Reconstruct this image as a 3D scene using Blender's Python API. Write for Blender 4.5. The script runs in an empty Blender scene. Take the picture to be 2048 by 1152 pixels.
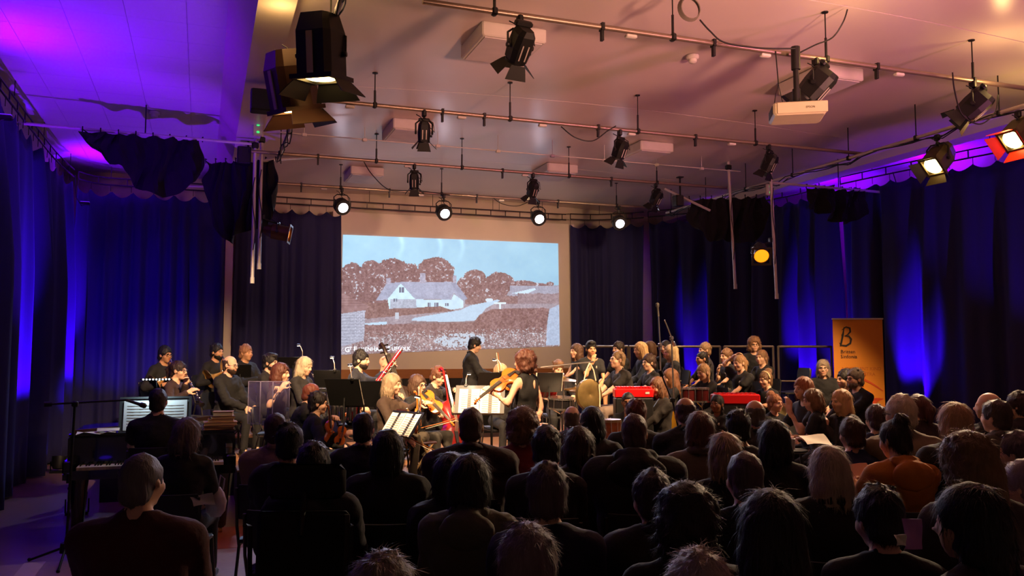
import bpy, math, random
import numpy as np
from mathutils import Vector, Matrix, Euler
random.seed(7); RNG = np.random.default_rng(7)
SC = bpy.context.scene
COL = SC.collection
PI = math.pi
def R(a): return math.radians(a)
# ------------------------------------------------------------------ camera
FPX = 1700.0; ZC = 1.78; YAW = R(20.0); PITCH = math.atan(129 / FPX)
cam_d = bpy.data.cameras.new('camera'); cam_d.sensor_width = 36; cam_d.lens = 36 * FPX / 2048
cam_d.clip_start = 0.05; cam_d.clip_end = 100
cam = bpy.data.objects.new('camera', cam_d); COL.objects.link(cam)
cam.location = (0, 0, ZC); cam.rotation_euler = (PI / 2 + PITCH, 0, -YAW)
SC.camera = cam
# ------------------------------------------------------------------ view, world
SC.view_settings.view_transform = 'Standard'; SC.view_settings.look = 'None'
SC.view_settings.exposure = 0.3; SC.view_settings.gamma = 1.0; SC.view_settings.use_curve_mapping = False
wd = bpy.data.worlds.new('world'); SC.world = wd; wd.use_nodes = True
wd.node_tree.nodes['Background'].inputs[0].default_value = (0.25, 0.16, 0.4, 1)
wd.node_tree.nodes['Background'].inputs[1].default_value = 0.006

def lin(c):
    out = []
    for v in c[:3]:
        v = v / 255.0
        out.append(v / 12.92 if v <= 0.04045 else ((v + 0.055) / 1.055) ** 2.4)
    return tuple(out)
def spot(name, loc, target, energy, color, angle=45, blend=0.5, radius=0.08, parent=None):
    l = bpy.data.lights.new(name, 'SPOT'); l.energy = energy; l.color = color
    l.spot_size = R(angle); l.spot_blend = blend; l.shadow_soft_size = radius
    o = bpy.data.objects.new(name, l); COL.objects.link(o); o.location = loc
    o.rotation_euler = (Vector(target) - Vector(loc)).to_track_quat('-Z', 'Y').to_euler()
    if parent is not None:
        o.parent = parent; o.matrix_parent_inverse = parent.matrix_world.inverted()
    return o
WARM = (1.0, 0.64, 0.34); WHITE = (1.0, 0.86, 0.95)
BLUE = (0.09, 0.0, 1.0); PURPLE = (0.165, 0.0, 1.0); MAGENTA = (0.75, 0.0, 0.9); PINK = (1.0, 0.42, 0.36)
# floor uplighters, housings further down; purple ones are added to wash the side ceilings
UPLIGHTS = [
    # location, target, energy, colour, cone
    ((-1.50, 12.6, 0.22), (-2.30, 13.0, 2.0), 2300, BLUE, 34),
    ((-1.95, 14.3, 0.22), (-1.3, 17.1, 2.2), 500, BLUE, 44),
    ((-1.30, 15.6, 0.22), (-2.15, 16.15, 2.0), 2900, BLUE, 36),
    ((-1.3, 4.2, 0.22), (-1.75, 9.2, 5.3), 2100, PURPLE, 38),
    ((-1.25, 10.6, 0.22), (-1.2, 13.4, 5.3), 900, PURPLE, 50),
    ((9.60, 15.75, 0.22), (10.15, 16.2, 1.8), 1000, BLUE, 26),
    ((10.2, 13.1, 0.22), (10.92, 13.5, 1.9), 1500, BLUE, 28),
    ((10.45, 12.2, 0.22), (11.08, 12.55, 2.4), 600, BLUE, 40),
    ((10.55, 10.7, 0.22), (11.35, 11.1, 2.0), 2000, BLUE, 30),
    ((10.3, 6.2, 0.22), (11.6, 10.4, 5.3), 500, PURPLE, 40),
]
# small wash lights added on the curtain tracks to tint the side ceilings
ADDED_TRACKLIGHTS = [((-2.1, 10.5, 4.35), 170, -.2), ((-2.0, 16.5, 4.4), 190, -.18), ((11.4, 13.9, 4.5), 330, -.53), ((11.7, 11.4, 4.5), 360, -.53), ((10.7, 16.0, 4.5), 90, -.42), ((12.1, 8.8, 4.5), 260, -.4)]
# unseen lamps added outside the view to brighten the painted ceiling
spot('ceiling_fill', (4.6, 0.4, 2.2), (4.6, 7.4, 5.2), 2500, (1.0, 0.47, 0.30), 50, 1.0, 0.35)
spot('ceiling_fill', (8.6, 0.4, 2.2), (6.8, 7.4, 5.2), 1600, (0.95, 0.27, 0.44), 52, 1.0, 0.35)

# ------------------------------------------------------------------ projection helpers (real depth along the ground)
_F = Vector((math.sin(YAW), math.cos(YAW), 0)); _Rt = Vector((math.cos(YAW), -math.sin(YAW), 0)); _Z = Vector((0, 0, 1))
_CF = _F * math.cos(PITCH) + _Z * math.sin(PITCH); _CU = -_F * math.sin(PITCH) + _Z * math.cos(PITCH)
def W(px, py, d):
    u = (px - 1024) / FPX; v = (576 - py) / FPX
    t = d / (math.cos(PITCH) - v * math.sin(PITCH))
    return Vector((0, 0, ZC)) + (_CF + _Rt * u + _CU * v) * t
def G(xc, d, z=0.0):            # camera-aligned ground frame: sideways, ahead, height
    return _Rt * xc + _F * d + _Z * z
def GP(px, d, z=0.0):
    p = W(px, 705, d); return Vector((p.x, p.y, z))
# ------------------------------------------------------------------ materials
_M = {}
def mat(name, col, rough=0.6, metal=0.0, var=0.12, vscale=6.0, bump=0.0, bscale=40.0, emit=None, estr=0.0, sheen=0.0, stretch=(1, 1, 1), alpha=None, trans=0.0, spec=0.5, coat=0.0):
    if name in _M: return _M[name]
    m = bpy.data.materials.new(name); m.use_nodes = True
    nt = m.node_tree; b = nt.nodes['Principled BSDF']
    c = lin(col)
    tc = nt.nodes.new('ShaderNodeTexCoord'); mp = nt.nodes.new('ShaderNodeMapping')
    mp.inputs['Scale'].default_value = stretch
    nt.links.new(tc.outputs['Object'], mp.inputs['Vector'])
    nz = nt.nodes.new('ShaderNodeTexNoise'); nz.inputs['Scale'].default_value = vscale; nz.inputs['Detail'].default_value = 3
    nt.links.new(mp.outputs[0], nz.inputs['Vector'])
    mx = nt.nodes.new('ShaderNodeMix'); mx.data_type = 'RGBA'
    mx.inputs[6].default_value = tuple(v * (1 - var) for v in c) + (1,)
    mx.inputs[7].default_value = tuple(min(1, v * (1 + var)) for v in c) + (1,)
    nt.links.new(nz.outputs['Fac'], mx.inputs[0])
    nt.links.new(mx.outputs[2], b.inputs['Base Color'])
    b.inputs['Roughness'].default_value = rough; b.inputs['Metallic'].default_value = metal
    b.inputs['Specular IOR Level'].default_value = spec
    if coat: b.inputs['Coat Weight'].default_value = coat
    if sheen:
        b.inputs['Sheen Weight'].default_value = sheen; b.inputs['Sheen Roughness'].default_value = 0.5
        b.inputs['Sheen Tint'].default_value = tuple(min(1, v * 3 + 0.02) for v in c) + (1,)
    if bump:
        n2 = nt.nodes.new('ShaderNodeTexNoise'); n2.inputs['Scale'].default_value = bscale; n2.inputs['Detail'].default_value = 4
        nt.links.new(mp.outputs[0], n2.inputs['Vector'])
        bp = nt.nodes.new('ShaderNodeBump'); bp.inputs['Strength'].default_value = bump; bp.inputs['Distance'].default_value = 0.01
        nt.links.new(n2.outputs['Fac'], bp.inputs['Height']); nt.links.new(bp.outputs[0], b.inputs['Normal'])
    if emit is not None:
        b.inputs['Emission Color'].default_value = lin(emit) + (1,); b.inputs['Emission Strength'].default_value = estr
    if alpha is not None: b.inputs['Alpha'].default_value = alpha
    if trans: b.inputs['Transmission Weight'].default_value = trans
    _M[name] = m
    return m
# ------------------------------------------------------------------ mesh builder
class MB:
    def __init__(s): s.v = []; s.f = []; s.m = []; s.mi = 0; s.X = None
    def add(s, vs, fs):
        o = len(s.v)
        if s.X is not None: vs = [s.X @ Vector(p) for p in vs]
        s.v.extend([tuple(p) for p in vs]); s.f.extend([tuple(i + o for i in f) for f in fs]); s.m.extend([s.mi] * len(fs))
        return s
    def bx(s, x0, x1, y0, y1, z0, z1):
        return s.add([(x0, y0, z0), (x1, y0, z0), (x1, y1, z0), (x0, y1, z0), (x0, y0, z1), (x1, y0, z1), (x1, y1, z1), (x0, y1, z1)],
                     [(0, 3, 2, 1), (4, 5, 6, 7), (0, 1, 5, 4), (1, 2, 6, 5), (2, 3, 7, 6), (3, 0, 4, 7)])
    def box(s, c, d, rot=None, bev=0.0):
        x, y, z = d[0] / 2, d[1] / 2, d[2] / 2
        if bev:
            b = bev; pts = []
            for sz in (-1, 1):
                for (ix, iy) in ((-1, -1), (1, -1), (1, 1), (-1, 1)):
                    pass
            prof = [(-z, b), (-z + b, 0), (z - b, 0), (z, b)]
            rings = []
            for (zz, ins) in prof:
                xx, yy = x - ins, y - ins
                rings.append([(-xx + b, -yy, zz), (xx - b, -yy, zz), (xx, -yy + b, zz), (xx, yy - b, zz), (xx - b, yy, zz), (-xx + b, yy, zz), (-xx, yy - b, zz), (-xx, -yy + b, zz)])
            pts = [p for r in rings for p in r]; fs = [tuple(range(7, -1, -1)), tuple(range(24, 32))]
            for k in range(3):
                for i in range(8): fs.append((k * 8 + i, k * 8 + (i + 1) % 8, k * 8 + 8 + (i + 1) % 8, k * 8 + 8 + i))
        else:
            pts = [(-x, -y, -z), (x, -y, -z), (x, y, -z), (-x, y, -z), (-x, -y, z), (x, -y, z), (x, y, z), (-x, y, z)]
            fs = [(0, 3, 2, 1), (4, 5, 6, 7), (0, 1, 5, 4), (1, 2, 6, 5), (2, 3, 7, 6), (3, 0, 4, 7)]
        rm = (Euler(rot).to_matrix() if rot is not None and not isinstance(rot, Matrix) else rot)
        if rm is not None: pts = [rm @ Vector(p) for p in pts]
        return s.add([(p[0] + c[0], p[1] + c[1], p[2] + c[2]) for p in pts], fs)
    def tube(s, pts, r, n=8, closed=False, caps=True):
        pts = [Vector(p) for p in pts]; L = len(pts)
        rs = r if isinstance(r, (list, tuple)) else [r] * L
        vs = []; up = None
        for i, p in enumerate(pts):
            if closed: t = pts[(i + 1) % L] - pts[i - 1]
            else: t = pts[min(i + 1, L - 1)] - pts[max(i - 1, 0)]
            t = t.normalized() if t.length > 1e-9 else Vector((0, 0, 1))
            if up is None:
                up = Vector((0, 0, 1)) if abs(t.z) < 0.9 else Vector((1, 0, 0))
            a = (up - t * up.dot(t)); a = a.normalized() if a.length > 1e-6 else t.orthogonal().normalized()
            up = a; b = t.cross(a)
            for k in range(n):
                th = 2 * PI * k / n; vs.append(p + (a * math.cos(th) + b * math.sin(th)) * rs[i])
        fs = []
        for i in range(L if closed else L - 1):
            j = (i + 1) % L
            for k in range(n): fs.append((i * n + k, i * n + (k + 1) % n, j * n + (k + 1) % n, j * n + k))
        if caps and not closed:
            fs.append(tuple(range(n - 1, -1, -1))); fs.append(tuple(range((L - 1) * n, L * n)))
        return s.add(vs, fs)
    def lathe(s, prof, n=20, c=(0, 0, 0), axis=(0, 0, 1), sx=1.0, sy=1.0):
        q = Vector((0, 0, 1)).rotation_difference(Vector(axis).normalized()).to_matrix(); c = Vector(c)
        vs = []
        for (r, z) in prof:
            for k in range(n):
                th = 2 * PI * k / n; vs.append(c + q @ Vector((r * math.cos(th) * sx, r * math.sin(th) * sy, z)))
        fs = []
        for i in range(len(prof) - 1):
            for k in range(n): fs.append((i * n + k, i * n + (k + 1) % n, (i + 1) * n + (k + 1) % n, (i + 1) * n + k))
        if prof[0][0] > 1e-5: fs.append(tuple(range(n - 1, -1, -1)))
        if prof[-1][0] > 1e-5: fs.append(tuple(range((len(prof) - 1) * n, len(prof) * n)))
        return s.add(vs, fs)
    def prism(s, poly, z0, z1):
        n = len(poly)
        vs = [(x, y, z0) for x, y in poly] + [(x, y, z1) for x, y in poly]
        fs = [tuple(range(n - 1, -1, -1)), tuple(range(n, 2 * n))] + [(i, (i + 1) % n, n + (i + 1) % n, n + i) for i in range(n)]
        return s.add(vs, fs)
    def ball(s, c, r, n=10):
        r = r if isinstance(r, (tuple, list)) else (r, r, r)
        m = n // 2 + 1; vs = [(c[0], c[1], c[2] - r[2])]; fs = []
        for i in range(1, m):
            ph = -PI / 2 + PI * i / m
            for k in range(n):
                th = 2 * PI * k / n; vs.append((c[0] + r[0] * math.cos(ph) * math.cos(th), c[1] + r[1] * math.cos(ph) * math.sin(th), c[2] + r[2] * math.sin(ph)))
        vs.append((c[0], c[1], c[2] + r[2])); T = len(vs) - 1
        for k in range(n):
            fs.append((0, 1 + (k + 1) % n, 1 + k)); fs.append((T, T - n + k, T - n + (k + 1) % n))
        for i in range(m - 2):
            for k in range(n):
                a = 1 + i * n; fs.append((a + k, a + (k + 1) % n, a + n + (k + 1) % n, a + n + k))
        return s.add(vs, fs)
    def slab(s, rows, th):
        """sheet given as rows of points, thickened along its normals"""
        nr, nc = len(rows), len(rows[0]); P = [Vector(p) for r in rows for p in r]; N = []
        for i in range(nr):
            for j in range(nc):
                du = P[i * nc + min(j + 1, nc - 1)] - P[i * nc + max(j - 1, 0)]; dv = P[min(i + 1, nr - 1) * nc + j] - P[max(i - 1, 0) * nc + j]
                n_ = du.cross(dv); N.append(n_.normalized() if n_.length > 1e-9 else Vector((0, 0, 1)))
        vs = [p + n_ * th / 2 for p, n_ in zip(P, N)] + [p - n_ * th / 2 for p, n_ in zip(P, N)]; o = nr * nc; fs = []
        for i in range(nr - 1):
            for j in range(nc - 1):
                a = i * nc + j; fs.append((a, a + 1, a + nc + 1, a + nc)); fs.append((o + a, o + a + nc, o + a + nc + 1, o + a + 1))
        for j in range(nc - 1):
            fs.append((j, o + j, o + j + 1, j + 1)); a = (nr - 1) * nc + j; fs.append((a, a + 1, o + a + 1, o + a))
        for i in range(nr - 1):
            a = i * nc; fs.append((a, a + nc, o + a + nc, o + a)); a += nc - 1; fs.append((a, o + a, o + a + nc, a + nc))
        return s.add(vs, fs)
    def build(s, name, mats, parent=None, smooth=True, angle=40):
        me = bpy.data.meshes.new(name); me.from_pydata(s.v, [], s.f)
        mats = mats if isinstance(mats, (list, tuple)) else [mats]
        for m in mats: me.materials.append(m)
        if len(mats) > 1: me.polygons.foreach_set('material_index', s.m)
        if smooth:
            me.polygons.foreach_set('use_smooth', [True] * len(me.polygons))
            me.update()
            try: me.set_sharp_from_angle(angle=R(angle))
            except Exception: pass
        me.update()
        return link(name, me, parent)
def link(name, me, parent=None):
    o = bpy.data.objects.new(name, me); COL.objects.link(o)
    if parent is not None: o.parent = parent
    return o
LABELS = {}
def tag(o, label=None, cat=None, group=None, kind=None):
    if label: o['label'] = label
    if cat: o['category'] = cat
    if group: o['group'] = group
    if kind: o['kind'] = kind
    return o
def thing(name, label, cat, loc=(0, 0, 0), rz=0.0, group=None):
    o = bpy.data.objects.new(name, None); COL.objects.link(o); o.empty_display_size = 0.1
    o.location = loc; o.rotation_euler = (0, 0, rz)
    return tag(o, label, cat, group)
def frame(origin, ydir, zhint=(0, 0, 1)):
    y = Vector(ydir).normalized(); z = Vector(zhint); z = (z - y * z.dot(y))
    z = z.normalized() if z.length > 1e-6 else y.orthogonal().normalized(); x = y.cross(z)
    m = Matrix((x, y, z)).transposed().to_4x4(); m.translation = Vector(origin); return m
def put(o, m):
    o.matrix_world = m; o.location, o.rotation_euler = m.to_translation(), m.to_euler(); return o
def copy_tree(o, parent=None):
    c = o.copy(); COL.objects.link(c)
    if parent is not None: c.parent = parent
    for ch in list(o.children): copy_tree(ch, c)
    return c
def struct(name, mb, m, label=None, smooth=False):
    o = mb.build(name, m, None, smooth); return tag(o, label, None, None, 'structure')

# ================================================================== THE HALL
m_wall = mat('painted_wall', (188, 172, 156), 0.75, var=0.05, vscale=2)
m_ceil = mat('gloss_ceiling_paint', (222, 206, 198), 0.30, var=0.05, vscale=1.5, bump=0.12, bscale=3.0)
m_tile = mat('ceiling_tile_board', (205, 198, 205), 0.85, var=0.05, vscale=30, bump=0.2, bscale=120)
m_floor = mat('dark_wood_floor', (128, 98, 90), 0.28, var=0.2, vscale=5, stretch=(0.6, 6, 1), bump=0.05, bscale=30)
m_floor2 = mat('pale_vinyl_floor', (168, 148, 136), 0.45, var=0.15, vscale=25)
m_redfl = mat('red_vinyl_floor', (150, 70, 45), 0.45, var=0.15, vscale=25)
m_black = mat('black_paint', (14, 13, 14), 0.5)
m_wood = mat('honey_wood', (150, 92, 46), 0.5, var=0.25, vscale=8, stretch=(1, 12, 12))
XL, XR, YB = -2.6, 12.6, 18.45
HC = 5.22
struct('floor', MB().bx(XL - .1, XR + .1, -2.0, YB + .1, -0.12, 0.0), m_floor, 'dark polished wooden floor of the hall')
f2 = MB().bx(-2.15, 11.6, -1.9, 8.28, 0.0, 0.006); struct('trim_1', f2, m_floor2, 'pale vinyl floor sheet under the audience')
f3 = MB().bx(-0.35, 1.75, 8.29, 9.3, 0.0, 0.005); struct('trim_2', f3, m_redfl, 'red vinyl floor sheet beside the piano')
tp = MB().bx(-1.36, -1.20, 7.7, 8.3, 0.006, 0.009); o = tp.build('floor_tape', mat('pale_tape', (205, 190, 180), 0.6), None, False)
tag(o, 'pale strip of tape stuck on the floor by the aisle', 'tape')
struct('wall_left', MB().bx(XL - .2, XL, -2, YB + .2, 0, 6.0), m_wall, 'painted side wall behind the blue curtain')
struct('wall_right', MB().bx(XR, XR + .2, -2, YB + .2, 0, 6.0), m_wall, 'painted side wall behind the blue curtain beyond the children')
struct('wall_back', MB().bx(XL, XR, YB, YB + .2, 0, 6.0), m_wall, 'cream painted end wall behind the stage')
struct('wall_front', MB().bx(XL, XR, -2.2, -2.0, 0, 6.0), m_wall, 'painted wall behind the photographer')
# central shallow vault, panels of 4 m with open joints
def vault(x):
    t = (x - 5.6) / 5.2; return HC + 0.08 - 0.2 * t * t
cz = tag(bpy.data.objects.new('ceiling', None), 'cream gloss painted shallow vaulted ceiling', None, None, 'structure'); COL.objects.link(cz)
ys = [-2.0, 2.7, 6.72, 10.7, 14.65, YB]
for a, b in zip(ys[:-1], ys[1:]):
    mb = MB(); n = 26; xs = [0.74 + (10.55 - 0.74) * i / n for i in range(n + 1)]
    rows = [[(x, y, vault(x)) for x in xs] for y in (a + 0.006, b - 0.006)]
    mb.slab(rows, 0.03); mb.build('ceiling_panel', m_ceil, cz, True)
MB().bx(0.2, 11.2, -2.2, YB + .2, 5.5, 5.6).build('ceiling_deck', m_black, cz, False)
# side beams (boxed) and lowered soffits
def beam(name, pts, label):
    mb = MB(); n = len(pts)
    mb.add([(x, -2.0, z) for x, z in pts] + [(x, YB, z) for x, z in pts], [(i, (i + 1) % n, n + (i + 1) % n, n + i) for i in range(n)] + [tuple(range(n)), tuple(range(2 * n - 1, n - 1, -1))])
    return struct(name, mb, m_ceil, label)
beam('trim_3', [(0.40, 4.98), (0.74, 4.98), (0.76, 5.6), (0.1, 5.6), (0.16, 5.32)], 'boxed cream beam along the side of the vault above the piano')
beam('trim_4', [(10.55, 4.98), (10.9, 4.98), (11.05, 5.32), (11.1, 5.6), (10.5, 5.6)], 'boxed cream beam along the side of the vault above the children')
# tiled side bays
def bay(name, x0, nx, y0, y1, z, label, step=0.6):
    root = bpy.data.objects.new(name, None); COL.objects.link(root); tag(root, label, None, None, 'structure')
    me = None; g = 0.004
    ny = int((y1 - y0) / step)
    for i in range(nx):
        for j in range(ny):
            if me is None:
                t = MB().box((0, 0, 0), (step - g, step - g, 0.02)).build('ceiling_tile', m_tile, root, False); me = t.data
            else: t = link('ceiling_tile', me, root)
            t.location = (x0 + (i + .5) * step, y0 + (j + .5) * step, z)
    MB().bx(x0 - .3, x0 + nx * step + .3, -2.1, YB + .1, z + 0.02, z + 0.06).build('ceiling_backing', m_tile, root, False)
    return root
bay('ceiling_left', -2.64, 5, 5.4, 18.4, 5.33, 'tiled flat side ceiling over the piano aisle')
bay('ceiling_right', 10.95, 3, 5.4, 18.4, 5.33, 'tiled flat side ceiling over the far aisle')
# white end panel that carries the projection, with a timber dado below
m_scr = mat('projection_wall_paint', (214, 200, 188), 0.8, var=0.03)
struct('trim_5', MB().bx(2.55, 8.15, 18.12, 18.3, 1.42, 4.78), m_scr, 'plain white projection panel on the end wall')
struct('trim_6', MB().bx(2.5, 8.2, 18.08, 18.3, 1.22, 1.42), m_wood, 'honey coloured timber rail under the projection panel')
struct('trim_7', MB().bx(2.5, 8.2, 18.1, 18.3, 0.0, 1.22), m_black, 'black boarded front below the projection panel')
struct('trim_8', MB().bx(0.38, 0.52, 17.2, 18.3, 0.0, 5.0), m_wall, 'painted pier beside the piano curtain')
# ------------------------------------------------------------------ projected photograph
def vnoise(x, y, seed, oct=4, per=0.5):
    r = np.random.default_rng(seed); tot = np.zeros_like(x); amp = 1.0; s = 0
    for o in range(oct):
        g = r.random((64, 64)); xx = x * (2 ** o); yy = y * (2 ** o)
        xi = np.floor(xx).astype(int); yi = np.floor(yy).astype(int); fx = xx - xi; fy = yy - yi
        fx = fx * fx * (3 - 2 * fx); fy = fy * fy * (3 - 2 * fy)
        a = g[xi % 64, yi % 64]; b = g[(xi + 1) % 64, yi % 64]; c = g[xi % 64, (yi + 1) % 64]; d = g[(xi + 1) % 64, (yi + 1) % 64]
        tot += amp * (a * (1 - fx) * (1 - fy) + b * fx * (1 - fy) + c * (1 - fx) * fy + d * fx * fy); s += amp; amp *= per
    return tot / s
def inpoly(x, y, poly):
    ins = np.zeros(x.shape, bool); n = len(poly)
    for i in range(n):
        x1, y1 = poly[i]; x2, y2 = poly[(i + 1) % n]
        if y1 == y2: continue
        c = ((y1 > y) != (y2 > y)) & (x < (x2 - x1) * (y - y1) / (y2 - y1) + x1); ins ^= c
    return ins
def picture(nx=368, ny=192):
    gx, gy = np.meshgrid(np.linspace(0, 1316, nx), np.linspace(0, 685, ny))     # photo-crop units, y down
    def T(pts): return [(a - 72, b - 330) for a, b in pts]
    n1 = vnoise(gx / 26, gy / 26, 1); n2 = vnoise(gx / 9, gy / 9, 2); n3 = vnoise(gx / 130, gy / 130, 3); n4 = vnoise(gx / 5, gy / 5, 4, 2)
    img = np.zeros((ny, nx, 3))
    sky = np.stack([146 + 22 * n3 + 8 * n1, 194 + 20 * n3 + 6 * n1, 226 + 14 * n3], -1); sky -= (gx / 1316 * 18)[..., None]
    for sx in (330, 560, 695):
        sky += (28 * np.exp(-((gx - sx - 10 * np.sin(gy / 30)) / 14) ** 2) * (gy < 150) * (1 - gy / 150))[..., None]
    img[:] = sky
    jag = 26 * (n1 - .5) + 16 * (n2 - .5)
    def rgb(base, n, amp): return np.stack([base[0] + amp * (n - .5), base[1] + amp * (n - .5), base[2] + amp * (n - .5)], -1)
    def paint(mask, col):
        img[mask] = col[mask] if col.ndim == 3 else col
    tex = 0.5 * n2 + 0.3 * n4 + 0.2 * n1
    trees = rgb((124, 96, 100), tex, 140)
    # far land
    paint(gy > 280 + 0.2 * jag, rgb((150, 150, 165), tex, 60))
    crown = np.zeros_like(gx, bool)
    for (cx, cy, rx, ry) in [(60, 260, 90, 100), (160, 235, 70, 95), (290, 230, 110, 105), (300, 290, 240, 140), (540, 215, 115, 105), (520, 300, 130, 110), (60, 330, 130, 110), (780, 245, 70, 60), (740, 300, 80, 70), (930, 270, 95, 72), (860, 320, 130, 70), (1090, 275, 90, 24), (1180, 280, 60, 14), (1260, 272, 26, 14)]:
        crown |= (((gx - cx) / rx) ** 2 + ((gy - cy) / ry) ** 2) < 1 + jag / 60
    paint(crown, trees)
    holes = crown & (n2 > 0.66) & (n1 > .5); paint(holes, np.array((185, 190, 205)))
    fld = (gx > 1000) & (gy > 285) & (gy < 430); paint(fld, rgb((150, 152, 172), tex, 70))
    paint(inpoly(gx, gy, T([(1080, 665), (1230, 630), (1240, 640), (1170, 672)])), np.array((190, 215, 235)))
    bush = (gx > 720) & (gy > 350 + jag * .5) & (gy < 450); paint(bush, rgb((128, 102, 105), tex, 120))
    paint((gx > 1050) & (gy > 335 + jag * .5) & (gy < 440), rgb((140, 122, 130), tex, 110))
    # ground
    paint(gy > 405, rgb((150, 140, 152), tex, 90))
    paint(inpoly(gx, gy, T([(60, 700), (220, 720), (720, 740), (720, 775), (220, 815), (200, 812)])), rgb((124, 96, 96), tex, 110))
    # road
    paint(inpoly(gx, gy, T([(470, 830), (480, 815), (760, 770), (820, 742), (930, 720), (990, 705), (1010, 712), (920, 760), (860, 835), (700, 845)])), rgb((172, 198, 222), tex, 30))
    paint(inpoly(gx, gy, T([(200, 842), (330, 832), (330, 855), (200, 862)])), rgb((175, 205, 228), tex, 20))
    paint(inpoly(gx, gy, T([(210, 860), (335, 855), (460, 845), (480, 835), (720, 842), (860, 840), (800, 880), (210, 880)])), rgb((130, 112, 118), tex, 90))
    # cottage
    roof = rgb((152, 160, 186), n4 * .5 + n1 * .5, 60)
    paint(inpoly(gx, gy, T([(262, 710), (322, 608), (412, 598), (700, 595), (735, 600), (806, 700), (770, 712), (720, 660), (705, 705), (560, 700), (490, 700), (405, 608), (330, 705)])), roof)
    paint(inpoly(gx, gy, T([(330, 700), (405, 606), (488, 698), (500, 755), (340, 757)])), rgb((190, 222, 240), n1, 26))
    paint(inpoly(gx, gy, T([(488, 700), (560, 704), (706, 706), (722, 670), (780, 712), (782, 755), (705, 768), (640, 745), (500, 752)])), rgb((186, 215, 235), n1, 26))
    paint(inpoly(gx, gy, T([(345, 700), (495, 700), (500, 755), (345, 757)])), rgb((160, 170, 190), tex, 90))
    paint(inpoly(gx, gy, T([(700, 598), (735, 600), (806, 700), (775, 710)])), rgb((140, 148, 175), n1, 50))
    for (a, b, c, d) in [(322, 575, 345, 610), (518, 545, 550, 605), (716, 555, 736, 602)]:
        paint(inpoly(gx, gy, T([(a, b), (c, b), (c, d), (a, d)])), rgb((158, 158, 180), n4, 60))
    for (a, b, c, d) in [(398, 630, 424, 662), (566, 724, 584, 748), (604, 724, 628, 748), (668, 728, 690, 745), (365, 698, 385, 714)]:
        paint(inpoly(gx, gy, T([(a, b), (c, b), (c, d), (a, d)])), np.array((95, 105, 130)))
        paint(inpoly(gx, gy, T([(a + 9, b), (a + 13, b), (a + 13, d), (a + 9, d)])), np.array((180, 205, 225)))
    # near hedges
    hedge = gy > 520 + jag * .35
    paint(hedge & (gx > 130), rgb((132, 104, 106), tex, 140))
    paint(inpoly(gx, gy, T([(850, 840), (880, 800), (960, 765), (1290, 760), (1330, 770), (1330, 1010), (850, 1010)])), rgb((126, 96, 98), tex, 140))
    paint((gy > 590 + jag) & (gx > 60), rgb((140, 118, 122), tex, 200))
    fl = (((gx - 700) / 150) ** 2 + ((gy - 628) / 44) ** 2 < 1 + jag / 30) & (n2 > .42); paint(fl, np.array((176, 190, 208)))
    spk = (n4 > .70) & (gy > 560); paint(spk, np.array((190, 196, 208)))
    # path and shed at the edges
    paint(inpoly(gx, gy, T([(1325, 770), (1390, 740), (1390, 1010), (1300, 1010), (1310, 860)])), rgb((160, 176, 202), tex, 70))
    brick = rgb((150, 155, 175), n4, 50); row = ((gy // 9).astype(int)); br = (gy % 9 < 2) | ((gx + (row % 2) * 11) % 22 < 2)
    brick[br] += 28
    paint(inpoly(gx, gy, T([(60, 780), (205, 765), (200, 940), (60, 975)])), brick)
    paint(inpoly(gx, gy, T([(60, 660), (80, 668), (228, 742), (205, 765), (60, 785)])), rgb((140, 112, 116), n1, 60) - ((gy % 14 < 3) * 18)[..., None])
    paint(inpoly(gx, gy, T([(970, 722), (1046, 724), (1046, 734), (970, 732)])), np.array((205, 225, 240)))
    paint(inpoly(gx, gy, T([(1004, 732), (1012, 732), (1012, 765), (1004, 765)])), np.array((205, 225, 240)))
    paint(((gx - 868) / 24) ** 2 + ((gy - 378) / 12) ** 2 < 1, np.array((195, 215, 232)))
    paint(inpoly(gx, gy, T([(376, 780), (396, 780), (396, 820), (376, 820)])), np.array((180, 190, 205)))
    return np.clip(img, 0, 255)
img = picture(); ny_, nx_, _ = img.shape
c00, c10, c11, c01 = Vector((2.76, 18.1, 4.28)), Vector((7.73, 18.1, 4.31)), Vector((7.76, 18.1, 1.93)), Vector((2.74, 18.1, 1.735))
vs = np.zeros((ny_ + 1, nx_ + 1, 3)); U, V = np.meshgrid(np.linspace(0, 1, nx_ + 1), np.linspace(0, 1, ny_ + 1))
for k in range(3): vs[..., k] = c00[k] * (1 - U) * (1 - V) + c10[k] * U * (1 - V) + c11[k] * U * V + c01[k] * (1 - U) * V
idx = np.arange((ny_ + 1) * (nx_ + 1)).reshape(ny_ + 1, nx_ + 1)
fs = np.stack([idx[:-1, :-1], idx[1:, :-1], idx[1:, 1:], idx[:-1, 1:]], -1).reshape(-1, 4)
def fastmesh(name, V_, F_, mats, smooth=True, midx=None):
    me = bpy.data.meshes.new(name); me.vertices.add(len(V_)); me.vertices.foreach_set('co', np.ascontiguousarray(V_, dtype=np.float32).ravel())
    k = F_.shape[1]; me.loops.add(F_.size); me.loops.foreach_set('vertex_index', np.ascontiguousarray(F_, dtype=np.int32).ravel())
    me.polygons.add(len(F_)); me.polygons.foreach_set('loop_start', np.arange(0, F_.size, k, dtype=np.int32))
    try: me.polygons.foreach_set('loop_total', np.full(len(F_), k, dtype=np.int32))
    except Exception: pass
    for m in (mats if isinstance(mats, (list, tuple)) else [mats]): me.materials.append(m)
    if midx is not None: me.polygons.foreach_set('material_index', np.ascontiguousarray(midx, dtype=np.int32))
    if smooth: me.polygons.foreach_set('use_smooth', np.ones(len(F_), dtype=bool))
    me.update(calc_edges=True); me.validate(); return me
m_pic = bpy.data.materials.new('projected_picture'); m_pic.use_nodes = True
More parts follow.
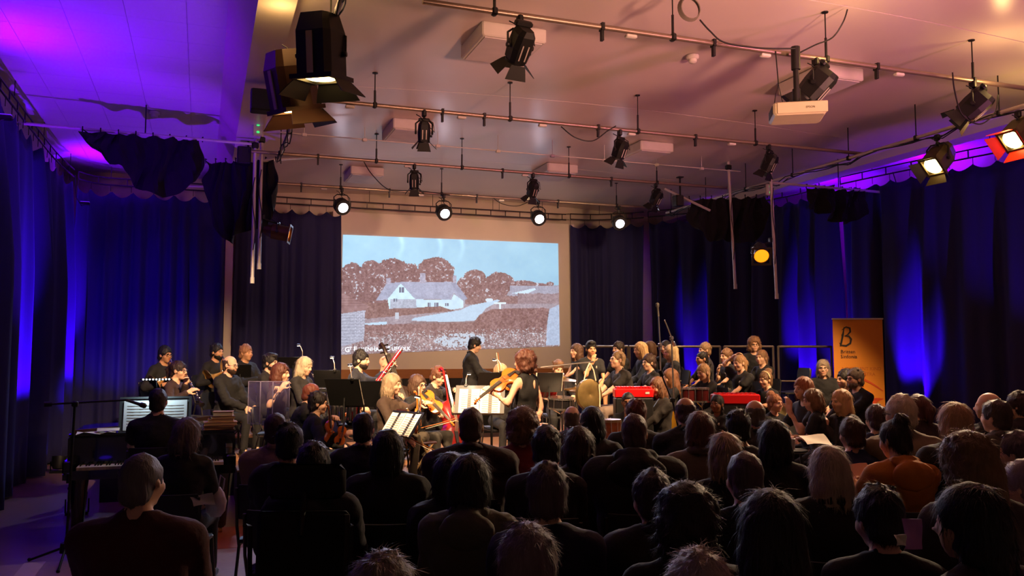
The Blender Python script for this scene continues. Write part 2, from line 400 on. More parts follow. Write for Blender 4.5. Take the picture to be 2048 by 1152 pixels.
nt = m_pic.node_tree; b = nt.nodes['Principled BSDF']; at = nt.nodes.new('ShaderNodeAttribute'); at.attribute_name = 'picture'
nt.links.new(at.outputs['Color'], b.inputs['Emission Color']); b.inputs['Emission Strength'].default_value = 1.0
b.inputs['Base Color'].default_value = (0.11, 0.10, 0.10, 1); b.inputs['Roughness'].default_value = 0.9
me = fastmesh('projected_picture', vs.reshape(-1, 3), fs, m_pic, False)
ca = me.color_attributes.new('picture', 'FLOAT_COLOR', 'CORNER')
linimg = np.where(img / 255 <= 0.04045, img / 255 / 12.92, ((img / 255 + .055) / 1.055) ** 2.4)
cc = np.ones((ny_ * nx_, 4, 4), np.float32); cc[:, :, :3] = linimg.reshape(-1, 1, 3); ca.data.foreach_set('color', cc.ravel())
pic = link('projected_picture', me); tag(pic, 'sepia and blue projected photograph of a thatched village cottage beside a road', 'projection')
def text_mesh(body, size, name, m, parent, mtx, ext=0.002, align='LEFT', shear=0.0, space=1.0, bold=0.0):
    cu = bpy.data.curves.new(name, 'FONT'); cu.body = body; cu.size = size; cu.extrude = ext; cu.align_x = align; cu.shear = shear; cu.space_character = space; cu.resolution_u = 2; cu.offset = size * bold
    t = bpy.data.objects.new(name, cu); COL.objects.link(t)
    dg = bpy.context.evaluated_depsgraph_get(); me = bpy.data.meshes.new_from_object(t.evaluated_get(dg))
    bpy.data.objects.remove(t); me.materials.clear(); me.materials.append(m)
    o = link(name, me, parent); o.matrix_local = mtx; return o
m_cap = mat('projected_caption_white', (225, 235, 245), 0.9, emit=(222, 236, 248), estr=0.95)
def onwall(x, y, z, rz=0.0): return Matrix.Translation((x, y, z)) @ Matrix.Rotation(PI / 2, 4, 'X') @ Matrix.Rotation(rz, 4, 'Z')
cx_ = 2.84
text_mesh('G', .150, 'caption_lettering', m_cap, pic, onwall(2.83, 18.095, 1.79, .02), bold=.012)
text_mesh('T', .085, 'caption_lettering', m_cap, pic, onwall(2.93, 18.095, 1.84, .02), bold=.012)
text_mesh('F', .150, 'caption_lettering', m_cap, pic, onwall(3.02, 18.095, 1.80, .02), bold=.012)
text_mesh('AKENHAM,', .115, 'caption_lettering', m_cap, pic, onwall(3.10, 18.095, 1.805, .02), bold=.012)
text_mesh('S', .150, 'caption_lettering', m_cap, pic, onwall(3.74, 18.095, 1.815, .02), bold=.012)
text_mesh('UFFOLK', .115, 'caption_lettering', m_cap, pic, onwall(3.83, 18.095, 1.82, .02), bold=.012)
# ------------------------------------------------------------------ curtains with scalloped tops, hooks and ladder tracks
m_curt = mat('navy_velvet', (26, 24, 74), 0.85, var=0.25, vscale=3, bump=0.15, bscale=60, sheen=0.4, stretch=(1, 1, 0.15))
m_track = mat('dark_track_metal', (46, 40, 44), 0.45, 0.6)
def resample(path, step):
    P = [Vector((p[0], p[1], 0)) for p in path]; out = [P[0]]; acc = 0.0
    # Catmull-Rom smoothing
    S = []
    for i in range(len(P) - 1):
        p0 = P[max(i - 1, 0)]; p1 = P[i]; p2 = P[i + 1]; p3 = P[min(i + 2, len(P) - 1)]
        for k in range(20):
            t = k / 20; S.append(0.5 * ((2 * p1) + (-p0 + p2) * t + (2 * p0 - 5 * p1 + 4 * p2 - p3) * t * t + (-p0 + 3 * p1 - 3 * p2 + p3) * t ** 3))
    S.append(P[-1]); out = [S[0]]; need = step
    for i in range(len(S) - 1):
        seg = (S[i + 1] - S[i]).length; pos = 0.0
        while seg - pos >= need:
            pos += need; out.append(S[i].lerp(S[i + 1], pos / seg)); need = step
        need -= seg - pos
    return out
def curtain(path, ztop, label, seed, amp=0.07, lam=0.34, hook=0.36, sag=0.09, z0=0.03, flip=1):
    r = random.Random(seed); step = 0.035; pts = resample(path, step); n = len(pts)
    root = thing('curtain', label, 'curtain', (pts[0].x, pts[0].y, 0))
    org = pts[0]
    ph = 0.0; prof = []
    wl = lam; A = amp
    for i in range(n):
        if i % 9 == 0: wl = lam * r.uniform(0.6, 1.7); A = amp * r.uniform(0.5, 1.4)
        ph += 2 * PI * step / wl; prof.append((math.sin(ph) + 0.35 * math.sin(2.3 * ph + seed), A))
    As = [sum(prof[max(0, min(n - 1, i + k))][1] for k in range(-5, 6)) / 11 for i in range(n)]
    nz = 16; V_ = np.zeros((nz + 1, n, 3))
    lean = [0.05 * math.sin(i * step * 1.3 + seed) + 0.03 * math.sin(i * step * 3.1) for i in range(n)]
    for i, p in enumerate(pts):
        t = (pts[min(i + 1, n - 1)] - pts[max(i - 1, 0)]).normalized(); nn = Vector((-t.y, t.x, 0)) * flip
        u = (i * step / hook) % 1.0; zt = ztop - 0.03 - sag * 4 * u * (1 - u)
        for j in range(nz + 1):
            f = j / nz; g = 0.25 + 0.75 * min(1, f * 2.2)
            q = p + nn * (prof[i][0] * As[i] * g) + t * lean[i] * f
            V_[j, i] = (q.x - org.x, q.y - org.y, zt + (z0 - zt) * (f ** 1.15))
    idx = np.arange((nz + 1) * n).reshape(nz + 1, n)
    F_ = np.stack([idx[:-1, :-1], idx[1:, :-1], idx[1:, 1:], idx[:-1, 1:]], -1).reshape(-1, 4)
    o = link('cloth', fastmesh('cloth', V_.reshape(-1, 3), F_, m_curt), root)
    so = o.modifiers.new('thickness', 'SOLIDIFY'); so.thickness = 0.006
    k = 0; hm = None
    while k * hook / step < n:
        p = pts[min(n - 1, int(k * hook / step))]
        if hm is None:
            h = MB().tube([(0, 0, -0.04), (0, 0, 0.06), (0.012, 0, 0.075), (0.0, 0, 0.09)], 0.005, 5).build('hook', m_track, root); hm = h.data
        else: h = link('hook', hm, root)
        h.location = (p.x - org.x, p.y - org.y, ztop); k += 1
    # ladder track above
    tr = thing('curtain_track', 'twin rail track carrying the ' + label, 'track', (org.x, org.y, 0))
    lp = [(p.x - org.x, p.y - org.y) for p in pts[::6]] + [(pts[-1].x - org.x, pts[-1].y - org.y)]
    MB().tube([(x, y, ztop + 0.08) for x, y in lp], 0.014, 6).build('lower_rail', m_track, tr)
    MB().tube([(x, y, ztop + 0.21) for x, y in lp], 0.012, 6).build('upper_rail', m_track, tr)
    rm = None
    for q in range(0, n, 14):
        p = pts[q]
        if rm is None: rg = MB().bx(-.008, .008, -.008, .008, 0, .13).build('rung', m_track, tr, False); rm = rg.data
        else: rg = link('rung', rm, tr)
        rg.location = (p.x - org.x, p.y - org.y, ztop + 0.08)
    for q in range(20, n, 60):
        p = pts[q]; MB().tube([(p.x - org.x, p.y - org.y, ztop + .21), (p.x - org.x, p.y - org.y, ztop + .43)], 0.006, 5).build('hanger', m_track, tr)
    return root
HT = 4.80
curtain([(-2.3, 3.0), (-2.32, 7), (-2.32, 11), (-2.3, 15), (-2.2, 16.6)], HT, 'blue lit velvet curtain along the wall beside the piano', 3, amp=0.17, lam=0.72, sag=.11)
curtain([(-2.15, 16.75), (-1.9, 17.12), (-1.4, 17.2), (0.35, 17.2)], HT, 'dark blue velvet curtain behind the horn players', 11, amp=0.07, lam=0.3, sag=.12)
curtain([(0.6, 17.95), (1.6, 17.98), (2.72, 18.0)], HT - .02, 'navy velvet curtain behind the flute player beside the projection', 5, amp=0.06, lam=0.26, sag=.11)
curtain([(8.0, 18.0), (8.6, 17.9), (9.2, 17.5), (9.5, 17.2)], HT, 'navy velvet curtain at the far edge of the projection panel', 8, amp=0.06, lam=0.28, sag=.1)
curtain([(9.55, 17.1), (10.2, 16.2), (10.6, 15.1), (10.85, 14.0), (10.98, 12.6)], HT, 'blue lit velvet curtain behind the seated children', 14, amp=0.15, lam=0.6, sag=.08)
curtain([(11.0, 12.5), (11.2, 11.2), (11.5, 9.8), (11.7, 8.8), (11.9, 7.0), (12.0, 5.0)], HT, 'blue lit velvet curtain behind the orange banner', 21, amp=0.16, lam=0.66, sag=.08)
# track in front of the projection panel joining both curtains
tr = thing('curtain_track', 'bare twin rail track running across above the projected picture', 'track', (2.8, 18.02, 0))
MB().tube([(0, 0, HT + .06), (5.1, 0, HT + .06)], 0.014, 6).build('lower_rail', m_track, tr)
MB().tube([(0, 0, HT + .19), (5.1, 0, HT + .19)], 0.012, 6).build('upper_rail', m_track, tr)
rm = None
for k in range(15):
    rg = MB().bx(-.008, .008, -.008, .008, 0, .13).build('rung', m_track, tr, False) if rm is None else link('rung', rm, tr)
    rm = rg.data; rg.location = (0.1 + k * .35, 0, HT + .06)
for x in (0.5, 1.9, 2.1, 3.3, 3.45, 4.5):
    MB().tube([(x, 0, HT + .19), (x, 0, vault(x + 2.8) - .02)], 0.006, 5).build('hanger', m_track, tr)
# ================================================================== RIGGING
m_steel = mat('brushed_pipe_steel', (150, 132, 118), 0.38, 0.75, var=0.15, vscale=10)
m_alu = mat('pale_pole_aluminium', (206, 194, 188), 0.42, 0.25, var=0.12, vscale=8)
m_blk = mat('matt_black_metal', (20, 19, 20), 0.5, 0.2)
m_blk2 = mat('black_cable_rubber', (16, 15, 16), 0.6)
m_drape = mat('black_drape_cloth', (13, 11, 16), 0.95, var=0.3, vscale=4)
m_white = mat('white_plastic', (205, 198, 190), 0.5)
ZB = 4.78
def bar(y, x0, x1, label, rods, z=ZB, bits=()):
    t = thing('lighting_bar', label, 'lighting bar', (x0, y, z))
    MB().tube([(0, 0, 0), (x1 - x0, 0, 0)], 0.026, 10).build('pipe', m_steel, t)
    for x in rods:
        zt = vault(x) - .016 - z if 0.74 < x < 10.55 else 0.3
        MB().tube([(x - x0, 0, 0.02), (x - x0, 0, zt * .45)], 0.014, 6).tube([(x - x0, 0, zt * .45), (x - x0, 0, zt)], 0.007, 6).lathe([(.035, zt - .01), (.035, zt)], 8, (x - x0, 0, 0)).build('hanger_rod', m_blk, t)
        MB().box((x - x0, 0, 0), (.05, .075, .075), bev=.012).build('pipe_clamp', m_blk, t)
    for k, x in enumerate(bits):
        if k % 2: MB().box((x - x0, 0.0, -.05), (.11, .06, .035), bev=.008).build('socket', m_white, t)
        else: MB().bx(x - x0 - .012, x - x0 + .012, -.02, .02, -.13, -.02).box((x - x0, 0, 0), (.03, .07, .07)).build('spare_clamp', m_blk, t)
    return t
bar(6.91, 1.7, 10.4, 'steel lighting bar nearest the camera, carrying the projector', [2.35, 4.15, 5.95, 7.95, 9.6], bits=(3.4, 3.7, 4.6, 5.2, 6.6, 6.9))
bar(10.1, .78, 9.35, 'long steel lighting bar crossing above the audience front row', [1.9, 3.65, 5.5, 7.4], bits=(1.25, 1.6, 2.75, 3.0, 3.3, 4.1, 4.9, 5.4, 6.4, 7.0))
bar(13.1, .62, 8.95, 'steel lighting bar over the orchestra with two spare clamps', [2.5, 3.9, 5.8, 7.5], bits=(1.6, 3.0, 4.6, 5.0, 6.6))
bar(15.45, 1.15, 8.7, 'rear steel lighting bar carrying the four lit colour changers', [2.3, 4.2, 6.1, 7.9], bits=(1.6, 2.0, 3.2, 3.8, 4.9, 5.4, 6.6))
# pipes running front to back
def depth_pipe(x, y0, y1, label, z=4.72):
    t = thing('side_pipe', label, 'pipe', (x, y0, z))
    MB().tube([(0, 0, 0), (0, y1 - y0, 0)], 0.026, 10).build('pipe', m_alu, t)
    n = int((y1 - y0) / 1.3)
    for k in range(n + 1):
        yy = .3 + k * 1.3
        if yy > y1 - y0: break
        MB().tube([(0, yy, .0), (0, yy, vault(x) - .016 - z)], 0.008, 6).box((0, yy, 0), (.07, .05, .07), bev=.01).build('hanger_rod', m_blk, t)
    # cables tied along it
    for q in range(3):
        r = random.Random(q + int(x)); pts = []
        for k in range(40):
            yy = (y1 - y0) * k / 39; pts.append((.035 * math.cos(q * 2 + k * .7), yy, -.03 + .03 * math.sin(k * .9 + q) - (.05 if k % 7 == 3 else 0)))
        MB().tube(pts, 0.008, 5).build('cable', m_blk2, t)
    return t
depth_pipe(1.02, 6.0, 13.2, 'pipe with taped cables running back above the piano side')
depth_pipe(9.15, 6.0, 15.6, 'pipe with looped cables running back above the children side')
# thin conduit with junction boxes
t = thing('ceiling_conduit', 'thin cream conduit with small junction boxes under the ceiling', 'conduit', (1.0, 12.75, 5.02))
MB().tube([(0, 0, 0), (8.0, 0, 0)], 0.008, 6).build('conduit_tube', m_white, t)
for x in (.35, 1.25, 2.4, 3.4, 4.35, 5.3, 6.3, 7.2):
    MB().box((x, 0, -.01), (.07, .06, .05), bev=.008).tube([(x, 0, 0), (x, 0, vault(1 + x) - .016 - 5.02)], .006, 5).build('junction_box', m_white, t)
# ------------------------------------------------------------------ ceiling items
def ceiling_box(px, py, label, w=.62, h=.16, l=.85):
    # find the point on the vault along the pixel ray
    d = 6.0
    for _ in range(200):
        p = W(px, py, d)
        if p.z >= vault(p.x) - h: break
        d += .05
    t = thing('ceiling_box', label, 'light panel', (p.x, p.y, vault(p.x) - .02))
    z0 = -h
    MB().box((0, 0, z0 / 2), (w, l, h), bev=.015).build('casing', m_white, t, False)
    MB().box((0, 0, z0 - .004), (w - .08, l - .08, .008)).build('diffuser', mat('matt_diffuser', (215, 205, 205), .6), t, False)
    return t
ceiling_box(1005, 98, 'white box panel on the ceiling nearest the camera, above a spotlight', .72, .16, .8)
ceiling_box(815, 270, 'white box panel on the ceiling above the second lighting bar')
ceiling_box(1290, 310, 'white box panel on the ceiling among the hangers near the middle')
ceiling_box(727, 360, 'white box panel on the ceiling close to the projection wall')
ceiling_box(1108, 386, 'shallow white box panel on the ceiling over the projection')
ceiling_box(1640, 172, 'white box panel on the ceiling behind the projector')
def detector(px, py, label, H):
    d = 6.0
    for _ in range(300):
        p = W(px, py, d)
        if p.z >= H(p.x): break
        d += .04
    t = thing('smoke_detector', label, 'smoke detector', (p.x, p.y, H(p.x) - .01))
    MB().lathe([(.075, 0), (.075, -.03), (.06, -.045)], 16).build('base', m_white, t)
    MB().lathe([(.05, -.045), (.048, -.075), (.03, -.09), (0.0, -.092)], 16).build('sensor', m_white, t)
detector(1385, 108, 'round white smoke detector under the vault', lambda x: vault(x) - .016)
detector(309, 222, 'small smoke detector on the purple tiled ceiling', lambda x: 5.32)
# ------------------------------------------------------------------ stage lanterns
m_lens_w = mat('lit_warm_lens', (255, 225, 170), .2, emit=(255, 208, 120), estr=14)
m_lens_o = mat('lit_orange_gel', (255, 150, 40), .3, emit=(255, 140, 20), estr=1.5)
m_lens_l = mat('lit_led_lens', (255, 245, 255), .2, emit=(240, 232, 255), estr=16)
m_red = mat('red_gel_door', (190, 30, 14), .4, emit=None)
m_olive = mat('olive_grey_lamp_case', (74, 64, 40), .45, .3)
m_tape = mat('pale_gaffer_tape', (196, 180, 130), .6)
m_grey = mat('grey_lamp_case', (60, 56, 52), .45, .3)
def aim(pan, tilt):
    """beam direction: tilt from straight down, pan about the vertical (0 = towards the end wall)"""
    return Vector((math.sin(pan) * math.sin(tilt), math.cos(pan) * math.sin(tilt), -math.cos(tilt)))
def doors(root, X, r, mats, lens_z, length=.16, which=(0, 1, 2, 3), splay=(40, 30, 40, 30)):
    for k in which:
        a = k * PI / 2; s = R(splay[k])
        rows = []
        for (u, wd_) in ((0, .75), (.5, .95), (1, 1.12)):
            rr = r + math.sin(s) * length * u; zz = lens_z - math.cos(s) * length * u
            rows.append([Vector((math.cos(a) * rr - math.sin(a) * w, math.sin(a) * rr + math.cos(a) * w, zz)) for w in (-r * wd_, 0, r * wd_)])
        mb = MB(); mb.X = X; mb.slab(rows, .006); mb.build('barn_door', mats[k % len(mats)], root, False)
def lantern(loc, pan, tilt, kind, label, case=m_blk, energy=0, color=WARM, angle=40, drop=.24, lens=None, spill=0, door_mats=None, target=None, side=0.0, sc=1.0, roll=0, which=(0, 1, 2, 3)):
    pan = R(pan); tilt = R(tilt)
    t = thing('stage_lantern', label, 'stage light', loc, 0.0)
    d = aim(pan, tilt)
    # body frame: local -Z is the beam
    z = -d; x = Vector((math.cos(pan), -math.sin(pan), 0)); y = z.cross(x)
    B = Matrix((x, y, z)).transposed().to_4x4(); B.translation = Vector((side, 0, -drop))
    B = B @ Matrix.Rotation(R(roll), 4, 'Z') @ Matrix.Scale(sc, 4)
    def part(name, f, m, smooth=True):
        mb = MB(); mb.X = B; f(mb); return mb.build(name, m, t, smooth)
    w = {'fresnel': .15, 'compact': .10, 'par': .10, 'led': .10}[kind] * sc
    # clamp + yoke
    xx = Vector((math.cos(pan), -math.sin(pan), 0)); piv = B.translation
    MB().box((0, 0, 0), (.05, .08, .09), bev=.012).tube([(0, 0, -.03), (side * .5, 0, -.06), (side, 0, -.09)], .014, 8).lathe([(.022, -.02), (.022, .02)], 8, (side, .0, -.085)).build('hook_clamp', m_blk, t)
    a = piv - xx * (w + .02); b = piv + xx * (w + .02); top = Vector((side, 0, -.09))
    MB().tube([a, a.lerp(a + _Z * (top.z - a.z), .75), top - xx * (w * .7), top + xx * (w * .7), b.lerp(b + _Z * (top.z - b.z), .75), b], .011, 6).build('yoke', m_blk, t)
    for e in (a, b): MB().lathe([(.022, -.012), (.026, 0), (.022, .012)], 8, e, xx).build('yoke_knob', m_blk, t)
    lens = lens or m_lens_w
    if kind == 'fresnel':
        sec = [(-.13, -.10), (-.10, -.15), (.10, -.15), (.13, -.10), (.15, .06), (.11, .14), (-.11, .14), (-.15, .06)]
        def body(mb):
            for (k0, k1, z0, z1) in ((.78, 1.0, .26, .14), (1.0, 1.0, .14, -.14)):
                n = len(sec); vs = [(p[0] * k0, p[1] * k0, z0) for p in sec] + [(p[0] * k1, p[1] * k1, z1) for p in sec]
                fs = [(i, n + i, n + (i + 1) % n, (i + 1) % n) for i in range(n)]
                if z0 > .2: fs.append(tuple(range(n)))
                mb.add(vs, fs)
        part('housing', body, case, False)
        part('tape_strip', lambda mb: mb.bx(-.022, .022, -.158, -.150, -.14, .13), m_tape, False)
        for k in range(4): part('vent_slot', lambda mb: mb.bx(-.09 + k * .05, -.06 + k * .05, -.1, -.09, .22, .255), m_alu, False)
        part('front_frame', lambda mb: mb.bx(-.155, .155, -.155, -.12, -.17, -.14).bx(-.155, .155, .12, .155, -.17, -.14).bx(-.155, -.12, -.12, .12, -.17, -.14).bx(.12, .155, -.12, .12, -.17, -.14), case, False)
        part('lens', lambda mb: mb.lathe([(.125, -.135), (.12, -.15), (.08, -.165), (0.0, -.172)], 20), lens)
        doors(t, B, .15, door_mats or [case], -.17, .13, which=which); lz = -.30
    elif kind == 'compact':
        def body(mb):
            prof = [(.055, .10, .17), (.085, .115, .12), (.095, .115, .0), (.085, .105, -.12)]
            vs = []; n = 8
            for (hx, hy, zz) in prof: vs += [(-hx, -hy * .6, zz), (-hx * .6, -hy, zz), (hx * .6, -hy, zz), (hx, -hy * .6, zz), (hx, hy * .6, zz), (hx * .6, hy, zz), (-hx * .6, hy, zz), (-hx, hy * .6, zz)]
            fs = [tuple(range(n)), tuple(range(4 * n - 1, 3 * n - 1, -1))]
            for k in range(3):
                for i in range(n): fs.append((k * n + i, k * n + n + i, k * n + n + (i + 1) % n, k * n + (i + 1) % n))
            mb.add(vs, fs)
        part('housing', body, case, False)
        part('rear_cap', lambda mb: mb.box((0, .07, .185), (.17, .06, .05), bev=.012), case, False)
        for k in (-1, 1): part('focus_slot', lambda mb: mb.bx(.028 * k - .006, .028 * k + .006, -.121, -.115, -.09, .05), m_alu, False)
        part('focus_knob', lambda mb: mb.lathe([(.018, 0), (.018, .03)], 10, (.095, 0, -.05), (1, 0, 0)), m_blk)
        part('lens_ring', lambda mb: mb.lathe([(.088, -.12), (.095, -.125), (.095, -.145), (.08, -.148)], 18), case)
        part('lens', lambda mb: mb.lathe([(.078, -.13), (.05, -.148), (0, -.155)], 16), lens)
        doors(t, B, .092, door_mats or [case], -.146, .13, which=(0, 1, 2, 3), splay=(48, 24, 40, 15)); lz = -.22
    elif kind == 'par':
        part('can', lambda mb: mb.lathe([(0, .20), (.05, .2), (.075, .17), (.085, .10), (.105, .08), (.105, -.15), (.098, -.15), (.098, -.12), (0, -.12)], 22), case)
        part('gel_frame', lambda mb: mb.bx(-.13, .13, -.13, -.105, -.165, -.15).bx(-.13, .13, .105, .13, -.165, -.15).bx(-.13, -.105, -.105, .105, -.165, -.15).bx(.105, .13, -.105, .105, -.165, -.15), case, False)
        part('lens', lambda mb: mb.lathe([(.098, -.13), (.06, -.142), (0, -.146)], 20), lens)
        part('lamp_cap', lambda mb: mb.lathe([(.05, .2), (.045, .26), (0, .265)], 12), m_blk); lz = -.2
    else:
        part('can', lambda mb: mb.lathe([(0, .09), (.08, .09), (.11, .05), (.115, -.06), (.108, -.07)], 22), case)
        part('lens', lambda mb: mb.lathe([(.105, -.062), (.06, -.072), (0, -.075)], 22), lens)
        part('heat_fins', lambda mb: [mb.bx(-.07 + k * .035, -.06 + k * .035, -.06, .06, .09, .12) for k in range(5)], case, False); lz = -.12
    MB().tube([(side * .5, .0, -.05), (side + .1, -.05, -.12), (side + .12, -.06, -drop), (side + .02, -.05, -drop * .6), (side - .06, -.03, -.05), (side - .1, 0, -.02)], .006, 5).build('cable', m_blk2, t)
    if energy:
        p = Vector(loc) + B @ Vector((0, 0, lz)); tg = Vector(target) if target is not None else p + d * 5
        l = spot('beam', p - Vector(loc), tg - Vector(loc), energy, color, angle, .6, .07); l.parent = t
    if spill:
        p = B @ Vector((0, 0, .34 * sc)); l = bpy.data.lights.new('vent_glow', 'POINT'); l.energy = spill; l.color = (1.0, .6, .2); l.shadow_soft_size = .06
        lo = bpy.data.objects.new('vent_glow', l); COL.objects.link(lo); lo.location = p; lo.parent = t
    return t
def barpt(px, y, z=ZB):
    u = (px - 1024) / FPX
    # ground point on the bar's line y=const
    dx = _F.x + _Rt.x * u; dy = _F.y + _Rt.y * u
    return Vector((dx / dy * y, y, z - .045))
ST = (3.8, 11.5, 1.0)
lantern((1.0, 7.35, 4.66), 25, 9, 'fresnel', 'large black lantern glowing warm above the aisle, upper of a pair', energy=1984, angle=48, spill=9, side=-.09, drop=.30, target=(3.0, 11.0, .9), sc=1.3, which=(0, 1, 2), roll=-12)
lantern((1.0, 8.0, 4.66), 50, 16, 'fresnel', 'large brown lantern glowing warm below another, with wide open doors', case=mat('brown_lamp_case', (70, 40, 30), .45, .3), energy=1664, angle=48, spill=5, side=-.27, drop=.42, target=(0.7, 12.6, 1.3), door_mats=[mat('brown_lamp_case', (70, 40, 30)), m_blk], sc=1.3, which=(0, 1, 2), roll=-20)
lantern(barpt(1040, 6.91), -8, 42, 'compact', 'black spotlight with splayed doors below a ceiling box, nearest bar', energy=1536, angle=46, target=(3.6, 10.6, .9), sc=1.0)
lantern(barpt(1645, 6.91), -38, 45, 'compact', 'black spotlight beside the projector, doors tipped away', energy=1344, angle=44, target=(4.6, 10.8, .9), sc=1.12, spill=4)
lantern(barpt(1965, 6.91), -38, 50, 'compact', 'black spotlight at the far end of the nearest bar', energy=1344, angle=44, target=(8.6, 10.6, 1.1), sc=1.08, spill=11)
lantern(barpt(845, 10.1), 10, 20, 'compact', 'black spotlight with pale lower door on the second bar', energy=384, angle=55, target=(2.2, 12.2, .8), sc=.82)
lantern(barpt(1243, 10.1), -20, 28, 'compact', 'black spotlight glowing under the middle of the second bar', energy=512, angle=55, target=(4.8, 12.6, .8), sc=.82)
lantern(barpt(1545, 10.1), -25, 30, 'compact', 'small black spotlight near the end of the second bar', energy=512, angle=55, target=(6.4, 12.4, .8), sc=.82)
lantern(barpt(826, 13.1), 15, 20, 'compact', 'black spotlight on the orchestra bar straight above the bassoonist', energy=230, angle=70, target=(3.4, 18.0, 3.2), sc=.82)
lantern(barpt(1066, 13.1), -10, 30, 'compact', 'black spotlight on the orchestra bar in front of the projection', energy=230, angle=70, target=(5.3, 18.0, 3.2), sc=.82)
lantern(barpt(1315, 13.1), -20, 35, 'compact', 'small black spotlight on the orchestra bar above the girls', energy=230, angle=70, target=(7.2, 18.0, 3.2), sc=.82)
lantern((9.15, 8.55, 4.64), -95, 46, 'fresnel', 'olive lantern with blue gel on the side pipe over the aisle', case=m_olive, energy=1300, color=(1, .7, .42), angle=52, target=(5.7, 6.2, 1.1), sc=.95, drop=.3, door_mats=[m_blk, m_olive], spill=0)
lantern((9.15, 7.35, 4.64), -88, 50, 'fresnel', 'glowing lantern with bright red doors at the picture edge', case=m_olive, energy=960, color=(1, .62, .34), angle=46, target=(5.0, 10.5, .9), sc=.95, drop=.24, door_mats=[m_red, mat('red_door_glow', (220, 50, 20), .35, emit=(255, 40, 16), estr=.8)], spill=10)  # alternate doors glow red, standing in for lamp light falling on them
for k, px in enumerate((680, 886, 1077, 1240)):
    lantern(barpt(px, 15.45), 180 + (-12, -4, 4, 12)[k], 62, 'led', ['round lit white colour changer nearest the piano side of the rear bar', 'round lit white colour changer above the cottage chimney', 'round lit white colour changer above the right end of the picture', 'round lit white colour changer at the far end of the rear bar'][k],
            energy=(420, 300, 260, 260)[k], color=((.45, .62, 1.0), (.9, .85, 1.0), (.95, .8, 1), (.8, .75, 1))[k], angle=70, lens=m_lens_l, drop=.30, sc=1.3, target=((1.2, 11.6, 1.3), (3.2, 10.2, 1.0), (4.8, 9.5, 1.0), (6.6, 9.0, 1.0))[k])
# ------------------------------------------------------------------ drop poles with par cans
def drop_pole(p, z0, z1, label, lean=0.0):
    z1 = 4.975 if p.x < .74 else vault(p.x) - .018
    t = thing('drop_pole', label, 'pole', (p.x, p.y, z0))
    MB().tube([(lean, 0, 0), (0, 0, z1 - z0)], .026, 10).build('pipe', m_alu, t)
    MB().lathe([(.031, 0), (.031, .09)], 12, (lean, 0, -.005)).build('end_cap', m_white, t)
    MB().box((0, 0, z1 - z0 - .1), (.1, .09, .09), bev=.015).build('pipe_clamp', m_blk, t)
    MB().tube([(lean * .5 + .03 * math.sin(k * .8), -.03, (z1 - z0) * (.25 + .07 * k) * .9) for k in range(9)], .007, 5).build('cable', m_blk2, t)
    return t
pL = W(508, 400, 12.55); pL2 = W(521, 400, 12.75)
drop_pole(pL, W(502, 566, 12.55).z, 5.0, 'long pale drop pole in front of the hanging black drape')
drop_pole(pL2, W(515, 538, 12.75).z, 4.85, 'shorter pale drop pole holding the orange par can')
pR = W(1458, 400, 15.1); pR2 = W(1541, 400, 14.0)
drop_pole(pR, W(1468, 577, 15.1).z, 4.75, 'pale drop pole hanging free above the children', .1)
drop_pole(pR2, W(1550, 597, 14.0).z, 4.85, 'pale drop pole with looped cable holding a glowing par can', .08)
q = W(540, 463, 12.75); q2 = Vector((pL2.x + .05, pL2.y, q.z + .22))
lantern(q2, 104, 80, 'par', 'brown par can glowing orange on the drop pole by the drape', case=mat('brown_par_case', (82, 50, 24), .4, .4), energy=70, color=WARM, lens=m_lens_o, drop=.22, side=.22, target=(3.0, 12.5, 1.2), sc=1.1)
q = W(1512, 505, 13.95); q2 = Vector((pR2.x - .06, pR2.y - .05, q.z + .2))
lantern(q2, -150, 60, 'par', 'grey par can glowing orange towards the audience on a drop pole', case=m_grey, energy=22, color=(1, .6, .2), lens=m_lens_o, drop=.2, side=-.2, target=(5.5, 8.5, .6), angle=50, sc=1.2)
# cross pipes and black drapes
def cross_pipe(p, q, label, rod=None):
    p = Vector(p); q = Vector(q); t = thing('cross_pipe', label, 'pipe', p)
    MB().tube([(0, 0, 0), q - p], .022, 8).build('pipe', m_alu, t)
    if rod is not None:
        r_ = p.lerp(q, rod); MB().tube([r_ - p, r_ - p + _Z * (5.30 - r_.z)], .009, 6).build('hanger_rod', m_blk, t)
    return t
def drape(p, q, drops, label, seed, n=34):
    """cloth slung along p-q; drops: list of (u, length)"""
    r = random.Random(seed); p = Vector(p); q = Vector(q); root = thing('black_drape', label, 'drape', p); dv = q - p; L = dv.length; tt = dv.normalized(); nn = Vector((-tt.y, tt.x, 0)).normalized()
    rows = []; m = 14
    def dl(u):
        for (a, la), (b, lb) in zip(drops[:-1], drops[1:]):
            if a <= u <= b: return la + (lb - la) * (u - a) / (b - a)
        return drops[-1][1]
    for j in range(m + 1):
        row = []
        for i in range(n + 1):
            u = i / n; tie = (u * 7) % 1.0; sagt = .05 * 4 * tie * (1 - tie) * (1 - .3 * u)
            f = j / m; ln = dl(u) * (1 + .08 * math.sin(9 * u + seed))
            a = .09 * math.sin(u * 23 + seed + f * 1.5) * (.3 + f) + .05 * math.sin(u * 51 + f * 4)
            row.append(dv * u + nn * a - _Z * (sagt + ln * f) + tt * .05 * math.sin(f * 5 + u * 11))
        rows.append(row)
    MB().slab(rows, .012).build('cloth', m_drape, root)
    for k in range(8):
        u = k / 7; c = dv * u
        MB().tube([c + _Z * .03 + nn * .03, c + _Z * .03 - nn * .03, c - _Z * .04], .008, 5).build('tie', m_drape, root)
    return root
a = W(0, 243, 11.15); b = W(503, 288, 12.5)
cross_pipe(a, b, 'thin pipe reaching over the piano aisle with slung black cloth', .55)
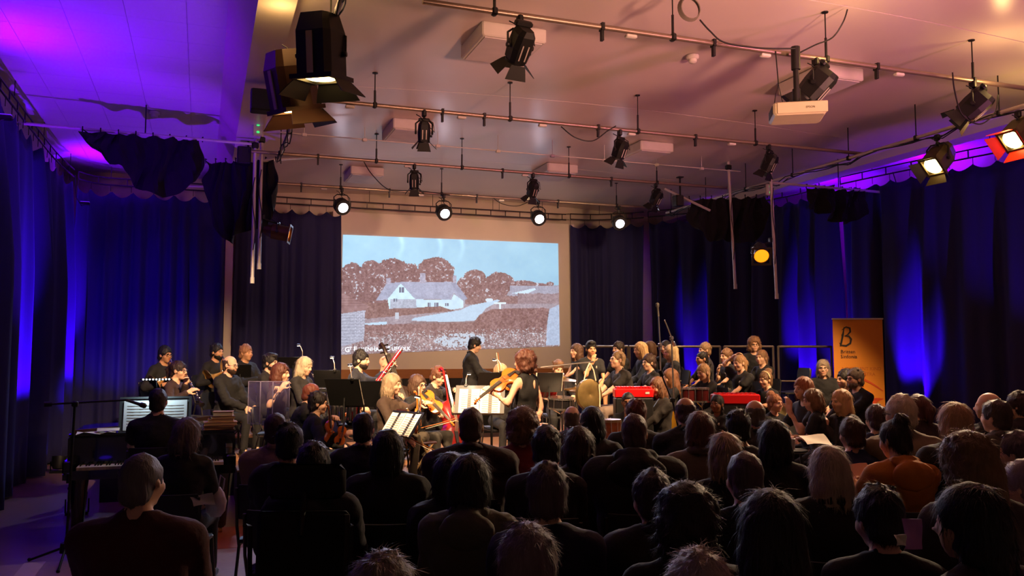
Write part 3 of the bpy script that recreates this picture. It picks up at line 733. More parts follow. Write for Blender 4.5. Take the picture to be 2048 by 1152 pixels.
drape(W(165, 258, 11.5), W(405, 279, 12.25), [(0, .05), (.2, .4), (.45, .72), (.7, .8), (.85, .72), (1, .55)], 'black cloth slung under the thin pipe over the piano aisle', 2)
drape(W(412, 322, 12.9), W(552, 318, 12.9), [(0, .35), (.12, 1.0), (.3, 1.15), (.75, 1.15), (.9, .85), (1, .55)], 'large black cloth hanging in a bundle behind the drop poles', 5)
a = W(1540, 365, 14.05); b = W(1806, 388, 15.0)
cross_pipe(a, b, 'thin pipe over the far aisle ending in a purple lit tip', .5)
drape(W(1612, 372, 14.3), W(1735, 381, 14.75), [(0, .3), (.3, .5), (.7, .55), (1, .4)], 'small black cloth slung from the pipe over the far aisle', 9)
a = W(1330, 378, 15.6); b = W(1420, 421, 15.0)
cross_pipe(a, b, 'short brown pipe sloping down behind the spotlights')
drape(W(1378, 396, 15.3), W(1535, 392, 15.2), [(0, .35), (.25, .75), (.6, .85), (.85, .7), (1, .35)], 'black cloth bunched between the two free hanging poles', 13)
a = W(430, 335, 13.2); b = W(628, 331, 13.9); cross_pipe(Vector((pL2.x, pL2.y, W(520, 322, 12.75).z)), W(630, 314, 14.2), 'dark thin arm reaching from the drop poles towards the wall')
cross_pipe(barpt(338, 17.2, 4.975), barpt(404, 17.2, 5.0), 'short batten lying on the track behind the slung black cloth')
# loudspeaker boxes on brackets
def speaker_box(p, w, h, dp, label):
    t = thing('loudspeaker', label, 'loudspeaker', p)
    MB().box((0, 0, 0), (w, dp, h), bev=.012).build('cabinet', m_blk, t, False)
    MB().box((0, -dp / 2 - .004, 0), (w - .03, .008, h - .03)).build('grille', mat('black_grille', (24, 22, 22), .7, bump=.4, bscale=200), t, False)
    MB().tube([(w * .3, 0, h / 2 - .01), (w * .3, 0, h / 2 + .34)], .018, 6).box((w * .3, 0, h / 2 + .34), (.1, .1, .02)).build('bracket', m_blk, t)
p = W(523, 203, 9.9); speaker_box(p, .25, .26, .2, 'small black loudspeaker fixed beside the long lighting bar')
p = W(488, 312, 12.7); speaker_box(p, .2, .26, .2, 'small black loudspeaker above the bundled cloth')
p = W(1356, 402, 15.3); speaker_box(p, .16, .2, .16, 'tiny black speaker box above the children curtain')
# emergency sign lamps
for (px, py, d, lb) in ((516, 258, 11.8, 'small green indicator lamp unit beside the drop poles'), (1502, 336, 13.6, 'small green indicator lamp unit on the far side pipe')):
    p = W(px, py, d) if px < 1000 else Vector((9.13, 12.1, 4.58)); t = thing('indicator_lamp', lb, 'indicator lamp', p)
    MB().box((0, 0, 0), (.14, .05, .2), bev=.01).build('casing', m_white, t, False)
    for s in (-.05, .05): MB().ball((0, -.03, s), (.022, .012, .016), 10).build('green_lamp', mat('green_glow', (60, 200, 110), .3, emit=(70, 255, 130), estr=.7), t)
# coil of cable on the nearest bar, loops of slack cable
p = W(1379, 18, 7.6); t = thing('cable_coil', 'coil of pale cable hung on the nearest lighting bar', 'cable coil', p)
for k in range(4): MB().tube([(.10 * math.cos(a) * (1 + .04 * k), .012 * k - .02, .10 * math.sin(a) * (1 + .03 * k)) for a in np.linspace(0, 2 * PI, 25)[:-1]], .007, 5, closed=True).build('cable_loop', mat('grey_cable', (110, 100, 92), .6), t)
def sling(pts, label, r=.008):
    o0 = Vector(pts[0]); P = [Vector(p) - o0 for p in pts]; out = []
    for i in range(len(P) - 1):
        p0 = P[max(i - 1, 0)]; p1 = P[i]; p2 = P[i + 1]; p3 = P[min(i + 2, len(P) - 1)]
        for k in range(8):
            t_ = k / 8; out.append(.5 * ((2 * p1) + (-p0 + p2) * t_ + (2 * p0 - 5 * p1 + 4 * p2 - p3) * t_ ** 2 + (-p0 + 3 * p1 - 3 * p2 + p3) * t_ ** 3))
    out.append(P[-1]); o = MB().tube(out, r, 5).build('slack_cable', m_blk2); o.location = o0; return tag(o, label, 'cable')
sling([W(1122, 253, 10.9), W(1150, 275, 10.9), W(1185, 282, 10.95), W(1215, 262, 11.0), W(1232, 252, 11.0)], 'black cable sagging from the second bar to its middle spotlight')
sling([W(1400, 40, 7.6), W(1420, 62, 7.7), W(1450, 85, 7.8), W(1520, 96, 8.0), W(1590, 97, 8.2)], 'black cable drooping along the nearest bar to the projector')
sling([W(1695, 19, 8.36), W(1686, 45, 8.36), W(1665, 75, 8.4), W(1630, 90, 8.3), W(1590, 110, 8.25)], 'thick black cable curving down from the ceiling by the projector')
sling([W(1905, 145, 9.0), W(1910, 185, 9.0), W(1925, 230, 9.0), W(1960, 248, 9.0), W(1990, 225, 9.05), W(1996, 190, 9.1)], 'black cable looped under the end spotlight of the nearest bar')
sling([W(726, 320, 13.1), W(745, 350, 13.3), W(780, 380, 13.9), W(830, 381, 14.8), W(900, 390, 15.5)], 'black cable trailing from the orchestra bar to the rear bar')
sling([W(985, 395, 16.3), W(1005, 408, 16.3), W(1035, 412, 16.4), W(1060, 402, 16.5)], 'short cable sagging under the rear bar above the picture')
# ------------------------------------------------------------------ projector
pp = W(1594, 226, 8.25); t = thing('projector', 'cream ceiling projector hanging from the nearest bar on a black pole', 'projector', pp, R(-30))
m_proj = mat('cream_projector_plastic', (196, 186, 150), .45)
MB().box((0, 0, 0), (.50, .40, .13), bev=.02).build('casing', m_proj, t, False)
MB().box((.02, -.205, .0), (.47, .014, .11), bev=.005).build('front_panel', m_proj, t, False)
for k in range(7): MB().bx(-.256, -.25, -.15 + k * .04, -.13 + k * .04, -.04, .04).build('vent_slot', m_grey, t, False)
MB().box((0, 0, .085), (.2, .16, .03), bev=.008).tube([(-.12, -.1, .07), (.12, .1, .1)], .012, 6).tube([(-.12, .1, .07), (.12, -.1, .1)], .012, 6).build('bracket', m_blk, t)
MB().tube([(0, 0, .1), (0, 0, ZB - pp.z - .02)], .028, 10).lathe([(.04, .1), (.04, .24)], 10).lathe([(.045, ZB - pp.z - .2), (.045, ZB - pp.z + .03)], 10).build('drop_tube', m_blk, t)
MB().lathe([(.05, 0), (.055, .02), (.045, .045)], 16, (.12, .2, 0), (0, 1, 0)).build('lens', mat('projector_lens', (40, 40, 60), .1, emit=(160, 190, 255), estr=2), t)
text_mesh('EPSON', .028, 'brand_lettering', m_grey, t, Matrix.Translation((.05, -.214, -.012)) @ Matrix.Rotation(PI / 2, 4, 'X'), .001)
MB().tube([(-.22, -.02, .06), (-.2, .0, .2), (-.17, .0, .3)], .004, 5).tube([(-.12, .02, .06), (-.15, .01, .2), (-.17, .0, .3)], .004, 5).tube([(-.17, 0, .3), (-.19, 0, ZB - pp.z)], .006, 5).build('safety_chain', m_blk, t)
# ------------------------------------------------------------------ floor uplighters
for k, (loc, tg, en, colr, an) in enumerate(UPLIGHTS):
    lb = ['by the piano aisle curtain, its purple rim facing us', 'further along the piano aisle curtain', 'in the corner behind the horn players', 'added in the near end of the piano aisle', 'added behind the grand piano', 'in the corner behind the girls', 'behind the seated children', 'beside the orange banner', 'at the curtain beyond the banner', 'added beside the far end of the audience'][k]
    t = thing('floor_uplighter', 'black floor uplighter ' + lb, 'uplighter', (loc[0], loc[1], 0), math.atan2(-(tg[0] - loc[0]), tg[1] - loc[1]))
    MB().bx(-.11, .11, -.05, .05, 0, .03).build('foot', m_blk, t, False)
    MB().lathe([(0, -.1), (.07, -.1), (.095, -.05), (.1, .08), (.092, .08), (.09, .06), (0, .06)], 18, (0, 0, .16), (0, .25, 1)).build('can', m_blk, t)
    MB().lathe([(.088, 0), (.05, .008), (0, .01)], 16, (0, .016, .222), (0, .25, 1)).build('lens', mat('uplighter_lens_' + str(k), (90, 40, 255), .3, emit=tuple(int(255 * min(1, c + .1)) for c in colr), estr=4), t)
    MB().tube([(-.115, 0, .02), (-.115, 0, .17)], .008, 5).tube([(.115, 0, .02), (.115, 0, .17)], .008, 5).build('bracket', m_blk, t)
    p = Vector((loc[0], loc[1], .26)); d_ = (Vector(tg) - p).normalized()
    l = spot('uplight_beam', p + d_ * .06, tg, en, colr, an, .7, .05)

for k, (loc, en, cdx) in enumerate(ADDED_TRACKLIGHTS):
    t = thing('added_track_light', 'small purple wash light added on the curtain track ' + ['above the piano aisle', 'behind the horn players', 'behind the children', 'beyond the banner', 'behind the girls', 'over the far aisle'][k], 'wash light', loc)
    MB().box((0, 0, 0), (.16, .10, .05), bev=.012).build('casing', m_blk, t, False)
    MB().box((0, 0, .027), (.14, .08, .006)).build('lens', mat('purple_led_lens', (120, 40, 255), .3, emit=(120, 40, 255), estr=.8), t, False)
    MB().tube([(0, 0, -.02), (cdx * .3, 0, -.05), (cdx * .8, 0, .1), (cdx, 0, 4.9 - loc[2])], .008, 5).build('clip', m_blk, t)
    spot('track_beam', Vector(loc) + Vector((0, 0, .05)), Vector(loc) + Vector((.45 if loc[0] < 0 else .25, 0, 1)), en, PURPLE, 130, .8, .05)
# ================================================================== FIGURES: one smooth field per body, meshed by surface nets
def surfnets(F, lo, h):
    S = F < 0
    c = np.zeros(tuple(n - 1 for n in F.shape), np.int8)
    for a in (0, 1):
        for b_ in (0, 1):
            for d in (0, 1): c += S[a:S.shape[0] - 1 + a, b_:S.shape[1] - 1 + b_, d:S.shape[2] - 1 + d]
    act = (c > 0) & (c < 8); n = int(act.sum()); idx = np.full(c.shape, -1, np.int32); idx[act] = np.arange(n)
    I, J, K = np.nonzero(act); acc = np.zeros((n, 3)); cnt = np.zeros(n)
    cor = [(0, 0, 0), (1, 0, 0), (0, 1, 0), (1, 1, 0), (0, 0, 1), (1, 0, 1), (0, 1, 1), (1, 1, 1)]
    val = [F[I + a, J + b_, K + d] for a, b_, d in cor]
    for a, b_ in ((0, 1), (2, 3), (4, 5), (6, 7), (0, 2), (1, 3), (4, 6), (5, 7), (0, 4), (1, 5), (2, 6), (3, 7)):
        fa, fb = val[a], val[b_]; m = (fa < 0) != (fb < 0); den = np.where(m, fa - fb, 1.0); t = np.where(m, fa / den, 0)
        ca_ = np.array(cor[a], float); cb_ = np.array(cor[b_], float)
        acc += np.where(m[:, None], ca_ + t[:, None] * (cb_ - ca_), 0); cnt += m
    V_ = np.array(lo) + h * (np.stack([I, J, K], -1) + acc / np.maximum(cnt, 1)[:, None])
    fs = []
    def emit(q, s):
        ok = (q >= 0).all(1); q = q[ok]; s = s[ok]; q[~s] = q[~s][:, ::-1]; fs.append(q)
    m = S[:-1, 1:-1, 1:-1] != S[1:, 1:-1, 1:-1]; i, j, k = np.nonzero(m); s = S[i, j + 1, k + 1]
    emit(np.stack([idx[i, j, k], idx[i, j + 1, k], idx[i, j + 1, k + 1], idx[i, j, k + 1]], -1), s)
    m = S[1:-1, :-1, 1:-1] != S[1:-1, 1:, 1:-1]; i, j, k = np.nonzero(m); s = S[i + 1, j, k + 1]
    emit(np.stack([idx[i, j, k], idx[i, j, k + 1], idx[i + 1, j, k + 1], idx[i + 1, j, k]], -1), s)
    m = S[1:-1, 1:-1, :-1] != S[1:-1, 1:-1, 1:]; i, j, k = np.nonzero(m); s = S[i + 1, j + 1, k]
    emit(np.stack([idx[i, j, k], idx[i + 1, j, k], idx[i + 1, j + 1, k], idx[i, j + 1, k]], -1), s)
    return V_, (np.concatenate(fs) if fs else np.zeros((0, 4), int))
class Field:
    def __init__(s): s.p = []
    def cap(s, a, b_, ra, rb=None, k=.02, sub=False):
        s.p.append(('c', np.array(a, float), np.array(b_, float), ra, ra if rb is None else rb, k, sub)); return s
    def ell(s, c, r, Rm=None, k=.02, sub=False):
        s.p.append(('e', np.array(c, float), np.array(r, float), np.eye(3) if Rm is None else np.array(Rm), k, sub)); return s
    def bounds(s):
        lo = np.full(3, 1e9); hi = -lo
        for p in s.p:
            if p[-1]: continue
            if p[0] == 'c':
                r = max(p[3], p[4]); lo = np.minimum(lo, np.minimum(p[1], p[2]) - r); hi = np.maximum(hi, np.maximum(p[1], p[2]) + r)
            else:
                e = np.sqrt(((p[3] * p[2]) ** 2).sum(1)); lo = np.minimum(lo, p[1] - e); hi = np.maximum(hi, p[1] + e)
        return lo, hi
    def mesh(s, h, lo=None, hi=None, disp=None, pad=.025):
        if lo is None: lo, hi = s.bounds(); lo = lo - pad - h; hi = hi + pad + h
        n = np.maximum(np.ceil((hi - lo) / h).astype(int) + 1, 3); F = np.full(tuple(n), .08, np.float32)
        ax = [lo[k] + h * np.arange(n[k]) for k in range(3)]
        for p in s.p:
            if p[0] == 'c':
                r = max(p[3], p[4]); bl = np.minimum(p[1], p[2]) - r; bh = np.maximum(p[1], p[2]) + r
            else:
                e = np.sqrt(((p[3] * p[2]) ** 2).sum(1)); bl = p[1] - e; bh = p[1] + e
            mg = .05; i0 = np.clip(np.floor((bl - mg - lo) / h).astype(int), 0, n); i1 = np.clip(np.ceil((bh + mg - lo) / h).astype(int) + 1, 0, n)
            if (i1 <= i0).any(): continue
            X = ax[0][i0[0]:i1[0], None, None]; Y = ax[1][None, i0[1]:i1[1], None]; Z = ax[2][None, None, i0[2]:i1[2]]
            if p[0] == 'c':
                a, b_ = p[1], p[2]; d = b_ - a; L = max((d * d).sum(), 1e-9)
                t = np.clip(((X - a[0]) * d[0] + (Y - a[1]) * d[1] + (Z - a[2]) * d[2]) / L, 0, 1)
                D = np.sqrt((X - a[0] - t * d[0]) ** 2 + (Y - a[1] - t * d[1]) ** 2 + (Z - a[2] - t * d[2]) ** 2) - (p[3] + (p[4] - p[3]) * t)
            else:
                c, r, Rm = p[1], p[2], p[3]; x, y, z = X - c[0], Y - c[1], Z - c[2]
                u = (Rm[0, 0] * x + Rm[1, 0] * y + Rm[2, 0] * z) / r[0]; v = (Rm[0, 1] * x + Rm[1, 1] * y + Rm[2, 1] * z) / r[1]; w = (Rm[0, 2] * x + Rm[1, 2] * y + Rm[2, 2] * z) / r[2]
                k0 = np.sqrt(u * u + v * v + w * w); k1 = np.sqrt((u / r[0]) ** 2 + (v / r[1]) ** 2 + (w / r[2]) ** 2); D = k0 * (k0 - 1) / np.maximum(k1, 1e-6)
            sl = (slice(i0[0], i1[0]), slice(i0[1], i1[1]), slice(i0[2], i1[2])); A = F[sl]; k = p[-2]
            if p[-1]:
                hh = np.clip(.5 - .5 * (A + D) / k, 0, 1); F[sl] = A * (1 - hh) - D * hh + k * hh * (1 - hh)
            else:
                hh = np.clip(.5 + .5 * (D - A) / k, 0, 1); F[sl] = D * (1 - hh) + A * hh - k * hh * (1 - hh)
        if disp is not None: F = F + disp(ax[0][:, None, None], ax[1][None, :, None], ax[2][None, None, :]).astype(np.float32)
        return surfnets(F, lo, h)
def npv(v): return np.array((v[0], v[1], v[2]), float)
def ik(a, b_, l1, l2, pole):
    d = b_ - a; L = np.linalg.norm(d); mx = (l1 + l2) * .995
    if L > mx: b_ = a + d / L * mx; d = b_ - a; L = mx
    L = max(L, abs(l1 - l2) + .02); u = d / max(np.linalg.norm(d), 1e-6); x = (l1 * l1 - l2 * l2 + L * L) / (2 * L); y = math.sqrt(max(l1 * l1 - x * x, 0))
    p = pole - u * pole.dot(u); nn = np.linalg.norm(p); p = p / nn if nn > 1e-6 else np.array((0, 0, -1.0))
    return a + u * x + p * y, b_
def rotm(yaw=0, pitch=0, roll=0):
    """columns right, forward, up; yaw about up (+ = to the left), pitch + = nose down"""
    return np.array((Matrix.Rotation(R(yaw), 3, 'Z') @ Matrix.Rotation(-R(pitch), 3, 'X') @ Matrix.Rotation(R(roll), 3, 'Y')))
def fold(seed, amp):
    r = np.random.default_rng(seed); ks = r.normal(0, 1, (7, 3)) * np.array((26, 26, 13)); ks[4:] = r.normal(0, 1, (3, 3)) * np.array((34, 34, 46)); ph = r.random(7) * 6.28
    def f(x, y, z):
        t = 0
        for k, p in zip(ks, ph): t = t + np.sin(k[0] * x + k[1] * y + k[2] * z + p + 1.2 * np.sin(9 * z + p))
        return amp * (np.abs(t) - 1.6) / 1.6
    return f
SKIN = {'light': (214, 168, 140), 'pale': (224, 184, 160), 'tan': (190, 140, 104), 'brown': (120, 78, 54), 'olive': (184, 134, 98)}
def m_skin(k): return mat('skin_' + k, SKIN[k], .55, var=.06, vscale=20, spec=.35)
def m_hair(c):
    g_ = (c[0] + c[1] + c[2]) / 3; c = tuple(int(v * .74 + g_ * .26) for v in c); return mat('hair_%d_%d_%d' % c, c, .55, var=.35, vscale=60, stretch=(1, 1, .12), bump=.5, bscale=120, spec=.4)
def m_cloth(c, b=.25): return mat('cloth_%d_%d_%d' % c, c, .85, var=.14, vscale=14, bump=.35, bscale=38, sheen=.15)
m_shoe = mat('black_shoe_leather', (18, 16, 16), .35)
m_eye = mat('eye_white', (186, 168, 156), .3); m_iris = mat('dark_iris', (40, 26, 18), .2)
m_glass = mat('spectacle_frame', (40, 34, 32), .35, .4)
def hand_field(fd, w, f, nrm, S, side, curl=.5):
    """palm and five fingers at wrist w; f finger direction, nrm palm normal (towards the palm side)"""
    f = f / np.linalg.norm(f); nrm = nrm - f * nrm.dot(f); nl = np.linalg.norm(nrm)
    nrm = nrm / nl if nl > 1e-6 else np.array((0, 0, -1.0)); s = np.cross(f, nrm) * side   # towards the thumb
    pw = .021 * S
    fd.cap(w, w + f * .03 * S, .026 * S, .027 * S, .02)
    tips = []
    for i, (off, ln, ba) in enumerate(((1.35, .075, .090), (.45, .084, .094), (-.45, .078, .090), (-1.3, .060, .080))):
        base = w + f * ba * S + s * off * pw
        fd.cap(w + f * .02 * S + s * off * pw * .6, base, .0135 * S, .0115 * S, .012)
        a1 = curl * 1.0 + .08 * i; a2 = a1 + curl * 1.35; l1 = ln * .55 * S; l2 = ln * .5 * S
        m1 = base + (f * math.cos(a1) + nrm * math.sin(a1)) * l1; m2 = m1 + (f * math.cos(a2) + nrm * math.sin(a2)) * l2
        fd.cap(base, m1, .0098 * S, .0090 * S, .004); fd.cap(m1, m2, .0090 * S, .0074 * S, .004)
    tb = w + f * .03 * S + s * 1.1 * pw; t1 = tb + (f * .55 + s * .8 + nrm * .3) * .042 * S; t2 = t1 + (f * .85 + s * .25 + nrm * (.25 + curl * .4)) * .034 * S
    fd.cap(tb, t1, .0145 * S, .0115 * S, .008); fd.cap(t1, t2, .0112 * S, .0090 * S, .005)
def obj_from(parts, name, mats, parent, midx=None):
    V_ = []; F_ = []; o = 0
    for v, f in parts: V_.append(v); F_.append(f + o); o += len(v)
    V_ = np.concatenate(V_); F_ = np.concatenate(F_)
    return link(name, fastmesh(name, V_, F_, mats, True, midx), parent)
def strands(v, f, H, Rh, hsc, seed, n, w, ln, wild, up=0.0):
    """thin hair blades laid along the surface of a hair mesh"""
    r = np.random.default_rng(seed); fn = np.cross(v[f[:, 2]] - v[f[:, 0]], v[f[:, 3]] - v[f[:, 1]]); N = np.zeros_like(v)
    for k in range(4): np.add.at(N, f[:, k], fn)
    N /= np.maximum(np.linalg.norm(N, axis=1), 1e-9)[:, None]
    i = r.integers(0, len(v), n); p = v[i] - N[i] * .002; nn = N[i]
    wh = H + Rh @ (np.array((0, -.05, .12)) * hsc); rad = p - wh; rad /= np.maximum(np.linalg.norm(rad, axis=1), .02)[:, None]
    g = rad * .8 + np.array((0, 0, -.9)) + r.normal(0, wild, (n, 3)); t = g - nn * (g * nn).sum(1)[:, None]; t /= np.maximum(np.linalg.norm(t, axis=1), 1e-6)[:, None]
    s_ = np.cross(t, nn); L = ln * hsc * r.uniform(.5, 1.4, n)[:, None]; lift = r.uniform(.1, .1 + up + wild * .5, n)[:, None]
    ww = (w * r.uniform(.6, 1.3, n))[:, None]
    p1 = p + t * L * .4 + nn * L * lift * .5; p2 = p + t * L + nn * (L * lift - L * L * 2.2) + s_ * r.normal(0, .12 * wild * 3, n)[:, None] * L
    V_ = np.concatenate([p - s_ * ww, p + s_ * ww, p1 - s_ * ww * .8, p1 + s_ * ww * .8, p2 - s_ * ww * .15, p2 + s_ * ww * .15]); a = np.arange(n)
    F_ = np.concatenate([np.stack([a, a + n, a + 3 * n, a + 2 * n], -1), np.stack([a + 2 * n, a + 3 * n, a + 5 * n, a + 4 * n], -1)])
    return V_, F_
NP = 0; PEOPLE = {}
def person(px, py, d, label, S=1.0, hs=1.0, Wd=1.0, yaw=0, kind='sit', floor=0.0, lean=4, side=0, head=(0, 0, 0), hair=('short', (40, 26, 20)), top=('shirt', (16, 15, 17), 'long', None),
           bottom=(18, 17, 20), skin='light', hl=None, hr=None, glasses=False, beard=None, face=True, q=1.0, chair='auto', shoes=m_shoe, curl=.5, legs=None, ph=None, hld=None, hrd=None, extra=None, leg_skin=False, key=None, emblem=False):
    global NP; NP += 1; seed = NP
    crown = W(px, py, d)
    Rt = rotm(0, lean, side); Rh = rotm(head[0], head[1], head[2]) if len(head) > 2 else rotm(head[0], head[1])
    hsc = hs
    # vectors from pelvis up to crown
    neck = Rt @ np.array((0, 0, .50)) * S
    hc = neck + Rt @ np.array((0, .005, .035)) * S + Rh @ np.array((0, .018, .115)) * hsc
    cr = hc + Rh @ np.array((0, -.01, .122)) * hsc
    if ph is None:
        ph = crown.z - floor - cr[2]
        if kind == 'sit':
            want = .55 if ph > .57 else (.47 if ph < .45 else ph)
            if S < .9: want = .50 if ph > .53 else (.40 if ph < .40 else ph)
            k_ = max(.86, min(1.12, 1 + (ph - want) / (.535 * S)))
            if k_ != 1:
                S *= k_; neck = Rt @ np.array((0, 0, .50)) * S
                hc = neck + Rt @ np.array((0, .005, .035)) * S + Rh @ np.array((0, .018, .115)) * hsc
                cr = hc + Rh @ np.array((0, -.01, .122)) * hsc; ph = crown.z - floor - cr[2]
    else: floor = crown.z - cr[2] - ph
    off = rotm(yaw) @ cr
    root = thing('person', label, 'person', (crown.x - off[0], crown.y - off[1], floor), R(yaw))
    P0 = np.array((0, 0, ph))
    T = lambda p: P0 + Rt @ (np.array(p, float) * S)
    N = P0 + neck; H = P0 + hc
    # arms
    sh = {-1: T((-.172 * Wd, 0, .425)), 1: T((.172 * Wd, 0, .425))}
    def tolocal(h):
        if h is not None and h[0] == 'w':
            w_ = W(*h[1:]); return tuple((rotm(-yaw) @ (npv(w_) - npv(root.location)) - N) / S)
        return h
    hl = tolocal(hl); hr = tolocal(hr)
    tgt = {-1: np.array(hl if hl is not None else (-.10, .34, -.40)), 1: np.array(hr if hr is not None else (.10, .34, -.40))}
    arms = {}
    for s in (-1, 1):
        w = N + tgt[s] * S; pole = np.array((s * .55, -.35, -.8))
        if tgt[s][2] > .0: pole = np.array((s * .8, .1, -.6))
        e, w = ik(sh[s], w, .275 * S, .245 * S, pole); arms[s] = (sh[s], e, w)
    # legs
    hips = {s: T((s * .088, .0, -.02)) for s in (-1, 1)}; legsd = {}
    for s in (-1, 1):
        sp = s * .11 * S
        if kind == 'stand': an = np.array((sp, -.02, .085)); pole = np.array((0, 1.0, 0))
        elif kind == 'kneel': an = np.array((sp, -.22 * S, .07)); pole = np.array((s * .2, 1.0, -.3))
        elif kind == 'floor': an = np.array((-s * .06, .30 * S, .07)); pole = np.array((s * 1.0, .1, .35))
        else: an = np.array((sp * 1.2, .40 * S, .085)); pole = np.array((0, .5, 1.0))
        if legs is not None: an = np.array(legs[0 if s < 0 else 1], float)
        k, an = ik(hips[s], an, .43 * S, .42 * S, pole); legsd[s] = (hips[s], k, an)
    def torso(fd, inf, k=.03):
        fd.ell(T((0, 0, .01)), np.array((.155 * Wd, .115, .115)) * S + inf, Rt, k)
        fd.ell(T((0, .012, .17)), np.array((.140 * Wd, .108 * (.6 + .4 * Wd), .15)) * S + inf, Rt, k)
        fd.ell(T((0, .0, .33)), np.array((.160 * Wd, .112, .165)) * S + inf, Rt, k)
        fd.cap(T((-.135 * Wd, -.008, .428)), T((.135 * Wd, -.008, .428)), .060 * S + inf, k=k)
        for s in (-1, 1): fd.cap(T((s * .11 * Wd, -.012, .445)), T((s * .025, -.016, .515)), .046 * S + inf * .6, .038 * S + inf * .4, k)
    body = Field(); torso(body, -.004)
    body.cap(T((0, -.012, .47)), H + Rh @ np.array((0, -.02, -.05)) * hsc, .054 * S, .050 * hsc, .02)
    for s in (-1, 1):
        a, e, w = arms[s]; body.cap(a, e, .046 * S, .038 * S, .02).cap(e, w, .038 * S, .026 * S, .02)
        h0, k_, an = legsd[s]; body.cap(h0, k_, .075 * S, .052 * S, .03).cap(k_, an, .050 * S, .034 * S, .02).cap(an, an + np.array((0, .12 * S, -.045)), .036 * S, .03 * S, .02)
    hb = {}
    for s in (-1, 1):
        a, e, w = arms[s]; f = (w - e) / np.linalg.norm(w - e); spec = hld if s < 0 else hrd
        if spec is not None: f = np.array(spec[0], float); nrm = np.array(spec[1], float)
        else: nrm = np.array((-s * .75, 0, -.65))
        n0 = len(body.p); hand_field(body, w, f, nrm, S * .98, -s if s > 0 else 1, curl)
        sub = Field(); sub.p = body.p[n0:]; lo, hi = sub.bounds(); hb[s] = (lo - .014, hi + .014)
    # head
    A = lambda p: H + Rh @ (np.array(p, float) * hsc)
    E = lambda c, r, k=.015, sub=False: body.ell(A(c), np.array(r) * hsc, Rh, k, sub)
    E((0, -.016, .030), (.074, .093, .090)); E((0, .018, -.030), (.060, .074, .080), .02); E((0, .055, -.088), (.026, .026, .024), .02)
    body.cap(A((-.03, .076, .018)), A((.03, .076, .018)), .014 * hsc, k=.012)
    for s in (-1, 1):
        E((s * .042, .050, -.026), (.026, .030, .028), .02); E((s * .029, .096, .002), (.014, .014, .010), .008, True)
        body.ell(A((s * .076, -.006, -.008)), np.array((.009, .020, .030)) * hsc, Rh @ rotm(s * 18), .006)
    body.cap(A((0, .088, .012)), A((0, .103, -.022)), .0085 * hsc, .0115 * hsc, .008); body.cap(A((-.013, .094, -.029)), A((.013, .094, -.029)), .009 * hsc, k=.006)
    body.cap(A((-.017, .083, -.054)), A((.017, .083, -.054)), .008 * hsc, k=.006); body.cap(A((-.014, .082, -.065)), A((.014, .082, -.065)), .009 * hsc, k=.004)
    hlo = H - .17 * hsc; hhi = H + .17 * hsc; hlo[2] = H[2] - .145 * hsc
    ch_ = .040; pc = [body.mesh(ch_)]
    cen = pc[0][0][pc[0][1]].mean(1); drop = ((cen > hlo + ch_) & (cen < hhi - ch_)).all(1)
    for s in (-1, 1): drop |= ((cen > hb[s][0] + ch_ * .4) & (cen < hb[s][1] - ch_ * .4)).all(1)
    pc[0] = (pc[0][0], pc[0][1][~drop])
    pc.append(body.mesh((.0080 if face else .0165) * q, hlo, hhi))
    for s in (-1, 1): pc.append(body.mesh((.0092 if face else .0150) * q, hb[s][0], hb[s][1]))
    nf = [len(p[1]) for p in pc]; mi = np.zeros(sum(nf), np.int32)
    if face:
        hv = pc[1][0][pc[1][1]].mean(1); loc = (hv - H) @ Rh / hsc
        lips = (np.abs(loc[:, 0]) < .019) & (loc[:, 1] > .084) & (loc[:, 2] < -.050) & (loc[:, 2] > -.070); mi[nf[0]:nf[0] + nf[1]][lips] = 1
    lipc = tuple(int(a * b_) for a, b_ in zip(SKIN[skin], (.90, .74, .72)))
    obj_from(pc, 'body', [m_skin(skin), mat('lips_' + skin, lipc, .45)], root, mi)
    if face:
        for s in (-1, 1):
            mb = MB(); mb.X = Matrix.Translation(A((s * .029, .0762, .001))) @ Matrix(Rh).to_4x4(); mb.ball((0, 0, 0), .0115 * hsc, 10); mb.mi = 1; mb.ball((0, .0050 * hsc, 0), .0078 * hsc, 8); mb.build('eye', [m_eye, m_iris], root)
        bm = MB()
        for s in (-1, 1):
            mb = MB(); mb.tube([A((s * .013, .091, .017)), A((s * .03, .089, .021)), A((s * .046, .076, .016))], [.004 * hsc, .005 * hsc, .003 * hsc], 5); mb.build('eyebrow', m_hair(hair[1]), root)
    # hair
    st, hcol = hair[0], hair[1]
    if st != 'none':
        hf = Field(); HE = lambda c, r, k=.015, sub=False: hf.ell(A(c), np.array(r) * hsc, Rh, k, sub)
        HC = lambda a, b_, ra, rb=None, k=.02, sub=False: hf.cap(A(a), A(b_), ra * hsc, None if rb is None else rb * hsc, k, sub)
        amp, frq = .0055, 30; r_ = np.random.default_rng(seed + 99)
        if st in ('short', 'crop', 'tuft', 'bald', 'spiky'):
            g = {'short': .013, 'crop': .006, 'tuft': .012, 'bald': .005, 'spiky': .016}[st]
            HE((0, -.016, .030), (.074 + g, .093 + g, .090 + g * (1.2 if st != 'tuft' else 1.9)))
            if st == 'tuft': HE((0, .04, .105), (.062, .055, .034), .02)
            HE((0, -.055, -.045), (.066 + g, .045 + g, .055), .02)
            HE((0, .115, -.035), (.085, .082, .088), .01, True); HE((0, .02, -.115), (.2, .10, .055), .01, True)
            for s in (-1, 1): HE((s * .095, .03, -.04), (.032, .05, .055), .01, True)
            if st == 'bald': HE((0, .0, .105), (.085, .115, .075), .01, True); HE((0, .07, .06), (.09, .09, .07), .01, True)
            if st == 'spiky': amp = .007
        elif st in ('bob', 'long', 'curly', 'wavy', 'pony', 'bun', 'braids', 'longcurly'):
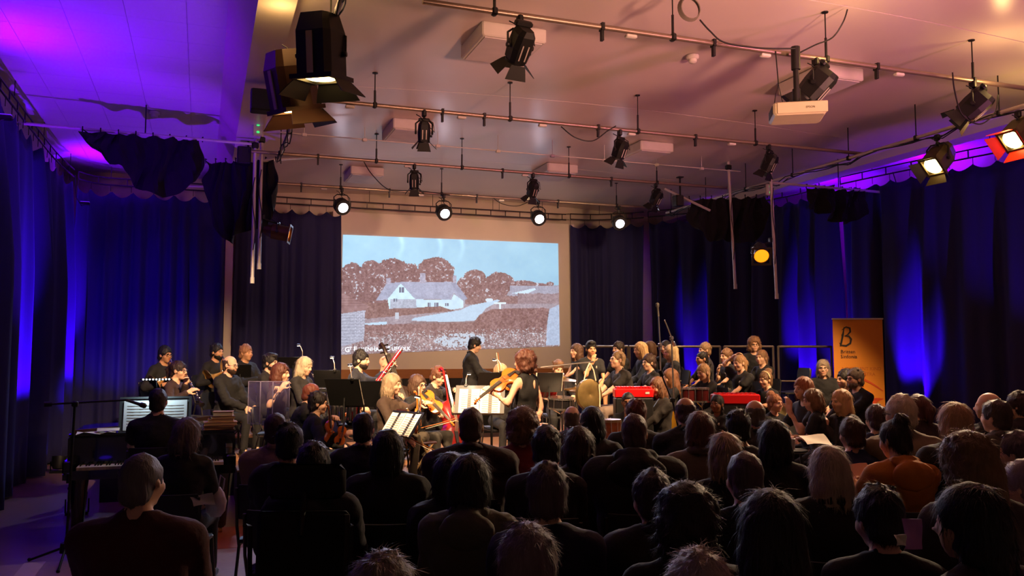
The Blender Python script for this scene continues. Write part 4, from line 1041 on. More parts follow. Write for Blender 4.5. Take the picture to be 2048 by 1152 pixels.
            g = .016 if st not in ('curly', 'longcurly') else .034
            if st in ('pony', 'bun', 'braids'): g = .010
            HE((0, -.016, .030), (.074 + g, .093 + g, .090 + g))
            if st == 'bob': HE((0, -.022, -.05), (.100, .092, .105), .03)
            if st == 'wavy': HE((0, -.03, -.07), (.104, .088, .125), .03); amp = .006
            if st == 'long': HE((0, -.028, -.06), (.098, .088, .12), .03); HC((0, -.062, -.08), (0, -.085, -.29), .072, .05); HC((-.065, -.01, -.06), (-.075, .0, -.23), .03, .022); HC((.065, -.01, -.06), (.075, .0, -.23), .03, .022)
            if st in ('curly', 'longcurly'):
                r = np.random.default_rng(seed); amp = .004; low = -.10 if st == 'curly' else -.26
                for _ in range(70 if st == 'curly' else 110):
                    th = r.uniform(0, 6.28); z = r.uniform(low, .115); rr = math.sqrt(max(.15, 1 - ((z - .02) / .125) ** 2)) if z > .02 else 1.0
                    c = (math.cos(th) * .098 * rr, -.02 + math.sin(th) * .108 * rr, z)
                    if c[1] > .045 and z < .06: continue
                    HE(c, (.026, .026, .024), .008)
                HE((0, -.03, -.05), (.095, .085, .10), .03)
                if st == 'longcurly': HC((0, -.06, -.05), (0, -.085, -.25), .10, .09, .03)
            if st in ('pony', 'bun', 'braids'): HE((0, -.06, -.045), (.066, .045, .05), .02)
            if st == 'pony': HC((0, -.105, .045), (0, -.135, .0), .024, .03); HC((0, -.135, .0), (0, -.115, -.16), .032, .014)
            if st == 'bun': HE((0, -.075, .125), (.05, .048, .042), .012)
            if st == 'braids':
                for s in (-1, 1): HC((s * .07, -.03, -.05), (s * .085, .01, -.19), .018, .013)
            HE((0, .118, -.045), (.074, .085, .105), .012, True)
            if st in ('long', 'longcurly'): HE((0, .11, -.17), (.058, .10, .14), .02, True)
            if st in ('bob', 'wavy'): HE((0, .03, -.21), (.2, .2, .07), .02, True); HE((0, .02, -.13), (.058, .08, .06), .02, True)
            if st in ('pony', 'bun', 'braids'): HE((0, .02, -.115), (.06, .10, .055), .01, True); [HE((s * .095, .03, -.04), (.032, .05, .06), .01, True) for s in (-1, 1)]
        if st in ('bob', 'wavy', 'long'):        # separate locks falling over the surface
            for _ in range(26):
                th = r_.uniform(.25, PI - .25) + PI; x0 = math.cos(th) * .088; y0_ = -.02 + math.sin(th) * .10; zl = {'bob': -.13, 'wavy': -.17, 'long': -.26}[st] + r_.uniform(-.02, .03)
                HC((x0 * .9, y0_ * .9, .06), (x0 * 1.08, y0_ * 1.02, zl * .45), .010, .011, .008); HC((x0 * 1.08, y0_ * 1.02, zl * .45), (x0 * r_.uniform(.9, 1.1), y0_ * .95 + r_.uniform(-.01, .01), zl), .011, .006, .008)
        elif st in ('short', 'tuft', 'spiky', 'crop'):
            for _ in range(40 if st != 'crop' else 0):
                th = r_.uniform(0, 2 * PI); e_ = r_.uniform(.35, 1.45); x0 = math.cos(th) * math.cos(e_) * .086; y0_ = -.016 + math.sin(th) * math.cos(e_) * .104; z0_ = .03 + math.sin(e_) * .103
                if y0_ > .055 and z0_ < .09: continue
                HC((x0 * .85, y0_ * .85, z0_), (x0 * 1.06 + r_.uniform(-.02, .02), y0_ * 1.06 - .012, z0_ + r_.uniform(-.02, .012)), .012, .005, .008)
        ctr = H
        def strand(x, y, z):
            th = np.arctan2(y - ctr[1], x - ctr[0]); return amp * (np.sin(th * frq + 4 * np.sin(z * 24 + seed)) * .6 + .6 * np.sin(x * 90 + z * 60 + seed) * np.sin(y * 83 + z * 47))
        v, f = hf.mesh((.0104 if face else .0138) * q, disp=strand, pad=.02); 
        near = d < 4.6; cnt = {'bald': 500, 'crop': 1100}.get(st, 1500); cnt = int(cnt * (1.5 if near else (.9 if d < 8 else .6)))
        wl = {'short': (.028, .35), 'crop': (.012, .25), 'tuft': (.032, .35), 'bald': (.014, .25), 'spiky': (.032, .4), 'curly': (.03, .9), 'longcurly': (.04, .8), 'pony': (.05, .12), 'bun': (.045, .14), 'braids': (.04, .14)}.get(st, (.06, .16))
        sv = strands(v, f, H, Rh, hsc, seed, cnt, .0011 if near else .0017, wl[0], wl[1], .3 if st in ('spiky', 'curly', 'longcurly') else .12)
        obj_from([(v, f), sv], 'hair', m_hair(hcol), root)
    if beard:
        bf = Field(); BE = lambda c, r, k=.012, sub=False: bf.ell(A(c), np.array(r) * hsc, Rh, k, sub)
        BE((0, .022, -.062), (.063, .073, .056)); BE((0, .058, -.092), (.031, .031, .03)); BE((0, .05, .022), (.1, .11, .060), .01, True); BE((0, -.07, -.05), (.1, .07, .12), .01, True); BE((0, .098, -.058), (.019, .02, .009), .005, True)
        v, f = bf.mesh(.0085, disp=lambda x, y, z: .002 * np.sin(x * 210) * np.sin(z * 190 + y * 160)); obj_from([(v, f)], 'beard', m_hair(beard), root)
    if glasses:
        mb = MB()
        for s in (-1, 1):
            mb.tube([A((s * .032 + .021 * math.cos(t), .099 - .002, .0 + .017 * math.sin(t))) for t in np.linspace(0, 2 * PI, 15)[:-1]], .0028 * hsc, 5, closed=True)
            mb.tube([A((s * .053, .097, .004)), A((s * .072, .06, .006)), A((s * .080, -.01, .004))], .0025 * hsc, 5)
        mb.tube([A((-.011, .100, .004)), A((.011, .100, .004))], .0025 * hsc, 5); mb.build('glasses', m_glass, root)
    # clothes
    tn, tc, sl, col_ = (tuple(top) + (None,) * 4)[:4]; inf = {'coat': .032, 'jacket': .022, 'sweater': .020, 'hoodie': .026, 'cardigan': .022}.get(tn, .013)
    cf = Field(); torso(cf, inf * S)
    for s in (-1, 1):
        a, e, w = arms[s]
        if sl == 'long': cf.cap(a, e, .047 * S + inf, .042 * S + inf, .03).cap(e, w - (w - e) * .06, .042 * S + inf, .030 * S + inf * .9, .02)
        elif sl == 'short': cf.cap(a, a + (e - a) * .55, .050 * S + inf, .050 * S + inf, .03)
    if sl == 'none':
        for s in (-1, 1): cf.ell(T((s * .185 * Wd, 0, .435)), np.array((.05, .075, .08)) * S, Rt, .02, True)
    cf.ell(T((0, .03, .545)), np.array((.062, .078, .075)) * S, Rt, .015, True)
    if tn == 'dress':
        cf.ell(P0 + np.array((0, -.01, -.18 * S)), np.array((.19, .16, .30)) * S, None, .06); cf.cap(P0 + np.array((0, 0, -.2 * S)), np.array((0, 0.0, .25)), .17 * S, .19 * S, .06)
    v, f = cf.mesh(.0165 if face else .020, disp=fold(seed, .0042 if tn not in ('coat', 'jacket', 'hoodie') else .006)); obj_from([(v, f)], tn, m_cloth(tc) if not isinstance(tc, bpy.types.Material) else tc, root)
    tcol = m_cloth(tc) if not isinstance(tc, bpy.types.Material) else tc
    if col_:
        kf = Field(); rr, tr_ = {'collar': (.062, .014), 'high': (.066, .024), 'hood': (.075, .030), 'big': (.092, .04), 'scarf': (.07, .03)}[col_]
        pts = [T((rr * math.cos(t), -.008 + rr * math.sin(t) * .95 + (.0), .50 - .028 * math.sin(t))) for t in np.linspace(0, 2 * PI, 11)]
        for a, b_ in zip(pts[:-1], pts[1:]): kf.cap(a, b_, tr_ * S, k=.012)
        if col_ in ('hood', 'big'): kf.ell(T((0, -.125, .44)), np.array((.13 if col_ == 'hood' else .16, .055, .09)) * S, Rt, .03)
        v, f = kf.mesh(.013, disp=fold(seed + 5, .003)); obj_from([(v, f)], {'hood': 'hood', 'big': 'hood', 'scarf': 'scarf'}.get(col_, 'collar'), tcol, root)
    if tn != 'dress' or kind != 'stand':
        tf = Field(); tf.ell(T((0, 0, -.01)), np.array((.160, .118, .112)) * S + .008, Rt, .03)
        for s in (-1, 1):
            h0, k_, an = legsd[s]; tf.cap(h0, k_, .083 * S, .062 * S, .03)
            if not leg_skin: tf.cap(k_, an - (an - k_) * .03, .060 * S, .048 * S, .02)
        v, f = tf.mesh(.034, disp=fold(seed + 9, .004)); obj_from([(v, f)], 'shorts' if leg_skin else 'trousers', m_cloth(bottom), root)
    for s in (-1, 1):
        h0, k_, an = legsd[s]; sf = Field(); sf.cap(an + np.array((0, -.03 * S, -.035)), an + np.array((0, .13 * S, -.048)), .040 * S, .036 * S, .02).cap(an + np.array((0, -.02, .0)), an + np.array((0, .02, -.04)), .042 * S, k=.02)
        sf.ell((an[0], an[1], -.06), (.3, .5, .062), None, .004, True) if abs(an[2] - .085) < .03 else None
        v, f = sf.mesh(.024); obj_from([(v, f)], 'shoe', shoes, root)
    if emblem:
        mb = MB()
        for (ex, ez, ew, eh, er) in ((-.072, .372, .010, .030, 12), (-.060, .366, .008, .022, -20), (-.070, .348, .020, .007, 8)):
            c_ = T((ex, .0, ez)); yy = math.sqrt(max(.1, 1 - (ex / (.160 * Wd + inf)) ** 2)) * (.112 * S + inf * S) * math.sqrt(max(.1, 1 - ((ez - .33) / .18) ** 2)) + .004
            mb.X = Matrix.Translation(Vector(c_) + Vector(Rt @ np.array((0, yy, 0)))) @ Matrix(Rt).to_4x4() @ Matrix.Rotation(R(-25), 4, 'Z') @ Matrix.Rotation(R(er), 4, 'Y'); mb.box((0, 0, 0), (ew * S, .008, eh * S), bev=.002)
        mb.build('chest_emblem', mat('white_print', (226, 214, 196), .7), root, False)
    info = dict(root=root, N=N, H=H, yaw=yaw, S=S, ph=ph, floor=floor, arms=arms, M=Matrix.Translation(root.location) @ Matrix.Rotation(R(yaw), 4, 'Z'), Rh=Rh, A=A, label=label, legs=legsd, kind=kind)
    if kind == 'sit': CHAIRS.append((info, chair))
    if key: PEOPLE[key] = info
    if DEBUG: print('PERSON %-60s ph=%.2f floor=%.2f xy=(%.2f,%.2f)' % (label[:60], ph, floor, root.location.x, root.location.y))
    return info
DEBUG = False; CHAIRS = []
def wp(info, p): return info['M'] @ Vector(p)        # local point of a person to world
BK = (15, 14, 16); DK = (22, 20, 22)
def shirt(c=BK, sl='long', col='collar', n='shirt'): return (n, c, sl, col)
tee = ('shirt', (14, 13, 16), 'short', None)
# ---------------------------------------------------------------- orchestra
person(331, 693, 12.5, 'person with black hair playing a horn at the edge of the back row', yaw=-138, head=(0, 4), floor=.58, hair=('short', (16, 13, 14)), top=shirt(), skin='olive', glasses=True, hl=(-.16, .26, -.16), hr=(.17, .18, -.28), key='horn1')
person(358, 722, 11.0, 'person with tied dark hair and glasses playing a clarinet in front of the horns', S=.97, Wd=.92, yaw=-112, head=(0, 6), floor=.42, hair=('pony', (38, 16, 16)), top=('shirt', (44, 26, 26), 'long', None), glasses=True, hl=('w', 371, 768, 10.85), hr=('w', 374, 786, 10.72), key='clar1')
person(434, 688, 13.0, 'bearded person with dark hair holding a brass horn in the back row', yaw=-136, head=(0, 2), floor=.58, hair=('short', (18, 14, 14)), beard=(22, 16, 14), top=shirt(), skin='tan', hl=(-.14, .26, -.17), hr=(.17, .18, -.28), key='horn2')
person(462, 712, 11.4, 'bald bearded person in glasses and black jacket seated behind the piano', Wd=1.08, yaw=-128, head=(0, 6), floor=.42, hair=('bald', (70, 48, 34)), beard=(64, 40, 26), top=('jacket', (14, 13, 15), 'long', 'collar'), glasses=True, key='bald1')
person(492, 690, 12.9, 'fair haired person in a dark roll neck at the end of the back row', yaw=-138, head=(0, 0), floor=.58, hair=('short', (150, 92, 52)), top=('sweater', (14, 13, 17), 'long', 'high'), skin='tan', hl=(-.06, .34, -.22), hr=(.08, .34, -.24), key='trumpet')
person(541, 708, 11.9, 'bearded person with swept back dark hair seated behind the flute player', yaw=-114, head=(-8, 4), floor=.42, hair=('tuft', (26, 18, 16)), beard=(34, 22, 18), top=shirt((24, 20, 22)), key='oboe1')
person(612, 715, 11.5, 'person with pale blond fringe playing an oboe beside the curtain', S=.96, Wd=.92, yaw=-132, head=(0, 12), floor=.42, hair=('wavy', (188, 166, 128)), top=shirt((24, 21, 22), 'long', None), hl=(-.04, .28, -.18), hr=(.05, .34, -.30), key='oboe2')
person(562, 727, 10.5, 'person with long auburn hair playing the flute beside the piano', S=.97, Wd=.9, yaw=-106, head=(-10, 4), floor=.42, hair=('wavy', (92, 40, 22)), top=('shirt', (46, 32, 34), 'short', None), hl=('w', 552, 784, 10.3), hr=('w', 562, 778, 10.15), key='flute', curl=.7, bottom=(30, 22, 22))
person(627, 768, 10.0, 'red haired person in a dark jacket bending behind the violinist', yaw=-92, lean=10, head=(0, 14), floor=0, hair=('crop', (112, 44, 22)), top=('jacket', (22, 20, 18), 'long', 'collar'), key='viola0')
person(637, 785, 9.55, 'dark haired violinist in glasses seated with back to the piano', yaw=-92, head=(-8, 4), floor=0, hair=('short', (30, 18, 14)), top=('jacket', (20, 18, 18), 'long', 'collar'), glasses=True, hl=('w', 663, 838, 9.3), hr=('w', 686, 870, 9.2), key='vln1')
person(723, 701, 11.0, 'dark haired bassoonist leaning on a red bassoon', Wd=1.05, yaw=-114, head=(-8, 4), floor=.42, hair=('short', (20, 16, 18)), beard=(40, 28, 24), top=shirt((20, 22, 34)), hl=('w', 757, 762, 10.68), hr=('w', 719, 812, 10.52), key='bassoon')
person(773, 712, 12.4, 'bald person behind the bassoon holding a dark double bass neck', yaw=-128, head=(0, 8), kind='stand', S=.86, hs=.98, hair=('none', (60, 50, 45)), top=shirt(), hl=('w', 790, 726, 12.1), hr=('w', 800, 790, 12.0), key='bass', floor=.30)
person(785, 748, 9.95, 'person with shoulder length grey blond hair and brown shirt resting a violin', yaw=-128, head=(4, 4), floor=.30, hair=('wavy', (150, 122, 88)), top=('shirt', (58, 42, 32), 'long', 'collar'), hl=('w', 838, 806, 9.75), hr=('w', 812, 872, 9.55), key='vln2', bottom=(52, 44, 34))
person(835, 750, 10.4, 'smiling person with a brown bob and glasses playing a viola', S=.97, Wd=.92, yaw=-140, lean=2, head=(-6, 4, 4), floor=.30, hair=('bob', (84, 52, 34)), top=('shirt', (16, 15, 16), 'long', None), glasses=True, hl=('w', 886, 828, 10.0), hr=('w', 842, 812, 9.95), key='vla', bottom=(46, 42, 38))
person(882, 735, 11.1, 'brown haired cellist looking down behind a red cello', yaw=-138, head=(-6, 22), floor=.30, hair=('short', (104, 58, 36)), top=shirt((30, 24, 24)), hl=('w', 914, 780, 10.75), hr=('w', 914, 826, 10.45), key='cello')
person(953, 676, 14.0, 'dark haired person in a black jacket standing before the projection', kind='stand', S=1.0, yaw=-104, head=(0, 16), hair=('short', (24, 18, 18)), top=('jacket', (13, 13, 17), 'long', 'collar'), floor=.30, hl=(-.05, .36, -.36), hr=(.08, .34, -.38), key='stander')
person(1001, 728, 11.8, 'fair haired person in glasses playing behind the soloist', S=.95, Wd=.92, yaw=-178, head=(10, 2, 6), floor=.30, hair=('long', (178, 144, 100)), top=('shirt', (30, 28, 30), 'long', None), glasses=True, hl=('w', 985, 764, 11.4), hr=('w', 1000, 752, 11.4), key='vla2')
person(1049, 703, 9.7, 'soloist with curly auburn hair and sleeveless black dress standing with back turned', kind='stand', S=1.06, hs=1.0, Wd=.9, lean=-2, yaw=32, head=(24, 2), hair=('curly', (98, 50, 34)), top=('dress', (16, 14, 16), 'none', None), floor=0.0, hl=('w', 984, 784, 9.55), hr=('w', 1074, 858, 9.72), key='solo', face=True)
person(1118, 722, 12.9, 'young drummer with tousled brown hair looking down at the drums', S=.86, hs=.95, yaw=168, head=(10, 22), floor=.30, hair=('tuft', (120, 78, 46)), top=shirt((24, 22, 28)), hl=(-.2, .34, -.30), hr=(.2, .34, -.30), key='drummer')
# ---------------------------------------------------------------- children and helpers on the tiers
K = lambda *a, **k: person(*a, **dict(dict(S=.80, hs=.94, hair=('short', (60, 38, 24)), top=tee, chair='black'), **k))
K(1153, 688, 13.3, 'girl with long straight brown hair and bare arms, end of the top tier', yaw=92, head=(10, 0), floor=.75, hair=('long', (88, 54, 30)), top=('shirt', (16, 15, 17), 'none', None), hl=(-.06, .40, -.40), hr=(.12, .34, -.38))
K(1182, 683, 12.7, 'boy with black hair resting his chin on one hand on the top tier', yaw=172, head=(0, 2), floor=.75, hair=('tuft', (18, 14, 14)), hl=(-.08, .34, -.40), hr=(.03, .20, -.06), skin='tan', leg_skin=True, hrd=((-.2, .1, .95), (-.3, -.8, 0)), emblem=True)
K(1237, 684, 13.5, 'boy with dark brown hair looking sideways behind the seated teenager', yaw=100, head=(5, 0), floor=.75, hair=('short', (52, 34, 22)))
K(1238, 702, 11.6, 'teenager with cropped hair and glasses, hands clasped over grey trousers', S=.95, hs=1.0, Wd=1.02, yaw=88, lean=16, head=(0, -6), floor=.48, hair=('crop', (124, 90, 52)), glasses=True, hl=(.0, .42, -.42), hr=(.06, .43, -.42), bottom=(112, 96, 86), top=('shirt', (30, 26, 24), 'short', None), shoes=mat('grey_trainer', (120, 115, 112), .6), key='teen')
K(1280, 685, 12.9, 'girl with long golden hair in a dark denim top on the top tier', yaw=80, head=(0, 6), floor=.75, hair=('long', (216, 166, 92)), top=('shirt', (20, 30, 46), 'long', None))
K(1299, 683, 13.9, 'child with brown hair half hidden behind the golden haired girl', yaw=70, head=(0, 0), floor=.75, hair=('bob', (104, 66, 36)), face=False)
K(1298, 709, 12.0, 'boy in glasses with brown hair facing the soloist', yaw=90, head=(5, 2), floor=.48, hair=('short', (66, 38, 24)), glasses=True, hl=(-.02, .44, -.40), hr=(.14, .36, -.40))
K(1331, 682, 13.9, 'dark haired child at the very back behind the microphone boom', yaw=120, floor=.75, hair=('bob', (34, 22, 18)))
K(1342, 690, 12.7, 'girl with long pale blond hair beside the microphone boom', yaw=78, head=(0, 0), floor=.75, hair=('long', (206, 168, 110)), top=('jacket', (20, 22, 30), 'long', None))
K(1340, 738, 11.4, 'girl with long chestnut hair seated below the blond girl', yaw=70, head=(0, 4), floor=.48, hair=('long', (126, 72, 34)), face=False)
K(1314, 755, 10.6, 'helper with brown wavy hair and lanyard sitting on a low seat', S=.92, hs=.98, yaw=100, head=(0, 6), floor=.22, hair=('long', (112, 66, 36)), top=('jacket', (30, 25, 23), 'long', 'collar'), hl=(.0, .40, -.40), hr=(.05, .42, -.42), key='helper', chair='yellow')
K(1256, 785, 10.2, 'crouching child with cropped dark hair and one hand to the face', yaw=150, lean=14, kind='kneel', floor=.22, hair=('crop', (26, 18, 15)), skin='brown', hr=(.02, .16, -.02), hl=(-.22, .36, -.34), ph=None, hrd=((-.1, .0, 1), (0, -1, 0)))
K(1410, 686, 13.8, 'boy with light brown hair looking over his shoulder at the back', yaw=64, head=(20, 0), floor=.75, hair=('short', (150, 108, 64)), top=('shirt', (40, 36, 40), 'long', None))
K(1404, 703, 13.0, 'boy with short dark hair leaning forward on the top tier', yaw=88, head=(0, 2), lean=10, floor=.75, hair=('crop', (30, 20, 16)), skin='tan', hl=(-.02, .40, -.42), hr=(.12, .40, -.42), emblem=True)
K(1404, 728, 12.0, 'girl with blond plaits bending over the bongos', yaw=100, lean=14, head=(0, 14), floor=.48, hair=('braids', (196, 150, 92)), hl=(-.04, .42, -.36), hr=(.12, .38, -.36))
K(1453, 698, 13.0, 'boy with brown fringe propping his chin on a fist', yaw=96, head=(0, 0), floor=.75, hair=('short', (120, 76, 40)), hl=(.0, .34, -.40), hr=(-.02, .24, -.08), curl=.9, hrd=((-.2, -.1, 1), (-.5, -.6, 0)), emblem=True)
K(1478, 710, 12.1, 'girl with tied fair hair holding one arm over her head', yaw=100, head=(0, 6), floor=.48, hair=('pony', (168, 118, 66)), hl=(.0, .38, -.40), hr=(.12, .02, .26), curl=.35, emblem=True)
K(1508, 675, 13.6, 'tall boy with bushy brown curls and glasses at the top of the tiers', S=.92, yaw=150, head=(5, 2), floor=.75, hair=('curly', (132, 84, 44)), glasses=True)
K(1523, 700, 12.9, 'girl with a ponytail looking sideways beside the bushy haired boy', yaw=104, head=(6, 2), floor=.75, hair=('pony', (142, 92, 52)), emblem=True)
K(1530, 743, 11.8, 'girl with a pale headband and plaited hair holding a pencil', yaw=98, head=(0, 6), floor=.48, hair=('bun', (120, 80, 46)), hl=(.04, .34, -.22), hr=(.12, .32, -.22), key='headband', chair='pale', emblem=True)
K(1434, 790, 10.8, 'child with dark braided hair in a black shirt seated low in front', S=.8, yaw=120, head=(0, 0), floor=.22, hair=('braids', (22, 16, 14)), skin='brown', hl=(-.05, .34, -.42), hr=(.14, .30, -.42), chair='black', emblem=True)
K(1549, 788, 10.6, 'girl with reddish curls looking straight towards the audience', yaw=190, head=(0, 0), floor=.22, hair=('bun', (176, 108, 62)), hl=(-.08, .34, -.38), hr=(.12, .34, -.40), chair='green', emblem=True)
K(1606, 755, 9.4, 'person with a ginger bob resting cheek on hand near the banner', S=.96, hs=1.0, yaw=86, lean=12, head=(6, 2), floor=.15, hair=('bob', (176, 92, 42)), top=('shirt', (26, 22, 24), 'short', None), hl=(.0, .20, -.08), hr=(.14, .36, -.40), hld=((.1, -.1, 1), (.9, -.2, 0)), chair='black')
K(1622, 779, 9.0, 'small child with brown bob leaning against the ginger haired person', S=.72, hs=.92, yaw=40, head=(30, 10), floor=.15, hair=('bob', (140, 90, 46)), hl=(-.12, .30, -.34), hr=(.12, .30, -.34), face=True, chair='black', emblem=True)
K(1682, 780, 9.0, 'person with long straight blond hair, fist held to the mouth', S=.92, hs=.98, yaw=84, lean=6, head=(0, 2), floor=.15, hair=('long', (206, 150, 84)), top=('cardigan', (44, 34, 34), 'long', None), hl=(.0, .24, -.14), hr=(.12, .34, -.40), curl=.9, hld=((0, -.1, 1), (.8, -.4, 0)), chair='black')
K(1646, 720, 12.4, 'grey haired person in glasses and black jumper near the banner', S=.94, hs=1.0, yaw=140, head=(0, 0), floor=.48, hair=('wavy', (140, 116, 92)), top=('sweater', (15, 14, 16), 'long', 'high'), glasses=True, chair='black')
K(1690, 740, 11.15, 'dark haired person in profile half hidden by the bearded helper', S=.94, hs=1.0, yaw=84, floor=.22, hair=('short', (34, 24, 20)), chair='black')
K(1710, 738, 10.9, 'grey bearded helper in glasses and black shirt wearing a watch', S=1.02, hs=1.04, Wd=1.12, yaw=88, lean=10, head=(0, 0), floor=.22, hair=('short', (104, 84, 68)), beard=(120, 100, 84), glasses=True, top=shirt((18, 16, 20)), hl=(.02, .36, -.36), hr=(.08, .40, -.36), key='watchman', chair='black')
# ---------------------------------------------------------------- pianist and audience
A_ = lambda *a, **k: person(*a, **dict(dict(face=False, yaw=-20, hair=('short', (50, 42, 40)), top=('sweater', (24, 22, 26), 'long', None)), **k))
A_(317, 777, 8.0, 'pianist with thinning dark hair and black shirt seated at the grand piano', yaw=-8, hair=('crop', (44, 30, 30)), top=('shirt', (13, 12, 16), 'short', None), hl=(-.22, .44, -.30), hr=(.22, .44, -.30), chair='black')
A_(378, 838, 6.5, 'page turner with grey brown bob, glasses and flowered black dress', Wd=.95, yaw=-14, head=(-28, 8), hair=('bob', (110, 92, 84)), glasses=True, face=True, top=('shirt', mat('dark_floral_cloth', (34, 30, 34), .85, var=.9, vscale=26), 'long', None))
A_(285, 908, 3.65, 'big listener with cropped grey hair and dark red jumper beside the aisle', Wd=1.2, yaw=-14, head=(-18, 0), hair=('crop', (96, 86, 92)), top=('sweater', (64, 20, 24), 'long', None))
A_(552, 827, 6.3, 'listener with short auburn hair and beige cardigan beside the piano', yaw=-18, Wd=1.1, hair=('crop', (70, 38, 38)), top=('cardigan', (132, 104, 92), 'long', 'collar'))
A_(580, 850, 5.55, 'listener with very dark short hair and dark coat behind the beige cardigan', yaw=-20, Wd=1.1, hair=('short', (16, 14, 18)), top=('coat', (16, 15, 22), 'long', 'collar'))
A_(628, 888, 4.6, 'listener in a wheelchair with a broad black headrest', yaw=-18, Wd=1.1, hair=('short', (24, 20, 24)), top=('coat', (22, 22, 34), 'long', 'collar'), chair='wheel', key='wheel')
A_(727, 826, 6.4, 'listener with close cropped dark hair straight below the bassoon', yaw=-20, Wd=1.1, hair=('crop', (40, 24, 24)), top=('jacket', (20, 16, 20), 'long', 'collar'))
A_(776, 862, 5.15, 'listener with full dark hair before the folding chair on the platform', yaw=-22, Wd=1.1, hair=('bob', (16, 12, 14)), top=('coat', (14, 12, 15), 'long', None))
A_(942, 816, 5.6, 'balding listener in a dark quilted coat with raised collar', yaw=-20, Wd=1.22, hair=('crop', (96, 62, 50)), top=('coat', (44, 26, 26), 'long', 'high'))
A_(1045, 820, 6.2, 'listener with curly light brown hair and red cardigan', yaw=-22, Wd=1.0, hair=('curly', (120, 78, 48)), top=('cardigan', (120, 24, 26), 'long', None))
A_(1092, 856, 5.05, 'listener with dark brown cropped hair behind the red cardigan', yaw=-22, hair=('short', (40, 26, 24)), top=('sweater', (28, 20, 22), 'long', None))
A_(1158, 855, 5.75, 'listener with smooth auburn hair beside the dark cropped head', yaw=-24, Wd=.95, hair=('bob', (60, 26, 26)), top=('cardigan', (52, 44, 40), 'long', None))
A_(1144, 812, 8.4, 'bald person in a grey suit seated close to the drum kit', S=.92, yaw=-28, hair=('bald', (84, 62, 48)), top=('jacket', (60, 48, 44), 'long', 'collar'))
A_(1184, 815, 6.7, 'listener with a glossy black bob near the patterned drum', Wd=.92, yaw=-24, hair=('bob', (24, 8, 14)), top=('coat', (16, 12, 15), 'long', None))
A_(902, 908, 4.75, 'listener with dark bob half hidden by the olive hoodie', Wd=.92, yaw=-22, hair=('bob', (22, 15, 17)), top=('coat', (14, 12, 14), 'long', None))
A_(940, 912, 4.1, 'listener with dark brown bob in an olive hoodie', Wd=1.0, yaw=-22, hair=('bob', (34, 24, 24)), top=('hoodie', (84, 80, 66), 'long', 'hood'))
A_(1094, 930, 3.65, 'listener with thick grey hair and navy jumper in the middle', Wd=1.1, yaw=-18, hair=('short', (96, 74, 76)), top=('sweater', (26, 26, 52), 'long', None))
A_(1054, 1058, 2.65, 'listener with fluffy grey hair at the bottom of the picture', yaw=-20, hair=('spiky', (120, 94, 98)), top=('sweater', (20, 18, 22), 'long', None))
A_(765, 1116, 2.3, 'listener with tousled grey hair cut off by the picture bottom', yaw=-18, hair=('spiky', (126, 104, 100)), top=('sweater', (20, 18, 20), 'long', None))
A_(1268, 828, 5.3, 'listener with short grey hair and a coat with a wide hood', Wd=1.25, yaw=-24, hair=('crop', (88, 60, 60)), top=('coat', (34, 28, 26), 'long', 'big'))
A_(1272, 800, 7.2, 'listener with copper red hair in front of the hooded coat', yaw=-26, hair=('short', (112, 44, 26)), top=('jacket', (24, 16, 16), 'long', None))
A_(1369, 795, 6.7, 'bald listener leaning with one hand on the cheek', yaw=-26, lean=12, head=(14, 6), hair=('bald', (70, 44, 40)), skin='tan', hl=(-.04, .20, -.06), top=('jacket', (18, 15, 17), 'long', 'collar'))
A_(1399, 825, 5.85, 'listener with straight chestnut hair and olive wool top', Wd=1.0, yaw=-26, hair=('bob', (108, 58, 42)), top=('cardigan', (104, 86, 66), 'long', 'scarf'))
A_(1450, 868, 4.95, 'listener with smooth pale blond hair and dark top', Wd=.92, yaw=-26, hair=('bob', (170, 136, 104)), top=('sweater', (24, 18, 20), 'long', None))
A_(1489, 905, 3.9, 'bald listener behind the pale blond head', yaw=-26, head=(10, 0), hair=('crop', (92, 66, 70)), top=('sweater', (20, 17, 22), 'long', None))
A_(1302, 945, 3.95, 'listener with dark flat hair in a padded jacket', yaw=-20, head=(14, 4), hair=('short', (52, 30, 34)), top=('coat', (40, 32, 30), 'long', 'high'))
A_(1372, 978, 3.2, 'listener with wide frizzy dark hair near the bottom', Wd=1.05, yaw=-22, hair=('curly', (36, 24, 26)), top=('sweater', (14, 12, 14), 'long', None))
A_(1540, 985, 2.65, 'listener with a large mass of dark hair near the bottom', Wd=1.05, yaw=-26, hair=('wavy', (26, 18, 19)), top=('sweater', (12, 10, 12), 'long', None))
A_(1476, 822, 6.2, 'listener with straight black hair below the girl with curls', yaw=-28, hair=('short', (18, 12, 14)), top=('jacket', (20, 16, 18), 'long', None))
A_(1509, 800, 7.0, 'bald listener with grey sides seated in the front row', yaw=-28, head=(16, 0), hair=('bald', (96, 80, 70)), skin='tan', top=('jacket', (30, 24, 24), 'long', 'collar'))
A_(1547, 842, 5.45, 'listener with dark hair tied low and black top', Wd=.95, yaw=-28, head=(12, 0), hair=('wavy', (16, 11, 13)), top=('sweater', (13, 11, 12), 'long', None))
A_(1396, 1110, 2.35, 'listener with fine white hair at the bottom edge', yaw=-22, hair=('spiky', (168, 138, 136)), top=('sweater', (18, 16, 18), 'long', None))
A_(1655, 895, 4.3, 'older listener with short white blond hair and tan collar', Wd=1.05, yaw=-28, head=(10, 6), hair=('wavy', (190, 160, 132)), top=('coat', (20, 18, 18), 'long', 'scarf'))
A_(1703, 838, 6.3, 'child with brown hair and dark blue jumper in the audience', S=.85, hs=.95, yaw=-24, head=(20, 2), hair=('short', (74, 36, 26)), top=('sweater', (24, 32, 72), 'long', None))
A_(1752, 812, 7.4, 'boy with flat brown hair and navy top in the front row', S=.9, hs=.96, yaw=-28, head=(16, 0), hair=('short', (70, 34, 24)), top=('sweater', (26, 28, 64), 'long', None))
